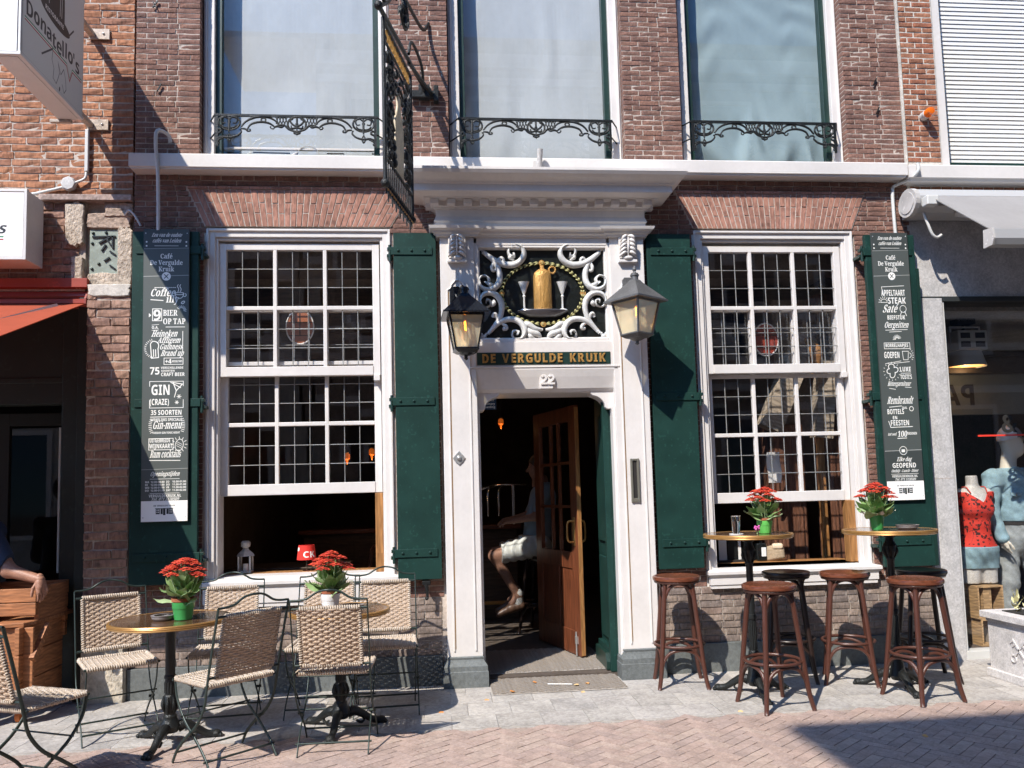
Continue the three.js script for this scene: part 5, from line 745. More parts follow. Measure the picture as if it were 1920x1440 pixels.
// ================================================================ tables
function footedBase(o, h, R, bar_) {
  const col = bar_ ? [[0.05, h - 0.005], [0.045, h - 0.02], [0.028, h - 0.03], [0.03, h - 0.05], [0.046, h - 0.085], [0.042, h - 0.12], [0.026, h - 0.16], [0.03, h - 0.175], [0.024, h - 0.19], [0.0235, 0.55], [0.031, 0.545], [0.033, 0.53], [0.031, 0.515], [0.0235, 0.51], [0.0245, 0.3], [0.034, 0.29], [0.036, 0.26], [0.03, 0.22], [0.042, 0.18], [0.046, 0.14], [0.055, 0.115], [0.06, 0.09], [0.04, 0.06], [0, 0.058]]
    : [[0.06, h - 0.005], [0.05, h - 0.02], [0.03, h - 0.035], [0.029, h - 0.06], [0.028, h - 0.3], [0.034, h - 0.305], [0.034, h - 0.32], [0.028, h - 0.325], [0.03, 0.29], [0.036, 0.28], [0.04, 0.25], [0.036, 0.2], [0.03, 0.175], [0.04, 0.165], [0.04, 0.15], [0.05, 0.13], [0.06, 0.105], [0.045, 0.07], [0, 0.068]];
  part('column', lathe(col.slice().reverse(), 20, 0.5), M.iron, o);
  const fl = []; for (let k = 0; k < 12; k++) { const a = k / 12 * 2 * PI, r = bar_ ? 0.024 : 0.029; fl.push(rod([r * Math.cos(a), bar_ ? 0.31 : 0.3, r * Math.sin(a)], [r * Math.cos(a), bar_ ? 0.5 : h - 0.34, r * Math.sin(a)], 0.0048, 0.0048, 5)); }
  for (let k = 0; k < 8; k++) { const a = k / 8 * 2 * PI, c = Math.cos(a), s = Math.sin(a), y = bar_ ? h - 0.17 : 0.18; fl.push(taper([[0.026 * c, y, 0.026 * s], [0.045 * c, y + 0.05, 0.045 * s], [0.038 * c, y + 0.1, 0.038 * s]], [0.005, 0.012, 0.003], 6, 5)); }
  part('column_ornament', fl, M.iron, o).userData.kind = 'stuff';
  for (let k = 0; k < 3; k++) { // scrolled legs ending in paws
    const a = PI / 2 + k * 2 * PI / 3 + 0.12, c = Math.cos(a), s = Math.sin(a), p = (r, y, w = 0) => [r * c - w * s, y, r * s + w * c];
    part('foot', [taper([p(0.03, 0.10), p(0.08, 0.105), p(0.14, 0.075), p(0.2, 0.035), p(R, 0.02)], [0.026, 0.03, 0.024, 0.02, 0.022], 16, 8), taper([p(0.05, 0.07), p(0.1, 0.09), p(0.15, 0.05), p(0.13, 0.025), p(0.1, 0.04)], [0.012, 0.014, 0.012, 0.007], 12, 6), ball(...p(R + 0.012, 0.022), 0.03, 1, 0.75, 1, 10), ...[-0.02, 0, 0.02].map((w) => ball(...p(R + 0.034, 0.013, w), 0.014, 1, 0.9, 1, 7))], M.iron, o);
  }
}
function roundTable(name, label, group, x, z, r, h, bar_) {
  const o = thing(name, label, 'table', [x, 0, z], 0, group);
  const top = lathe([[0, h], [r - 0.012, h], [r - 0.012, h - 0.02], [0, h - 0.022]], 56); part('tabletop', boxUV(top), M.tableTop, o);
  part('rim', lathe([[r - 0.013, h + 0.0015], [r - 0.002, h + 0.001], [r + 0.002, h - 0.005], [r - 0.001, h - 0.009], [r + 0.002, h - 0.013], [r - 0.001, h - 0.018], [r + 0.001, h - 0.024], [r - 0.01, h - 0.03], [r - 0.04, h - 0.028], [r - 0.013, h + 0.0015]], 56), M.brass, o);
  part('top_plate', [bx(-0.11, 0.11, h - 0.035, h - 0.022, -0.012, 0.012), bx(-0.012, 0.012, h - 0.036, h - 0.0225, -0.11, 0.11)], M.iron, o);
  footedBase(o, h - 0.03, bar_ ? 0.25 : 0.25, bar_); return o;
}
roundTable('cafe_table', 'low round brass-rimmed table carrying a green flowerpot, between the woven chairs', 'low round tables', -1.63, 1.13, 0.345, 0.735, false);
roundTable('cafe_table', 'low round brass-rimmed table carrying a white flowerpot, below the open window', 'low round tables', -0.64, 1.02, 0.31, 0.735, false);
roundTable('bar_table', 'high round brass-rimmed bar table with a glass of water on it', 'high bar tables', 2.15, 0.715, 0.305, 1.105, true);
roundTable('bar_table', 'high round brass-rimmed bar table beside the clothing shop pillar', 'high bar tables', 3.17, 0.755, 0.31, 1.105, true);

// ================================================================ bentwood bar stools
function makeStool(label, wood, seatM, pos, turn) {
  const o = thing('bar_stool', label, 'bar stool', pos, turn, 'bentwood bar stools'), H = 0.79, leg = (k, y) => { const a = k * PI / 2, r = y > 0.12 ? lerp(0.215, 0.135, (y - 0.12) / 0.64) : lerp(0.245, 0.215, y / 0.12); return [r * Math.cos(a), y, r * Math.sin(a)]; };
  part('seat', boxUV(lathe([[0, H - 0.012], [0.09, H - 0.011], [0.14, H - 0.005], [0.165, H + 0.001], [0.174, H - 0.004], [0.177, H - 0.014], [0.174, H - 0.03], [0.165, H - 0.034], [0.15, H - 0.03], [0, H - 0.028]], 40, 0.5)), seatM, o);
  part('seat_ring', lathe([[0.165, H - 0.033], [0.168, H - 0.038], [0.162, H - 0.05], [0.14, H - 0.05], [0.135, H - 0.033]], 36), wood, o);
  for (let k = 0; k < 4; k++) {
    part('leg', taper([leg(k, H - 0.04), leg(k, 0.6), leg(k, 0.4), leg(k, 0.22), leg(k, 0.1), leg(k, 0)], [0.0165, 0.0175, 0.0175, 0.0165, 0.0145], 18, 9), wood, o);
    const mid = (y, r) => { const a = (k + 0.5) * PI / 2; return [r * Math.cos(a), y, r * Math.sin(a)]; }, inw = (k2, y, f, t) => { const p = leg(k2, y), m = mid(y, f); return [lerp(p[0], m[0], t), y, lerp(p[2], m[2], t)]; };
    const arch = (y0, y1, f) => taper([inw(k, y0, f, 0.03), inw(k, y0 + (y1 - y0) * 0.45, f, 0.1), inw(k, y0 + (y1 - y0) * 0.85, f, 0.4), mid(y1, f * 0.98), inw(k + 1, y0 + (y1 - y0) * 0.85, f, 0.4), inw(k + 1, y0 + (y1 - y0) * 0.45, f, 0.1), inw(k + 1, y0, f, 0.03)], [0.0095, 0.0122, 0.0122, 0.0122, 0.0095], 26, 7);
    part('bent_brace', arch(0.585, 0.742, 0.132), wood, o); part('bent_brace', arch(0.13, 0.275, 0.165), wood, o);
  }
  const ring = (r, y, t) => { const g = new THREE.TorusGeometry(r, t, 8, 48); g.rotateX(PI / 2); g.translate(0, y, 0); return flat(g); };
  part('foot_ring', ring(0.178, 0.295, 0.0115), wood, o);
  return o;
}
makeStool('red-brown bentwood stool standing by the door pilaster', M.stool, M.stoolSeat, [1.735, 0, 0.345], 0.62);
makeStool('red-brown bentwood stool in front of the water glass table', M.stool, M.stoolSeat, [2.155, 0, 1.02], 0.95);
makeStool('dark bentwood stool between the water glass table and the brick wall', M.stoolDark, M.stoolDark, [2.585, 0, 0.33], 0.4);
makeStool('red-brown bentwood stool between the two bar tables', M.stool, M.stoolSeat, [2.955, 0, 0.50], 0.35);
makeStool('red-brown bentwood stool in front of the bar table by the shop', M.stool, M.stoolSeat, [3.175, 0, 1.02], 1.0);
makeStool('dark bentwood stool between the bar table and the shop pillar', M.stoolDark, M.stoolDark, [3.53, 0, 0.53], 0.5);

// ================================================================ woven folding chairs
function weave(w, h, nu, nv, rw) { // wefts run along x, over and under the warps
  const out = [], pu = w / nu;
  for (let j = 0; j < nv; j++) {
    const y = -h / 2 + (j + 0.5) * h / nv, n = nu * 4, P = [], I = [], k = 5;
    for (let i = 0; i <= n; i++) { const x = -w / 2 + i * w / n, z = 0.0042 * Math.cos(PI * (x + w / 2) / pu + j * PI), yy = y + 0.0012 * Math.sin(i * 1.7 + j); for (let q = 0; q < k; q++) { const a = q / k * 2 * PI; P.push(x, yy + rw * Math.cos(a), z + rw * 0.85 * Math.sin(a)); } }
    for (let i = 0; i < n; i++) for (let q = 0; q < k; q++) { const a = i * k + q, b = i * k + (q + 1) % k; I.push(a, b, a + k, b, b + k, a + k); }
    const g = new THREE.BufferGeometry(); g.setAttribute('position', new THREE.Float32BufferAttribute(P, 3)); g.setIndex(I); g.computeVertexNormals(); out.push(boxUV(flat(g), 6));
  }
  for (let i = 0; i <= nu; i++) out.push(boxUV(rod([-w / 2 + i * pu, -h / 2, 0], [-w / 2 + i * pu, h / 2, 0], 0.0042, 0.0042, 4), 6));
  return mergeGeometries(out);
}
function bend(g, f) { const p = g.attributes.position; for (let i = 0; i < p.count; i++) { const [x, y, z] = f(p.getX(i), p.getY(i), p.getZ(i)); p.setXYZ(i, x, y, z); } g.computeVertexNormals(); return g; }
function makeChair(label, pos, turn) {
  const o = thing('woven_chair', label, 'chair', pos, turn, 'woven folding chairs'), W = 0.212;
  const A = [[0.87, -0.295], [0.66, -0.235], [0.45, -0.18], [0.34, -0.15], [0.24, -0.075], [0.16, 0.035], [0.08, 0.13], [0.0, 0.185]], B = [[0.445, 0.195], [0.34, 0.165], [0.24, 0.085], [0.16, -0.03], [0.08, -0.13], [0.0, -0.195]];
  const strip = (pts, x) => { const g = tubeN(pts.map(([y, z]) => [x, y, z]), 0.0105, 30, 6), p = g.attributes.position; for (let i = 0; i < p.count; i++) p.setX(i, x + (p.getX(i) - x) * 0.42); return g; };
  for (const s of [-1, 1]) { part('back_leg', strip(A, s * W), M.ironGreen, o); part('front_leg', strip(B, s * (W - 0.016)), M.ironGreen, o); part('pivot', rod([s * (W - 0.024), 0.197, -0.02], [s * (W + 0.01), 0.197, -0.02], 0.009), M.ironGreen, o); }
  part('top_rail', tubeN([[-W, 0.872, -0.295], [-0.16, 0.874, -0.295], [-0.115, 0.884, -0.295], [-0.06, 0.917, -0.295], [0, 0.928, -0.31], [0.06, 0.917, -0.295], [0.115, 0.884, -0.295], [0.16, 0.874, -0.295], [W, 0.872, -0.295]], 0.0068, 40, 6), M.ironGreen, o);
  for (const [y, z, t] of [[0.825, -0.282, 0.0075], [0.50, -0.193, 0.0075], [0.447, 0.19, 0.0075], [0.45, -0.16, 0.0075], [0.06, 0.15, 0.006], [0.06, -0.15, 0.006], [0.26, 0.1, 0.005]]) part('cross_rod', rod([-W, y, z], [W, y, z], t), M.ironGreen, o);
  part('back_panel', backWeave, M.ropeTan, o); part('back_edging', backEdge, M.rope, o);
  part('seat_panel', seatWeave, M.rope, o); part('seat_edging', seatEdge, M.rope, o);
  return o;
}
const backWeave = bend(weave(0.335, 0.32, 11, 23, 0.0068), (x, y, z) => [x, 0.6625 + y, z - 0.2375 - 0.274 * y - 0.012 * (1 - (x / 0.17) ** 2)]);
const seatWeave = (() => { const g = weave(0.39, 0.345, 13, 24, 0.0072); g.rotateX(-PI / 2); return bend(g, (x, y, z) => [x, 0.452 + y - 0.014 * Math.cos(z / 0.18 * PI / 2) * (1 - 0.4 * (x / 0.2) ** 2), z + 0.015]); })();
const coil = (a, b, r, turns, t) => { const pts = [], A = V(...a), B = V(...b), d = B.clone().sub(A), u = V(0, 1, 0).cross(d).lengthSq() > 1e-6 ? V(0, 1, 0).cross(d).normalize() : V(1, 0, 0), w = d.clone().normalize().cross(u); const n = turns * 7; for (let i = 0; i <= n; i++) { const q = i / n, an = q * turns * 2 * PI; pts.push(A.clone().addScaledVector(d, q).addScaledVector(u, Math.cos(an) * r).addScaledVector(w, Math.sin(an) * r)); } return flat(new THREE.TubeGeometry(new THREE.CatmullRomCurve3(pts), n, t, 4)); };
const backEdge = join([coil([-0.168, 0.825, -0.282], [0.168, 0.825, -0.282], 0.011, 26, 0.0065), coil([-0.168, 0.50, -0.195], [0.168, 0.50, -0.195], 0.011, 26, 0.0065), coil([-0.168, 0.5, -0.195], [-0.168, 0.825, -0.281], 0.007, 24, 0.006), coil([0.168, 0.5, -0.195], [0.168, 0.825, -0.281], 0.007, 24, 0.006)]);
const seatEdge = join([coil([-0.198, 0.449, 0.19], [0.198, 0.449, 0.19], 0.012, 30, 0.007), coil([-0.198, 0.452, -0.16], [0.198, 0.452, -0.16], 0.012, 30, 0.007), coil([-0.197, 0.452, -0.16], [-0.197, 0.45, 0.19], 0.008, 26, 0.006), coil([0.197, 0.452, -0.16], [0.197, 0.45, 0.19], 0.008, 26, 0.006)]);
const face = (x, z) => Math.atan2(x, z);
makeChair('woven folding chair standing before the pale base stone of the brick pier', [-2.04, 0, 0.86], face(0.5, 0.86));
makeChair('woven folding chair between the green-pot table and the brick wall', [-1.43, 0, 0.66], face(0.1, 1));
makeChair('woven folding chair with its back to the street at the green-pot table', [-1.22, 0, 1.46], face(-0.70, -0.71));
makeChair('woven folding chair with its back to the street at the white-pot table', [-0.62, 0, 1.33], face(0.02, -1));
makeChair('woven folding chair behind the white-pot table, below the red candle glass', [-0.815, 0, 0.60], face(-0.06, 1));
makeChair('woven folding chair below the oak strip of the open window', [-0.385, 0, 0.63], face(0.06, 1));
makeChair('woven folding chair standing alone, nearest the wooden bench', [-2.12, 0, 1.80], face(0.42, -0.9));

// ================================================================ potted plants
const leafGeo = (() => { const g = new THREE.PlaneGeometry(1, 1, 4, 5), p = g.attributes.position; for (let i = 0; i < p.count; i++) { const t = p.getY(i) + 0.5, u = p.getX(i) * 2, w = Math.sin(PI * Math.pow(t, 0.8)) * 0.5 + 0.06 * (1 - t); p.setXYZ(i, u * w * 0.62, t, 0.16 * u * u * w - 0.28 * t * t + 0.05 * Math.sin(t * 9 + u)); } g.computeVertexNormals(); return flat(g); })();
function plant(label, pos, potM, rimM, potR, potH, size, seed, wrap) {
  const o = thing('flower_pot', label, 'potted plant', pos), r = rng(seed);
  part('pot', lathe([[0, 0], [potR * 0.72, 0], [potR * 0.76, 0.004], [potR * 0.9, potH * 0.62], [potR * 0.93, potH * 0.63], [potR * 0.95, potH * 0.66], [potR, potH], [potR * 0.94, potH], [potR * 0.88, potH * 0.7], [0, potH * 0.7]], 28, 0.4), potM, o);
  if (rimM) part('inner_pot', lathe([[potR * 0.85, potH * 0.8], [potR * 0.9, potH * 1.02], [potR * 1.0, potH * 1.04], [potR * 1.02, potH * 1.22], [potR * 0.94, potH * 1.22], [potR * 0.86, potH * 1.0], [0, potH]], 26, 0.4), rimM, o);
  const y0 = potH * (rimM ? 1.12 : 0.9);
  part('soil', moved(lathe([[0, 0.004], [potR * 0.85, 0]], 16), 0, y0 - 0.012, 0), M.dark, o);
  if (wrap) for (let k = 0; k < 5; k++) { const m = part('paper_collar', leafGeo, std([0.74, 0.70, 0.62], 0.8, { side: THREE.DoubleSide }), o); const a = k / 5 * 2 * PI + 0.5; m.position.set(potR * 0.8 * Math.cos(a), potH * 0.98, potR * 0.8 * Math.sin(a)); m.scale.setScalar(0.085); m.rotation.set(0, -a + PI / 2, 0); m.rotateX(1.5); }
  const stems = [];
  for (let k = 0; k < 30; k++) {
    const a = k * 2.4 + r() * 1.1, lvl = k / 30, up = y0 + lvl * size * 0.5, out = potR * 0.35 * (1 - lvl * 0.3), L = size * (0.46 + 0.22 * r()) * (1 - lvl * 0.3);
    const m = shade(new THREE.Mesh(leafGeo, M.leaf[r() * 3 | 0])); m.name = 'leaf'; m.position.set(out * Math.cos(a), up, out * Math.sin(a)); m.scale.set(L * 1.05, L, L); m.rotation.set(0, -a + PI / 2, 0); m.rotateX(0.45 + 0.8 * (1 - lvl) + 0.55 * r()); m.rotateY((r() - 0.5) * 1.1); m.rotateZ((r() - 0.5) * 0.5); o.add(m);
  }
  const pet = [[], [], []], heads = [];
  for (let k = 0; k < 19; k++) {
    const a = k * 2.4 + 0.5 + 0.9 * r(), q = Math.sqrt((k + 0.3) / 19), hx = q * size * 0.47 * Math.cos(a), hz = q * size * 0.47 * Math.sin(a), hy = y0 + size * (0.94 - 0.4 * q * q + 0.13 * (r() - 0.45)); heads.push([hx, hy, hz]);
    stems.push(taper([[hx * 0.25, y0, hz * 0.25], [hx * 0.7, (y0 + hy) / 2, hz * 0.7], [hx, hy, hz]], [0.0035, 0.0025, 0.002], 6, 5));
    for (let j = 0; j < 22; j++) { // florets of four petals
      const b = j * 2.4, qq = Math.sqrt(j / 22) * size * 0.165, fx = hx + qq * Math.cos(b), fz = hz + qq * Math.sin(b), fy = hy + size * 0.075 * (1 - (qq / (size * 0.165)) ** 2) + 0.004 * (r() - 0.5), s = size * (0.042 + 0.012 * r()), col = r() * 3 | 0;
      for (let p = 0; p < 4; p++) { const c = b + p * PI / 2, g = new THREE.SphereGeometry(s * 0.55, 5, 3); g.scale(1, 0.4, 0.75); g.rotateY(-c); g.translate(fx + s * 0.5 * Math.cos(c), fy + 0.1 * s * Math.sin(c * 3), fz + s * 0.5 * Math.sin(c)); pet[col].push(flat(g)); }
    }
  }
  part('stems', stems, M.leaf[1], o); pet.forEach((l, i) => { if (l.length) part('blossom', l, M.petal[i], o).userData.kind = 'stuff'; });
  return o;
}
plant('red flowering plant in a glossy green pot with terracotta rim on the low table', [-1.535, 0.737, 1.2], M.potGreen, M.terracotta, 0.066, 0.105, 0.235, 1);
plant('red flowering plant in a ribbed white pot with terracotta rim on the low table', [-0.69, 0.737, 1.08], M.potWhite, M.terracotta, 0.06, 0.105, 0.235, 2);
plant('red flowering plant in a lime green pot next to the glass of water', [2.245, 1.107, 0.79], M.potLime, M.terracotta, 0.054, 0.088, 0.215, 3);
plant('red flowering plant in a green pot with white paper collar by the clothing shop', [3.06, 1.107, 0.80], M.potGreen, null, 0.05, 0.11, 0.225, 4, true);

// ================================================================ things on the tables
{
  const g = thing('water_glass', 'tall glass of water on the high bar table', 'glass', [2.035, 1.112, 0.80]);
  part('glass', lathe([[0, 0.0], [0.025, 0.0], [0.026, 0.006], [0.032, 0.118], [0.0345, 0.122], [0.0335, 0.124], [0.0305, 0.118], [0.0245, 0.012], [0, 0.01]], 24, 0.5), phys([0.95, 0.97, 0.97], 0.02, { transmission: 1, thickness: 0.003, ior: 1.45 }), g);
  part('water', lathe([[0, 0.0115], [0.0242, 0.0122], [0.0285, 0.085], [0, 0.085]], 20), phys([0.95, 0.98, 0.98], 0.0, { transmission: 1, thickness: 0.05, ior: 1.33 }), g);
  const c = thing('beer_mat', 'white card beer mat under the glass of water', 'coaster', [2.035, 1.107, 0.80]); part('card', lathe([[0, 0], [0.048, 0], [0.048, 0.004], [0, 0.004]], 24), M.potWhite, c);
  const ash = (label, x, y, z, m, s = 1) => { const a = thing('ashtray', label, 'ashtray', [x, y, z], 0, 'round ashtrays on the tables'); part('dish', lathe([[0, 0], [0.05 * s, 0], [0.062 * s, 0.012], [0.064 * s, 0.026], [0.058 * s, 0.028], [0.05 * s, 0.014], [0, 0.01]], 28, 0.5), m, a); part('rest_ring', lathe([[0.05 * s, 0.022], [0.066 * s, 0.024], [0.068 * s, 0.03], [0.05 * s, 0.03]], 28), m, a); };
  const zinc = std([0.30, 0.27, 0.26], 0.5, { metalness: 0.4 });
  ash('round grey ashtray beside the green flowerpot', -1.655, 0.737, 1.19, zinc); ash('round grey ashtray on the bar table by the clothing shop', 3.27, 1.107, 0.82, zinc, 1.15); ash('dark flat ashtray beside the white flowerpot', -0.56, 0.737, 1.06, zinc, 1.1);
  const sm = thing('flower_sprig', 'tiny pink flower sprig beside the lime green pot', 'flowers', [2.16, 1.107, 0.86]); part('blossom', Array.from({ length: 9 }, (_, i) => ball(0.014 * Math.cos(i * 2.4), 0.03 + 0.003 * i, 0.014 * Math.sin(i * 2.4), 0.008, 1, 1, 1, 6)), std([0.55, 0.1, 0.35], 0.6), sm); part('stem', rod([0, 0, 0], [0, 0.035, 0], 0.004), M.leaf[0], sm);
}
// ================================================================ mats, leaves
{
  const mm = std([0.27, 0.235, 0.20], 0.95, { map: T.stoneC }), wm = (w, d, nu, nv) => { const g = weave(w, d, nu, nv, 0.011); g.rotateX(-PI / 2); g.scale(1, 0.7, 1); return g; };
  const m = thing('door_mat', 'coarse woven grey-brown mat lying on the paving before the door', 'door mat', [0.835, 0.004, 0.17], 0.012); part('weave', moved(wm(0.97, 0.46, 28, 20), 0, 0.008, 0), mm, m); part('backing', bx(-0.488, 0.488, 0.0, 0.006, -0.232, 0.232), M.mortarDark, m);
  const n = thing('hall_mat', 'coarse woven mat on the floor inside the doorway', 'door mat', [0.835, 0.032, -0.55]); part('weave', moved(wm(0.95, 0.86, 28, 36), 0, 0.006, 0), mm, n); part('backing', bx(-0.478, 0.478, 0.0, 0.006, -0.43, 0.43), M.mortarDark, n);
  const r = rng(44), tan = [[0.55, 0.22, 0.06], [0.62, 0.42, 0.2], [0.6, 0.3, 0.1]].map((c) => std(c, 0.8, { side: THREE.DoubleSide }));
  [[0.47, 0.40], [0.98, 0.31], [1.06, 0.29], [0.66, 0.16], [0.98, 0.42], [0.3, 0.5], [-0.02, 0.75], [1.9, 1.1], [2.7, 1.75]].forEach(([x, z], i) => { const l = shade(new THREE.Mesh(leafGeo, tan[i % 3])); l.name = numbered('fallen_leaf'); l.position.set(x, z < 0.41 ? 0.024 : 0.005, z); l.scale.set(0.05, 0.04, 0.03); l.rotation.set(-PI / 2 + 0.15, 0, r() * 6); l.userData = { label: i < 5 ? 'small dry tan leaf lying on or by the door mat' : 'small dry tan leaf lying loose on the paving', category: 'leaf', group: i < 5 ? 'dry leaves by the door mat' : 'dry leaves on the street' }; scene.add(l); });
  const st = thing('paper_straw', 'thin pale straw lying across the door mat', 'straw', [0.85, 0.024, 0.26], -0.22); part('tube', rod([-0.09, 0, 0], [0.09, 0, 0], 0.004), M.potWhite, st);
}

// ================================================================ figures
const smin = (a, b, k) => { const h = clamp(0.5 + 0.5 * (b - a) / k, 0, 1); return lerp(b, a, h) - k * h * (1 - h); };
function capsule(p, a, b, ra, rb) { const abx = b[0] - a[0], aby = b[1] - a[1], abz = b[2] - a[2], px = p[0] - a[0], py = p[1] - a[1], pz = p[2] - a[2], t = clamp((px * abx + py * aby + pz * abz) / (abx * abx + aby * aby + abz * abz + 1e-9), 0, 1), dx = px - abx * t, dy = py - aby * t, dz = pz - abz * t; return Math.sqrt(dx * dx + dy * dy + dz * dz) - lerp(ra, rb, t); }
const bonesField = (bones, k = 0.03) => (p) => { let d = 1e9; for (const [a, b, ra, rb] of bones) d = d > 1e8 ? capsule(p, a, b, ra, rb) : smin(d, capsule(p, a, b, ra, rb ?? ra), k); return d; };
function sdfMesh(f, lo, hi, n) {
  const mc = new MarchingCubes(n, new THREE.MeshStandardMaterial(), false, false, 400000); mc.isolation = 0; const h = n / 2, w = (i, k) => lerp(lo[k], hi[k], ((i - h) / h + 1) / 2);
  for (let z = 0; z < n; z++) for (let y = 0; y < n; y++) for (let x = 0; x < n; x++) mc.field[x + y * n + z * n * n] = -f([w(x, 0), w(y, 1), w(z, 2)]);
  mc.update(); const N = mc.count, P = new Float32Array(N * 3), Nn = new Float32Array(N * 3), e = 0.002;
  for (let i = 0; i < N; i++) { const p = [0, 1, 2].map((k) => lerp(lo[k], hi[k], (mc.positionArray[i * 3 + k] + 1) / 2)); P.set(p, i * 3); const g = [0, 1, 2].map((k) => { const a = p.slice(), b = p.slice(); a[k] += e; b[k] -= e; return f(a) - f(b); }), l = Math.hypot(...g) || 1; Nn.set(g.map((v) => v / l), i * 3); }
  const g = new THREE.BufferGeometry(); g.setAttribute('position', new THREE.BufferAttribute(P, 3)); g.setAttribute('normal', new THREE.BufferAttribute(Nn, 3));
  // face winding to agree with the normals
  for (let i = 0; i < N; i += 3) { const v = [0, 1, 2].map((k) => V(P[(i + k) * 3], P[(i + k) * 3 + 1], P[(i + k) * 3 + 2])), c = v[1].clone().sub(v[0]).cross(v[2].clone().sub(v[0])); if (c.x * Nn[i * 3] + c.y * Nn[i * 3 + 1] + c.z * Nn[i * 3 + 2] < 0) for (const A of [P, Nn]) for (let k = 0; k < 3; k++) { const t = A[(i + 1) * 3 + k]; A[(i + 1) * 3 + k] = A[(i + 2) * 3 + k]; A[(i + 2) * 3 + k] = t; } }
  return boxUV(g);
}
// five separate fingers: palm from wrist w, direction d (towards the fingertips), s = side towards the thumb, out = back of the hand
function handBones(w, d, s, out, curl = 0.5, k = 1) {
  const D = V(...d).normalize(), S = V(...s).normalize(), O = V(...out).normalize(), W = V(...w), at = (a, b, c) => { const v = W.clone().addScaledVector(D, a * k).addScaledVector(S, b * k).addScaledVector(O, c * k); return [v.x, v.y, v.z]; }, B = [[at(-0.02, 0, 0), at(0.05, 0.012, 0), 0.024 * k, 0.02 * k], [at(0.02, -0.012, 0), at(0.08, -0.024, 0), 0.02 * k, 0.014 * k], [at(0.02, 0.012, 0), at(0.085, 0.024, 0), 0.02 * k, 0.014 * k]], F = [];
  [[0.03, 0.072, 0.085], [0.011, 0.08, 0.088], [-0.008, 0.074, 0.086], [-0.026, 0.058, 0.078]].forEach(([b, L, a0], i) => { let p = at(a0 - 0.012, b, 0), ang = 0.1; const seg = [0.45, 0.3, 0.25]; seg.forEach((q, j) => { ang += curl * (0.35 + 0.25 * j) + 0.05 * i; const v = V(...p).addScaledVector(D, Math.cos(ang) * L * q * k).addScaledVector(O, -Math.sin(ang) * L * q * k), e = [v.x, v.y, v.z]; F.push([p, e, (0.0092 - j * 0.0012) * k, (0.0082 - j * 0.0012) * k]); p = e; }); });
  let p = at(0.018, 0.026, -0.004); [[0.03, 0.022, -0.008], [0.028, 0.008, -0.01], [0.022, 0.002, -0.008]].forEach(([a, b, c]) => { const v = V(...p).addScaledVector(D, a * k).addScaledVector(S, b * k).addScaledVector(O, c * k), e = [v.x, v.y, v.z]; F.push([p, e, 0.0105 * k, 0.009 * k]); p = e; });
  return { palm: B, fingers: F };
}
function handMesh(w, d, s, out, curl, k = 1) { const h = handBones(w, d, s, out, curl, k), fp = bonesField(h.palm, 0.02), ff = h.fingers.map((b) => b), f = (p) => { let q = fp(p), m = 1e9; for (const [a, b, ra, rb] of ff) m = Math.min(m, capsule(p, a, b, ra, rb)); return smin(q, m, 0.006); }; const c = V(...w).addScaledVector(V(...d).normalize(), 0.08 * k), R = 0.135 * k; return sdfMesh(f, [c.x - R, c.y - R, c.z - R], [c.x + R, c.y + R, c.z + R], 72); }
function headMesh(c, fw) { // face looks along fw (in the x-z plane)
  const a = Math.atan2(fw[0], fw[1]), ca = Math.cos(a), sa = Math.sin(a), loc = (p) => { const x = p[0] - c[0], z = p[2] - c[2]; return [x * ca - z * sa, p[1] - c[1], x * sa + z * ca]; };
  const el = (p, q, r) => { const k0 = Math.hypot((p[0] - q[0]) / r[0], (p[1] - q[1]) / r[1], (p[2] - q[2]) / r[2]); return (k0 - 1) * Math.min(...r); };
  const f = (w) => { const p = loc(w); let d = el(p, [0, 0.03, -0.01], [0.075, 0.095, 0.095]); d = smin(d, el(p, [0, -0.045, 0.022], [0.055, 0.065, 0.066]), 0.03); d = smin(d, capsule(p, [0, 0.005, 0.085], [0, -0.032, 0.108], 0.008, 0.014), 0.015); for (const s of [-1, 1]) { d = smin(d, el(p, [s * 0.078, -0.005, -0.005], [0.01, 0.03, 0.018]), 0.008); d = Math.max(d, -el(p, [s * 0.03, 0.012, 0.096], [0.016, 0.009, 0.012])); d = smin(d, el(p, [s * 0.03, 0.012, 0.08], [0.012, 0.008, 0.011]), 0.002); } d = Math.max(d, -el(p, [0, -0.066, 0.094], [0.022, 0.003, 0.01])); return smin(d, capsule(w, [c[0], c[1] - 0.18, c[2]], [c[0], c[1] - 0.07, c[2]], 0.06, 0.055), 0.03); };
  return sdfMesh(f, [c[0] - 0.15, c[1] - 0.2, c[2] - 0.15], [c[0] + 0.15, c[1] + 0.16, c[2] + 0.15], 72);
}
const rel = (g, o) => { g.translate(-o[0], -o[1], -o[2]); return g; };
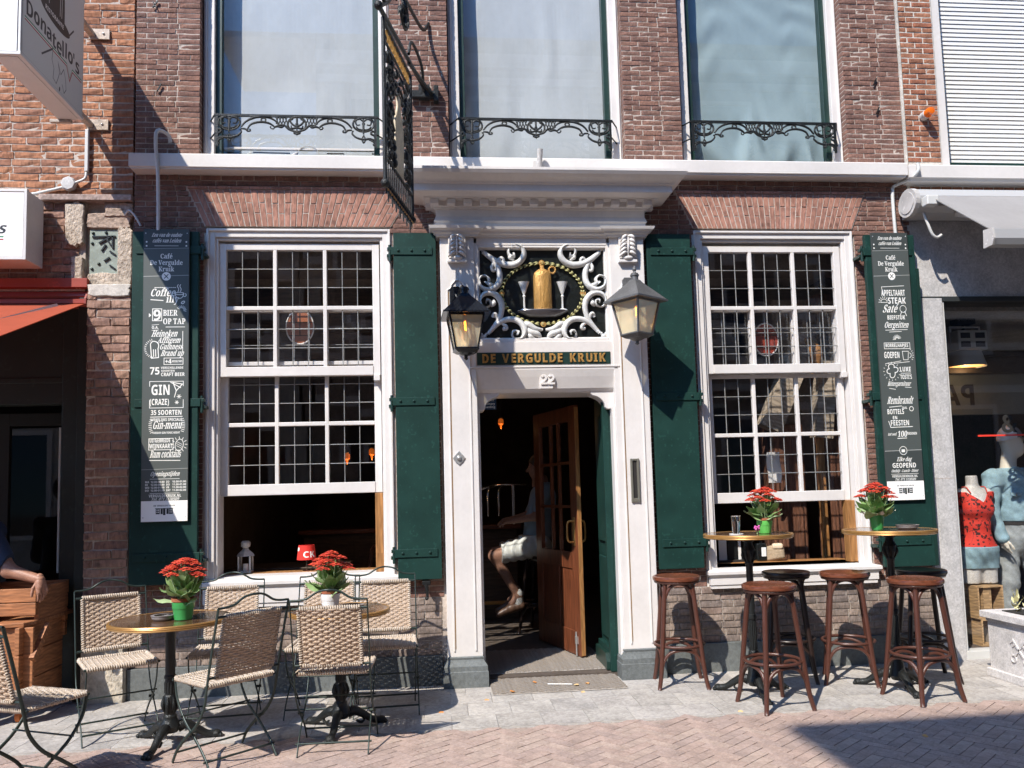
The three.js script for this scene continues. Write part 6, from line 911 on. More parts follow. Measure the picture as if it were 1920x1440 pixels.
{ // guest on a bar stool inside, seen from the side
  const o = [0.95, 0.03, -1.9], P = thing('person', 'person in a blue-grey shirt, pale shorts and brown shoes sitting inside the doorway', 'person', o), z = -1.9;
  const hip = [0.96, 0.90, z], L = (dz, kx, ky, ax, ay) => [[[0.97, 0.9, z + dz], [kx, ky, z + dz * 1.1], 0.088, 0.058], [[kx, ky, z + dz * 1.1], [ax, ay, z + dz], 0.056, 0.037], [[ax, ay, z + dz], [ax - 0.07, ay - 0.07, z + dz], 0.036, 0.033]];
  const torso = [[hip, [1.0, 1.12, z], 0.13, 0.125], [[1.0, 1.12, z], [1.05, 1.38, z], 0.125, 0.12], [[1.06, 1.46, z - 0.15], [1.06, 1.46, z + 0.15], 0.06, 0.06], [[1.06, 1.46, z], [1.05, 1.56, z], 0.058, 0.054]];
  const arms = [[[1.06, 1.45, z + 0.18], [0.95, 1.19, z + 0.22], 0.05, 0.042], [[0.95, 1.19, z + 0.22], [0.72, 1.15, z + 0.12], 0.04, 0.028], [[1.06, 1.45, z - 0.18], [0.93, 1.2, z - 0.22], 0.05, 0.042], [[0.93, 1.2, z - 0.22], [0.72, 1.16, z - 0.08], 0.04, 0.028]];
  const legs = [...L(0.1, 0.53, 0.81, 0.76, 0.40), ...L(-0.1, 0.54, 0.815, 0.765, 0.41)];
  const skin = std([0.36, 0.19, 0.13], 0.6, { map: T.speck });
  part('body', [rel(sdfMesh(bonesField([...torso, ...arms, ...legs], 0.035), [0.42, 0.2, z - 0.38], [1.3, 1.66, z + 0.38], 84), o), rel(headMesh([1.0, 1.68, z], [-1, 0.1]), o), rel(handMesh([0.72, 1.15, z + 0.12], [-1, -0.1, 0], [0, 0.2, -1], [0, 1, 0.2], 0.5), o), rel(handMesh([0.72, 1.16, z - 0.08], [-1, -0.1, 0], [0, 0.2, 1], [0, 1, 0.2], 0.5), o)], skin, P);
  const fat = (l, r) => l.map(([a, b, c, d]) => [a, b, c + r, d + r]), up = bonesField(fat([...torso.slice(0, 3), arms[0], arms[2]], 0.018), 0.04);
  part('shirt', rel(sdfMesh((p) => Math.max(up(p), 0.86 - p[1], p[1] - 1.53, 1.24 - p[1] - (Math.abs(p[2] - z) < 0.16 ? 9 : 0)), [0.75, 0.8, z - 0.38], [1.3, 1.6, z + 0.38], 76), o), std([0.20, 0.28, 0.36], 0.85, { bumpMap: T.clothB, bumpScale: 0.0005 }), P);
  const sh = bonesField(fat([[hip, [0.95, 1.0, z], 0.135, 0.13], legs[0], legs[3]], 0.03), 0.03), fold = (p) => 0.006 * Math.sin(p[0] * 70 + p[2] * 40 + p[1] * 25);
  part('shorts', rel(sdfMesh((p) => Math.max(sh(p) + fold(p), 0.60 - p[0], p[1] - 1.0), [0.5, 0.65, z - 0.38], [1.2, 1.1, z + 0.38], 76), o), std([0.52, 0.55, 0.54], 0.85, { bumpMap: T.clothB, bumpScale: 0.0006 }), P);
  for (const [dz, ax, ay] of [[0.1, 0.76, 0.40], [-0.1, 0.765, 0.41]]) { const A = [ax + 0.02, ay - 0.09, z + dz], Bq = [ax - 0.20, ay - 0.17, z + dz], sf = bonesField([[A, [ax - 0.08, ay - 0.115, z + dz], 0.047, 0.044], [[ax - 0.08, ay - 0.115, z + dz], Bq, 0.044, 0.03]], 0.02); part('shoe', rel(sdfMesh(sf, [ax - 0.28, ay - 0.26, z + dz - 0.09], [ax + 0.1, ay, z + dz + 0.09], 40), o), std([0.10, 0.055, 0.035], 0.45), P); part('sock', rel(sdfMesh(bonesField([[[ax, ay + 0.03, z + dz], [ax, ay - 0.06, z + dz], 0.043, 0.046]], 0.01), [ax - 0.1, ay - 0.14, z + dz - 0.09], [ax + 0.1, ay + 0.1, z + dz + 0.09], 30), o), std([0.55, 0.55, 0.53], 0.9), P); }
  part('hair', rel(sdfMesh((p) => Math.max(Math.hypot((p[0] - 1.015) / 1.0, (p[1] - 1.71) / 1.06, (p[2] - z) / 0.82) - 0.108, 1.66 - p[1] + (1.0 - p[0]) * 0.9), [0.86, 1.55, z - 0.14], [1.16, 1.86, z + 0.14], 44), o), std([0.05, 0.035, 0.025], 0.8), P);
  const st = makeStool('dark bentwood stool inside the doorway under the sitting guest', M.stoolDark, M.stoolDark, [0.99, 0.03, z], 0.3); st.userData.group = undefined; delete st.userData.group;
}
{ // guest on the wooden bench, one arm over its end
  const o = [-3.2, 0, 0.3], P = thing('person', 'person in a dark blue shirt resting a bare forearm over the wooden bench', 'person', o);
  const sh = [-3.13, 1.27, 0.30], el = [-2.93, 1.0, 0.42], wr = [-2.70, 0.935, 0.47];
  const torso = [[[-3.3, 0.52, 0.15], [-3.3, 0.85, 0.18], 0.15, 0.14], [[-3.3, 0.85, 0.18], [-3.3, 1.15, 0.2], 0.14, 0.135], [[-3.46, 1.26, 0.2], [-3.14, 1.26, 0.24], 0.07, 0.07], [[-3.3, 1.26, 0.2], [-3.3, 1.4, 0.22], 0.06, 0.055]];
  const arms = [[sh, el, 0.055, 0.047], [el, wr, 0.046, 0.030], [[-3.47, 1.25, 0.22], [-3.55, 0.98, 0.3], 0.055, 0.045], [[-3.55, 0.98, 0.3], [-3.42, 0.78, 0.5], 0.043, 0.03]];
  const legs = [[-0.1, -3.4], [0.1, -3.2]].flatMap(([d, x]) => [[[x, 0.53, 0.2], [x + 0.04, 0.52, 0.66], 0.095, 0.065], [[x + 0.04, 0.52, 0.66], [x + 0.12, 0.1, 0.72], 0.062, 0.042], [[x + 0.12, 0.08, 0.7], [x + 0.13, 0.05, 0.86], 0.042, 0.035]]);
  part('body', [rel(sdfMesh(bonesField([...torso, ...arms], 0.03), [-3.7, 0.3, -0.1], [-2.6, 1.5, 0.75], 84), o), rel(headMesh([-3.3, 1.54, 0.23], [0.2, 1]), o), rel(handMesh(wr, [0.28, -0.95, 0.15], [-0.6, -0.05, 0.75], [0.75, 0.2, 0.6], 0.3), o), rel(handMesh([-3.42, 0.78, 0.5], [0.3, -0.5, 0.6], [1, 0, 0], [0, 0.8, 0.5], 0.5), o)], M.skin, P);
  const fat = (l, r) => l.map(([a, b, c, d]) => [a, b, c + r, d + r]), up = bonesField(fat([...torso.slice(0, 3), arms[0], arms[2]], 0.018), 0.03);
  part('shirt', rel(sdfMesh((p) => Math.max(up(p) + 0.003 * Math.sin(p[0] * 60 + p[1] * 50), 0.5 - p[1], p[1] - 1.33, (p[0] - -2.955) + (1.03 - p[1]) * 0.4), [-3.75, 0.4, -0.15], [-2.75, 1.45, 0.6], 84), o), std([0.025, 0.04, 0.075], 0.9, { bumpMap: T.clothB, bumpScale: 0.0006 }), P);
  part('trousers', rel(sdfMesh(bonesField(fat([[[-3.3, 0.52, 0.15], [-3.3, 0.6, 0.16], 0.15, 0.14], ...legs.filter((_, i) => i % 3 < 2)], 0.012), 0.03), [-3.65, 0.0, -0.1], [-2.95, 0.75, 0.9], 76), o), std([0.03, 0.045, 0.075], 0.9), P);
  for (const x of [-3.28, -3.08]) part('shoe', rel(sdfMesh(bonesField([[[x, 0.05, 0.68], [x + 0.01, 0.045, 0.78], 0.05, 0.045], [[x + 0.01, 0.045, 0.78], [x + 0.01, 0.04, 0.9], 0.045, 0.034]], 0.02), [x - 0.12, -0.02, 0.55], [x + 0.12, 0.2, 1.0], 36), o), M.dark, P);
  part('hair', rel(sdfMesh((p) => Math.max(Math.hypot((p[0] + 3.3) / 0.82, (p[1] - 1.575) / 1.06, (p[2] - 0.215)) - 0.108, 1.52 - p[1] + (p[2] - 0.2) * 0.9), [-3.45, 1.4, 0.05], [-3.15, 1.75, 0.4], 40), o), M.dark, P);
}
{ // wooden bench on castors in front of the restaurant door
  const b = thing('wooden_bench', 'orange-brown wooden bench with shelf arm and castors at the restaurant door', 'bench', [-3.2, 0, 0.25]), r = rng(3), tilt = (g) => g;
  const pl = (name, x0, x1, y0, y1, z0, z1) => part(name, tilt(bx(x0 + 3.2, x1 + 3.2, y0, y1, z0 - 0.25, z1 - 0.25, 0.004)), M.bench, b);
  for (let k = 0; k < 4; k++) pl('back_plank', -4.0, -2.74, 0.49 + k * 0.1, 0.585 + k * 0.1, -0.02 - k * 0.006, 0.02 - k * 0.006);
  for (let k = 0; k < 4; k++) pl('seat_plank', -4.0, -2.79, 0.43, 0.46, 0.05 + k * 0.12, 0.16 + k * 0.12);
  for (const [y0, y1] of [[0.695, 0.78], [0.785, 0.875]]) pl('end_plank', -3.0, -2.735, y0, y1, 0.42, 0.45);
  pl('end_plank', -2.765, -2.735, 0.66, 0.88, 0.0, 0.41);
  part('arm_shelf', slab([[0.24, 0.5], [0.26, 0.56], [0.33, 0.58], [0.44, 0.55], [0.47, 0.45], [0.47, -0.35], [0.27, -0.35]].map(([x, z]) => [x, -z + 0.25]), 0, 0.028, [], 0.004).rotateX(-PI / 2).translate(0, 0.635, 0), M.bench, b);
  for (let k = 0; k < 3; k++) pl('side_plank', -2.79, -2.76, 0.1 + k * 0.18, 0.275 + k * 0.18, 0.0, 0.6);
  part('front_panel', bx(0.28, 0.5, 0.1, 0.63, 0.27, 0.295, 0.004), M.bench, b); part('brace', bar([0.5, 0.42, 0.3], [0.5, 0.62, 0.1], 0.03, 0.05), M.bench, b);
  for (const [x, z] of [[0.38, 0.2], [0.38, -0.18], [-0.7, 0.2], [-0.7, -0.18]]) part('castor', [(() => { const g = new THREE.CylinderGeometry(0.042, 0.042, 0.03, 18); g.rotateZ(PI / 2); g.translate(x, 0.042, z); return flat(g); })(), bx(x - 0.03, x + 0.03, 0.06, 0.11, z - 0.02, z + 0.02)], std([0.5, 0.14, 0.03], 0.6), b);
}

// ================================================================ shop window display
const mq = std([0.62, 0.57, 0.47], 0.45), denim = std([0.30, 0.46, 0.52], 0.9, { map: rep(T.speck, 2), bumpMap: rep(T.clothB, 3), bumpScale: 0.001 });
{
  const o = [5.06, 0.05, -0.45], m = thing('mannequin', 'mannequin in light denim jacket, grey jeans and two-tone cap behind the shop glass', 'mannequin', o), Z = -0.45, X = 5.06;
  part('platform', bx(-0.45, 0.7, 0.0, 0.12, -0.35, 0.3, 0.004), M.roomPale, m);
  const el = (p, q, r) => (Math.hypot((p[0] - q[0]) / r[0], (p[1] - q[1]) / r[1], (p[2] - q[2]) / r[2]) - 1) * Math.min(...r);
  part('head', rel(sdfMesh((p) => smin(smin(smin(el(p, [X + 0.02, 1.78, Z], [0.095, 0.11, 0.078]), el(p, [X + 0.05, 1.70, Z + 0.015], [0.07, 0.075, 0.06]), 0.03), capsule(p, [X + 0.1, 1.745, Z + 0.03], [X + 0.122, 1.72, Z + 0.035], 0.008, 0.012), 0.012), capsule(p, [X - 0.03, 1.48, Z], [X + 0.0, 1.7, Z], 0.068, 0.056), 0.03), [X - 0.16, 1.4, Z - 0.16], [X + 0.2, 1.93, Z + 0.16], 64), o), mq, m);
  const cap2 = (sx) => sdfMesh((p) => Math.max(el(p, [X + 0.012, 1.80, Z], [0.108, 0.115, 0.09]), 1.795 - p[1] + (X - p[0]) * -0.25, sx * (X + 0.02 - p[0])), [X - 0.15, 1.7, Z - 0.14], [X + 0.2, 1.95, Z + 0.14], 48);
  part('cap', rel(cap2(-1), o), std([0.62, 0.61, 0.6], 0.85), m); part('cap_front', rel(cap2(1), o), std([0.16, 0.16, 0.17], 0.85), m); part('cap_peak', rel(sdfMesh((p) => Math.max(el(p, [X + 0.13, 1.79 - (p[0] - X - 0.1) * 0.3, Z + 0.03], [0.11, 0.006, 0.075])), [X, 1.7, Z - 0.1], [X + 0.28, 1.85, Z + 0.16], 44), o), std([0.14, 0.14, 0.15], 0.85), m);
  const j = bonesField([[[X, 1.12, Z], [X, 1.42, Z], 0.165, 0.15], [[X - 0.19, 1.45, Z + 0.02], [X + 0.19, 1.45, Z + 0.02], 0.075, 0.075], [[X - 0.2, 1.44, Z + 0.03], [X - 0.27, 1.16, Z + 0.06], 0.078, 0.066], [[X - 0.27, 1.16, Z + 0.06], [X - 0.23, 0.93, Z + 0.14], 0.064, 0.05], [[X + 0.2, 1.44, Z + 0.03], [X + 0.29, 1.17, Z + 0.06], 0.078, 0.066], [[X + 0.29, 1.17, Z + 0.06], [X + 0.27, 0.93, Z + 0.12], 0.064, 0.05]], 0.05), wr = (p) => 0.004 * Math.sin(p[1] * 55 + 20 * p[0]) * Math.sin(p[0] * 35);
  part('jacket', rel(sdfMesh((p) => Math.max(j(p) * 0.95 + wr(p), 1.07 - p[1] - (Math.abs(p[0] - X) > 0.19 ? 9 : 0), p[1] - 1.535), [X - 0.42, 0.85, Z - 0.28], [X + 0.42, 1.6, Z + 0.3], 84), o), denim, m);
  part('jacket_collar', [taper([[-0.1, 1.45, 0.08], [-0.03, 1.475, 0.115], [0.03, 1.38, 0.165]], [0.016, 0.022, 0.006], 10, 6), taper([[0.12, 1.45, 0.08], [0.07, 1.47, 0.115], [0.05, 1.38, 0.165]], [0.016, 0.022, 0.006], 10, 6)], denim, m);
  for (const x of [-0.09, 0.13]) { part('pocket_flap', slab([[x - 0.05, 1.27], [x - 0.045, 1.245], [x, 1.232], [x + 0.045, 1.245], [x + 0.05, 1.27]], 0.148, 0.162, [], 0.003), denim, m); part('button', ball(x, 1.247, 0.163, 0.006), M.brass, m); }
  part('jacket_placket', bx(0.035, 0.065, 1.03, 1.38, 0.155, 0.172, 0.004), denim, m);
  const l = bonesField([[[X, 0.93, Z], [X, 1.06, Z], 0.155, 0.145], [[X - 0.09, 0.92, Z], [X - 0.12, 0.55, Z + 0.02], 0.105, 0.085], [[X - 0.12, 0.55, Z + 0.02], [X - 0.14, 0.2, Z], 0.085, 0.072], [[X + 0.09, 0.92, Z], [X + 0.15, 0.55, Z + 0.04], 0.105, 0.085], [[X + 0.15, 0.55, Z + 0.04], [X + 0.2, 0.2, Z + 0.02], 0.085, 0.072]], 0.04);
  part('jeans', rel(sdfMesh((p) => Math.max(l(p) + 0.004 * Math.sin(p[1] * 60 + p[0] * 50) * Math.cos(p[0] * 30), 0.17 - p[1], p[1] - 1.08), [X - 0.35, 0.1, Z - 0.25], [X + 0.4, 1.15, Z + 0.25], 84), o), std([0.36, 0.39, 0.39], 0.9, { map: rep(T.speck, 3), bumpMap: rep(T.clothB, 3), bumpScale: 0.001 }), m);
  part('belt', rel(sdfMesh((p) => Math.max(l(p) - 0.008, Math.abs(p[1] - 1.055) - 0.02), [X - 0.25, 1.0, Z - 0.22], [X + 0.25, 1.12, Z + 0.22], 44), o), M.dark, m);
  part('hand', rel(handMesh([X - 0.23, 0.93, Z + 0.14], [0.15, -1, 0.1], [0.3, 0, 1], [-1, 0, 0.3], 0.4, 0.95), o), mq, m);
  part('shoes', [bx(-0.2, -0.08, 0.12, 0.18, -0.08, 0.16, 0.03), bx(0.14, 0.26, 0.12, 0.18, -0.06, 0.18, 0.03)], M.dark, m);
}
{
  const o = [4.60, 0.545, -0.33], m = thing('torso_form', 'headless display torso in red leopard top and denim shorts on wooden crates', 'mannequin', o), X = 4.60, Z = -0.33;
  const f = bonesField([[[X, 1.36, Z], [X - 0.005, 1.47, Z], 0.05, 0.046], [[X - 0.12, 1.31, Z], [X + 0.12, 1.31, Z], 0.055, 0.055], [[X, 1.08, Z], [X, 1.24, Z], 0.105, 0.118], [[X - 0.055, 1.19, Z + 0.07], [X + 0.055, 1.19, Z + 0.07], 0.06, 0.06], [[X, 0.86, Z], [X, 1.02, Z], 0.135, 0.10], [[X - 0.07, 0.82, Z], [X - 0.075, 0.55, Z], 0.095, 0.078], [[X + 0.07, 0.82, Z], [X + 0.075, 0.55, Z], 0.095, 0.078]], 0.05);
  part('torso', rel(sdfMesh((p) => Math.max(f(p), 0.555 - p[1], p[1] - 1.475), [X - 0.26, 0.5, Z - 0.22], [X + 0.26, 1.52, Z + 0.24], 76), o), std([0.66, 0.64, 0.60], 0.5, { map: T.speck }), m);
  const leo = tex(256, (u, v) => { const n = vn(u * 14, v * 14, 14, 5), k = vn(u * 28, v * 28, 28, 9); return n > 0.62 && k > 0.35 ? [0.25, 0.06, 0.05] : [0.86, 0.22, 0.16]; }, true, 4);
  part('top', rel(sdfMesh((p) => Math.max(f(p) - 0.008, 0.83 - p[1] + 0.15 * (p[0] - X), p[1] - (1.245 + 0.09 * Math.min(1, Math.abs(p[0] - X) / 0.1) * (p[2] > Z ? 1 : 0.4))), [X - 0.26, 0.7, Z - 0.24], [X + 0.26, 1.4, Z + 0.26], 76), o), std([0.75, 0.75, 0.75], 0.8, { map: leo }), m);
  part('strap', [tubeN([[-0.075, 0.78, 0.08], [-0.085, 0.83, 0.04], [-0.08, 0.83, -0.03]], 0.005, 10, 5), tubeN([[0.075, 0.78, 0.08], [0.085, 0.83, 0.04], [0.08, 0.83, -0.03]], 0.005, 10, 5)], std([0.5, 0.06, 0.04], 0.8), m);
  part('shorts', rel(sdfMesh((p) => Math.max(f(p) - 0.014 + 0.003 * Math.sin(p[0] * 80 + p[1] * 60), 0.685 - p[1], p[1] - 0.87), [X - 0.26, 0.6, Z - 0.24], [X + 0.26, 0.95, Z + 0.26], 60), o), denim, m);
  for (const [y0, y1, x0, x1] of [[0.27, 0.545, 4.485, 4.715], [0.045, 0.27, 4.50, 4.77]]) { const c = thing('wooden_crate', y0 > 0.2 ? 'small open wooden crate carrying the headless display torso' : 'open wooden crate on the shop floor under another crate', 'crate', [(x0 + x1) / 2, y0, -0.32]), w = (x1 - x0) / 2, h = y1 - y0; part('side', bx(-w, -w + 0.014, 0, h, -0.13, 0.12), M.pine, c); part('side', bx(w - 0.014, w, 0, h, -0.13, 0.12), M.pine, c); part('base', bx(-w + 0.014, w - 0.014, 0, 0.014, -0.13, 0.119), M.pine, c); part('lid', bx(-w + 0.014, w - 0.014, h - 0.014, h, -0.13, 0.119), M.pine, c); part('back', bx(-w + 0.014, w - 0.014, 0.014, h - 0.014, -0.13, -0.118), M.pine, c); if (y0 > 0.2) part('divider', bx(-0.05, 0.02, 0.014, h - 0.014, -0.1, 0.1), M.pine, c); }
}
{ // white planter with raised crossed keys
  const p = thing('stone_planter', 'white cast stone planter with crossed keys in relief on the paving by the shop', 'planter', [4.32, 0, 0.86]), w = std([0.72, 0.69, 0.68], 0.75, { map: rep(T.stoneC, 2), bumpMap: T.brickB, bumpScale: 0.002 });
  const block = (h0, h1, k) => bx(-0.33 + k, 0.33 - k, h0, h1, -0.33 + k, 0.33 - k, 0.006);
  part('body', [block(0.05, 0.40, 0.02)], w, p); part('base', block(0, 0.06, 0), w, p); part('rim', [block(0.40, 0.425, 0.012), block(0.425, 0.475, -0.015)], w, p); part('soil', bx(-0.24, 0.24, 0.44, 0.482, -0.24, 0.24), M.dark, p);
  const key = (s) => { const P = (a, b) => [-0.312, 0.235 + b, 0.0 + s * a]; return [bar(P(-0.06, 0.075), P(0.045, -0.045), 0.014, 0.014), bar(P(-0.055, 0.07), P(-0.08, 0.045), 0.012, 0.012), bar(P(-0.035, 0.048), P(-0.06, 0.022), 0.012, 0.012), (() => { const g = new THREE.TorusGeometry(0.024, 0.007, 6, 16); g.rotateY(PI / 2); g.translate(...P(0.058, -0.062)); return flat(g); })()]; };
  part('key_relief', key(1), w, p); part('key_relief', key(-1), w, p);
  const s = thing('succulent', 'pale green succulent with pointed rosettes growing in the white planter', 'plant', [4.19, 0.482, 0.80]), gm = std([0.55, 0.52, 0.28], 0.6, { side: THREE.DoubleSide });
  for (let c = 0; c < 5; c++) for (let k = 0; k < 9; k++) { const m = part('leaf', leafGeo, gm, s), a = k * 2.4 + c; m.position.set(0.05 * (c % 3) - 0.04, 0.0 + 0.022 * k * 0.6 + 0.01 * c, 0.06 * (c - 2)); m.scale.set(0.05, 0.06, 0.05); m.rotation.set(0, a, 0); m.rotateX(1.2 - 0.1 * k); }
}

// ================================================================ inside the cafe
{
  const b = thing('bar_counter', 'dark wooden bar counter with brass rail in the depth of the cafe', 'bar', [0.1, 0.03, -2.75]);
  part('front', bx(-1.6, 0.75, 0, 1.0, -0.3, 0.0, 0.006), M.floorWood, b); part('top', bx(-1.65, 0.8, 1.0, 1.05, -0.38, 0.06, 0.008), M.stoolSeat, b); for (let k = 0; k < 5; k++) part('front_panel', bx(-1.5 + k * 0.45, -1.12 + k * 0.45, 0.2, 0.9, 0.0, 0.015, 0.006), M.floorWood, b); part('foot_rail', rod([-1.6, 0.2, 0.12], [0.75, 0.2, 0.12], 0.02), M.brass, b);
  const t = thing('beer_taps', 'row of curved chrome beer taps standing on the bar', 'beer taps', [0.52, 1.08, -2.72]), ch = std([0.75, 0.75, 0.74], 0.12, { metalness: 1 });
  part('rail', [tubeN([[-0.1, 0.38, 0], [0.1, 0.44, 0], [0.45, 0.44, 0]], 0.012, 16, 7), rod([0.3, 0, 0], [0.3, 0.44, 0], 0.03, 0.025)], ch, t);
  for (const x of [-0.08, 0.04, 0.16]) part('tap', [tubeN([[x + 0.06, 0.43, 0], [x, 0.42, 0.05], [x - 0.03, 0.36, 0.1], [x - 0.035, 0.25, 0.12]], 0.013, 14, 7), rod([x - 0.035, 0.1, 0.12], [x - 0.035, 0.26, 0.12], 0.012, 0.018)], ch, t);
  const pend = (label, x, y, z) => { const l = thing('amber_pendant', label, 'lamp', [x, y, z], 0, 'amber lamps inside the cafe'); part('cord', rod([0, 0.045, 0], [0, 3.4 - y, 0], 0.003), M.dark, l); part('shade', lathe([[0.012, 0.045], [0.028, 0.03], [0.029, -0.012], [0.012, -0.03], [0.004, -0.065], [0, -0.068]], 14), std([0.8, 0.2, 0.03], 0.4, { emissive: C(1, 0.2, 0.02), emissiveIntensity: 0.2 }), l); part('cap', lathe([[0, 0.05], [0.02, 0.05], [0.017, 0.042], [0, 0.04]], 12), M.brass, l); const p = new THREE.PointLight(C(1, 0.5, 0.2), 0.06, 0, 2); p.position.set(0, -0.09, 0); p.castShadow = true; l.add(p); };
  pend('small glowing amber pendant lamp hanging inside the doorway', 0.66, 2.18, -2.2); pend('small glowing amber pendant lamp seen through the leaded window beside the restaurant', -0.66, 1.86, -1.7); pend('small glowing amber pendant lamp seen through the leaded window beside the restaurant', -0.9, 1.82, -1.7);
  const table = thing('inner_table', 'dark wooden table just inside the open window', 'table', [-1.35, 0.03, -0.95]); part('top', bx(-0.45, 0.55, 0.78, 0.83, -0.3, 0.3, 0.006), M.floorWood, table); for (const [x, z] of [[-0.4, -0.25], [-0.4, 0.25], [0.5, -0.25], [0.5, 0.25]]) part('leg', bx(x - 0.03, x + 0.03, 0, 0.78, z - 0.03, z + 0.03), M.floorWood, table);
  const chr = thing('inner_chair', 'wooden chair with rounded back inside the open window', 'chair', [-0.78, 0.03, -0.95], -1.2); part('seat', bx(-0.2, 0.2, 0.43, 0.46, -0.2, 0.2, 0.01), M.doorBrown, chr); part('backrest', tubeN([[-0.18, 0.46, -0.19], [-0.17, 0.85, -0.22], [-0.1, 0.95, -0.23], [0.1, 0.95, -0.23], [0.17, 0.85, -0.22], [0.18, 0.46, -0.19]], 0.018, 30, 7), M.doorBrown, chr); for (const [x, z] of [[-0.18, -0.18], [0.18, -0.18], [-0.18, 0.18], [0.18, 0.18]]) part('leg', rod([x, 0, z], [x, 0.44, z], 0.016), M.doorBrown, chr);
  const cl = thing('candle_glass', 'wine glass with a red paper shade lettered CK on the window ledge', 'table lamp', [-1.07, 0.86, -0.345]);
  part('glass', lathe([[0, 0.0], [0.035, 0.0], [0.03, 0.004], [0.005, 0.01], [0.0045, 0.075], [0.02, 0.09], [0.034, 0.115], [0.036, 0.14]], 20, 0.5), phys([0.95, 0.97, 0.97], 0.03, { transmission: 1, thickness: 0.004 }), cl);
  const st = canvasTex(512, 160, (g, w, h) => { g.fillStyle = '#d0281c'; g.fillRect(0, 0, w, h); g.fillStyle = '#f3efe9'; g.font = 'bold 92px sans-serif'; for (const x of [20, 276]) { g.fillText('CK', x, 132); g.beginPath(); g.arc(x + 190, 44, 22, 0, 7); g.fill(); } });
  const sg = flat(new THREE.CylinderGeometry(0.062, 0.076, 0.115, 24, 1, true)); sg.rotateY(-0.5); part('shade', moved(sg, 0, 0.145, 0), new THREE.MeshPhysicalMaterial({ map: st, roughness: 0.8, side: THREE.DoubleSide, transmission: 0.1 }), cl);
  const wl = thing('white_lantern', 'small white metal candle lantern in the corner of the open window', 'lantern', [-1.545, 0.86, -0.35]); part('base', bx(-0.052, 0.052, 0, 0.015, -0.052, 0.052, 0.003), M.whiteOld, wl); for (const [x, z] of [[-1, -1], [1, -1], [-1, 1], [1, 1]]) part('post', bx(x * 0.044 - 0.006, x * 0.044 + 0.006, 0.015, 0.13, z * 0.044 - 0.006, z * 0.044 + 0.006), M.whiteOld, wl); part('roof', [lathe([[0.072, 0.13], [0.06, 0.15], [0.025, 0.18], [0.02, 0.195], [0, 0.195]], 4), lathe([[0.02, 0.195], [0.035, 0.205], [0.038, 0.235], [0.025, 0.25], [0, 0.25]], 14)], M.whiteOld, wl); part('candle', rod([0, 0.015, 0], [0, 0.07, 0], 0.022), M.potWhite, wl);
  const cards = thing('menu_cards', 'upright menu cards on the ledge below the bar table', 'menu card', [2.42, 0.805, -0.36], 0.1); const cm = canvasTex(256, 256, (g) => { g.fillStyle = '#15181a'; g.fillRect(0, 0, 256, 256); g.fillStyle = '#e8e4dc'; g.font = 'bold 34px sans-serif'; g.fillText('SPECIAAL', 40, 50); g.fillText('BIER', 80, 100); g.fillStyle = '#b5483a'; for (const x of [90, 120, 150]) g.fillRect(x, 130, 20, 70); });
  part('white_card', bx(-0.1, -0.03, 0, 0.2, -0.01, -0.002), M.potWhite, cards); part('black_card', bx(-0.02, 0.07, 0.02, 0.2, -0.012, 0.0), new THREE.MeshStandardMaterial({ map: cm, roughness: 0.5 }), cards); part('white_card', bx(0.075, 0.1, 0.01, 0.2, -0.01, -0.002), M.potWhite, cards); part('stand', bx(-0.12, 0.13, 0, 0.018, -0.04, 0.03), M.dark, cards);
  const bo = thing('dark_bottle', 'dark square bottle with a white label on the window ledge', 'bottle', [2.685, 0.805, -0.36]); part('body', [bx(-0.045, 0.045, 0, 0.15, -0.03, 0.03, 0.012), rod([0, 0.14, 0], [0, 0.17, 0], 0.016)], phys([0.01, 0.012, 0.012], 0.08, { clearcoat: 1 }), bo); part('label', bx(-0.005, 0.035, 0.04, 0.115, 0.03, 0.0312), M.potWhite, bo);
  const bg = thing('canvas_bag', 'beige folded canvas bag standing on the window ledge', 'bag', [2.80, 0.805, -0.36], -0.35); part('body', bend(boxUV(flat(new RoundedBoxGeometry(0.17, 0.13, 0.09, 4, 0.03))), (x, y, z) => [x * (1 - y), y + 0.065 + 0.01 * Math.sin(x * 30), z]), std([0.50, 0.38, 0.25], 0.9, { map: T.speck, bumpMap: T.clothB, bumpScale: 0.001 }), bg); part('flap', bend(boxUV(flat(new RoundedBoxGeometry(0.09, 0.05, 0.11, 3, 0.02))), (x, y, z) => [x + 0.03, y + 0.12, z]), std([0.60, 0.48, 0.34], 0.9), bg);
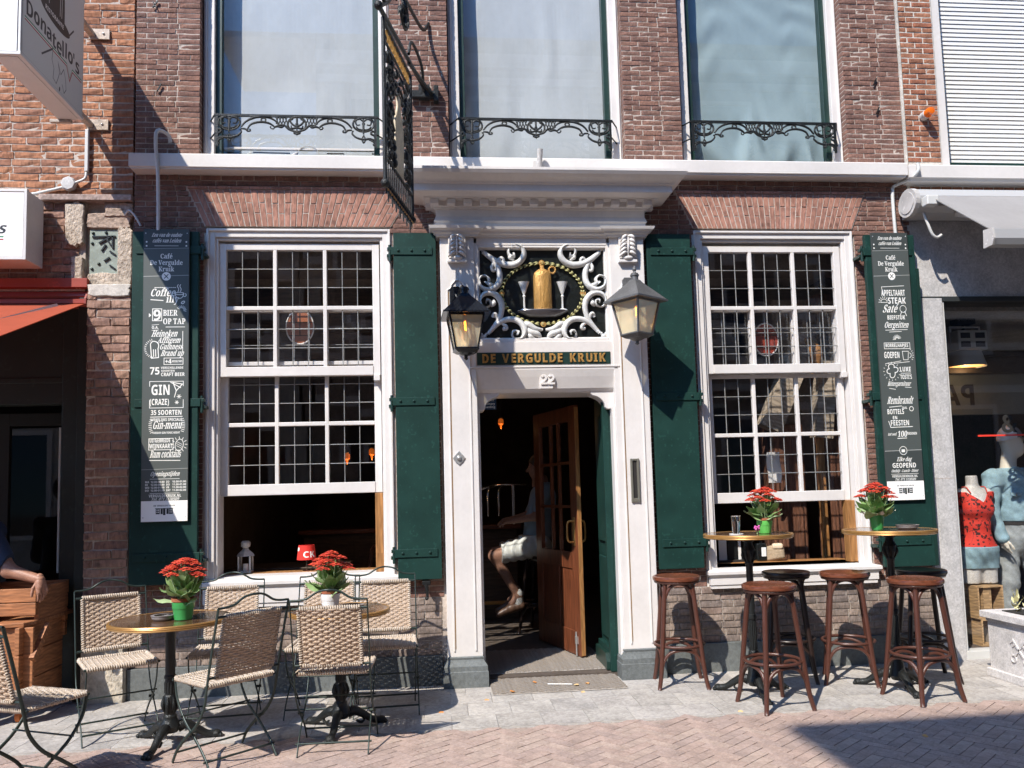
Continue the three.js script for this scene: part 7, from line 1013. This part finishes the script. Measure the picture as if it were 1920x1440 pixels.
  const nt = thing('paper_notice', 'white paper sheet hanging against the timber post behind the leaded window', 'paper', [2.955, 1.46, -0.62], 0.15); const ng = new THREE.BoxGeometry(0.13, 0.27, 0.004, 8, 12, 1), np = ng.attributes.position; for (let i = 0; i < np.count; i++) np.setZ(i, np.getZ(i) + 0.012 * Math.sin(np.getX(i) * 40 + np.getY(i) * 22)); ng.computeVertexNormals(); part('sheet', moved(flat(ng), 0, 0.135, 0), M.potWhite, nt); part('string', rod([0, 0.26, 0], [0.02, 0.8, -0.1], 0.002), M.dark, nt);
  for (const [x, y, lab, c] of [[-1.09, 2.80, 'round orange stained glass medallion hanging behind the leaded window beside the restaurant', [0.62, 0.22, 0.11]], [2.765, 2.665, 'round red stained glass medallion hanging behind the leaded window beside the bar tables', [0.55, 0.075, 0.035]]]) {
    const m = thing('glass_medallion', lab, 'stained glass', [x, y, -0.215], 0, 'stained glass medallions'); const tg = new THREE.TorusGeometry(0.125, 0.007, 6, 40); part('ring', flat(tg).scale(0.86, 1.1, 1), M.potWhite, m);
    const d = new THREE.CylinderGeometry(0.122, 0.122, 0.005, 36); d.rotateX(PI / 2); d.scale(0.86, 1.1, 1); part('disc', flat(d), phys(c, 0.35, { transmission: 0.2, map: rep(T.speck, 3) }), m);
    part('lead_line', [bx(-0.1, 0.1, 0.035, 0.042, -0.004, 0.004), bx(-0.09, 0.09, -0.072, -0.066, -0.004, 0.004), bx(-0.004, 0.004, -0.07, 0.13, -0.0045, 0.0045)], M.dark, m); part('chain', rod([0, 0.135, 0], [0, 3.42 - y, 0], 0.002), M.dark, m);
  }
  const pq = thing('blue_plaque', 'small blue sign with two white words inside the top of the doorway', 'sign', [0.405, 2.10, -0.14]); const pt = canvasTex(256, 256, (g) => { g.fillStyle = '#173a5e'; g.fillRect(0, 0, 256, 256); g.strokeStyle = g.fillStyle = '#dfe8ee'; g.lineWidth = 6; g.strokeRect(60, 10, 150, 90); g.font = 'bold 52px sans-serif'; g.fillText('Culinary', 22, 170); g.fillText('boarding', 14, 226); }); part('plate', bx(-0.06, 0.06, 0, 0.12, -0.006, 0.0), M.dark, pq); part('printed_face', moved(sheet(0.115, 0.115), 0, 0.06, 0.001), new THREE.MeshStandardMaterial({ map: pt, roughness: 0.4 }), pq);
}
renderer.render(scene, camera);
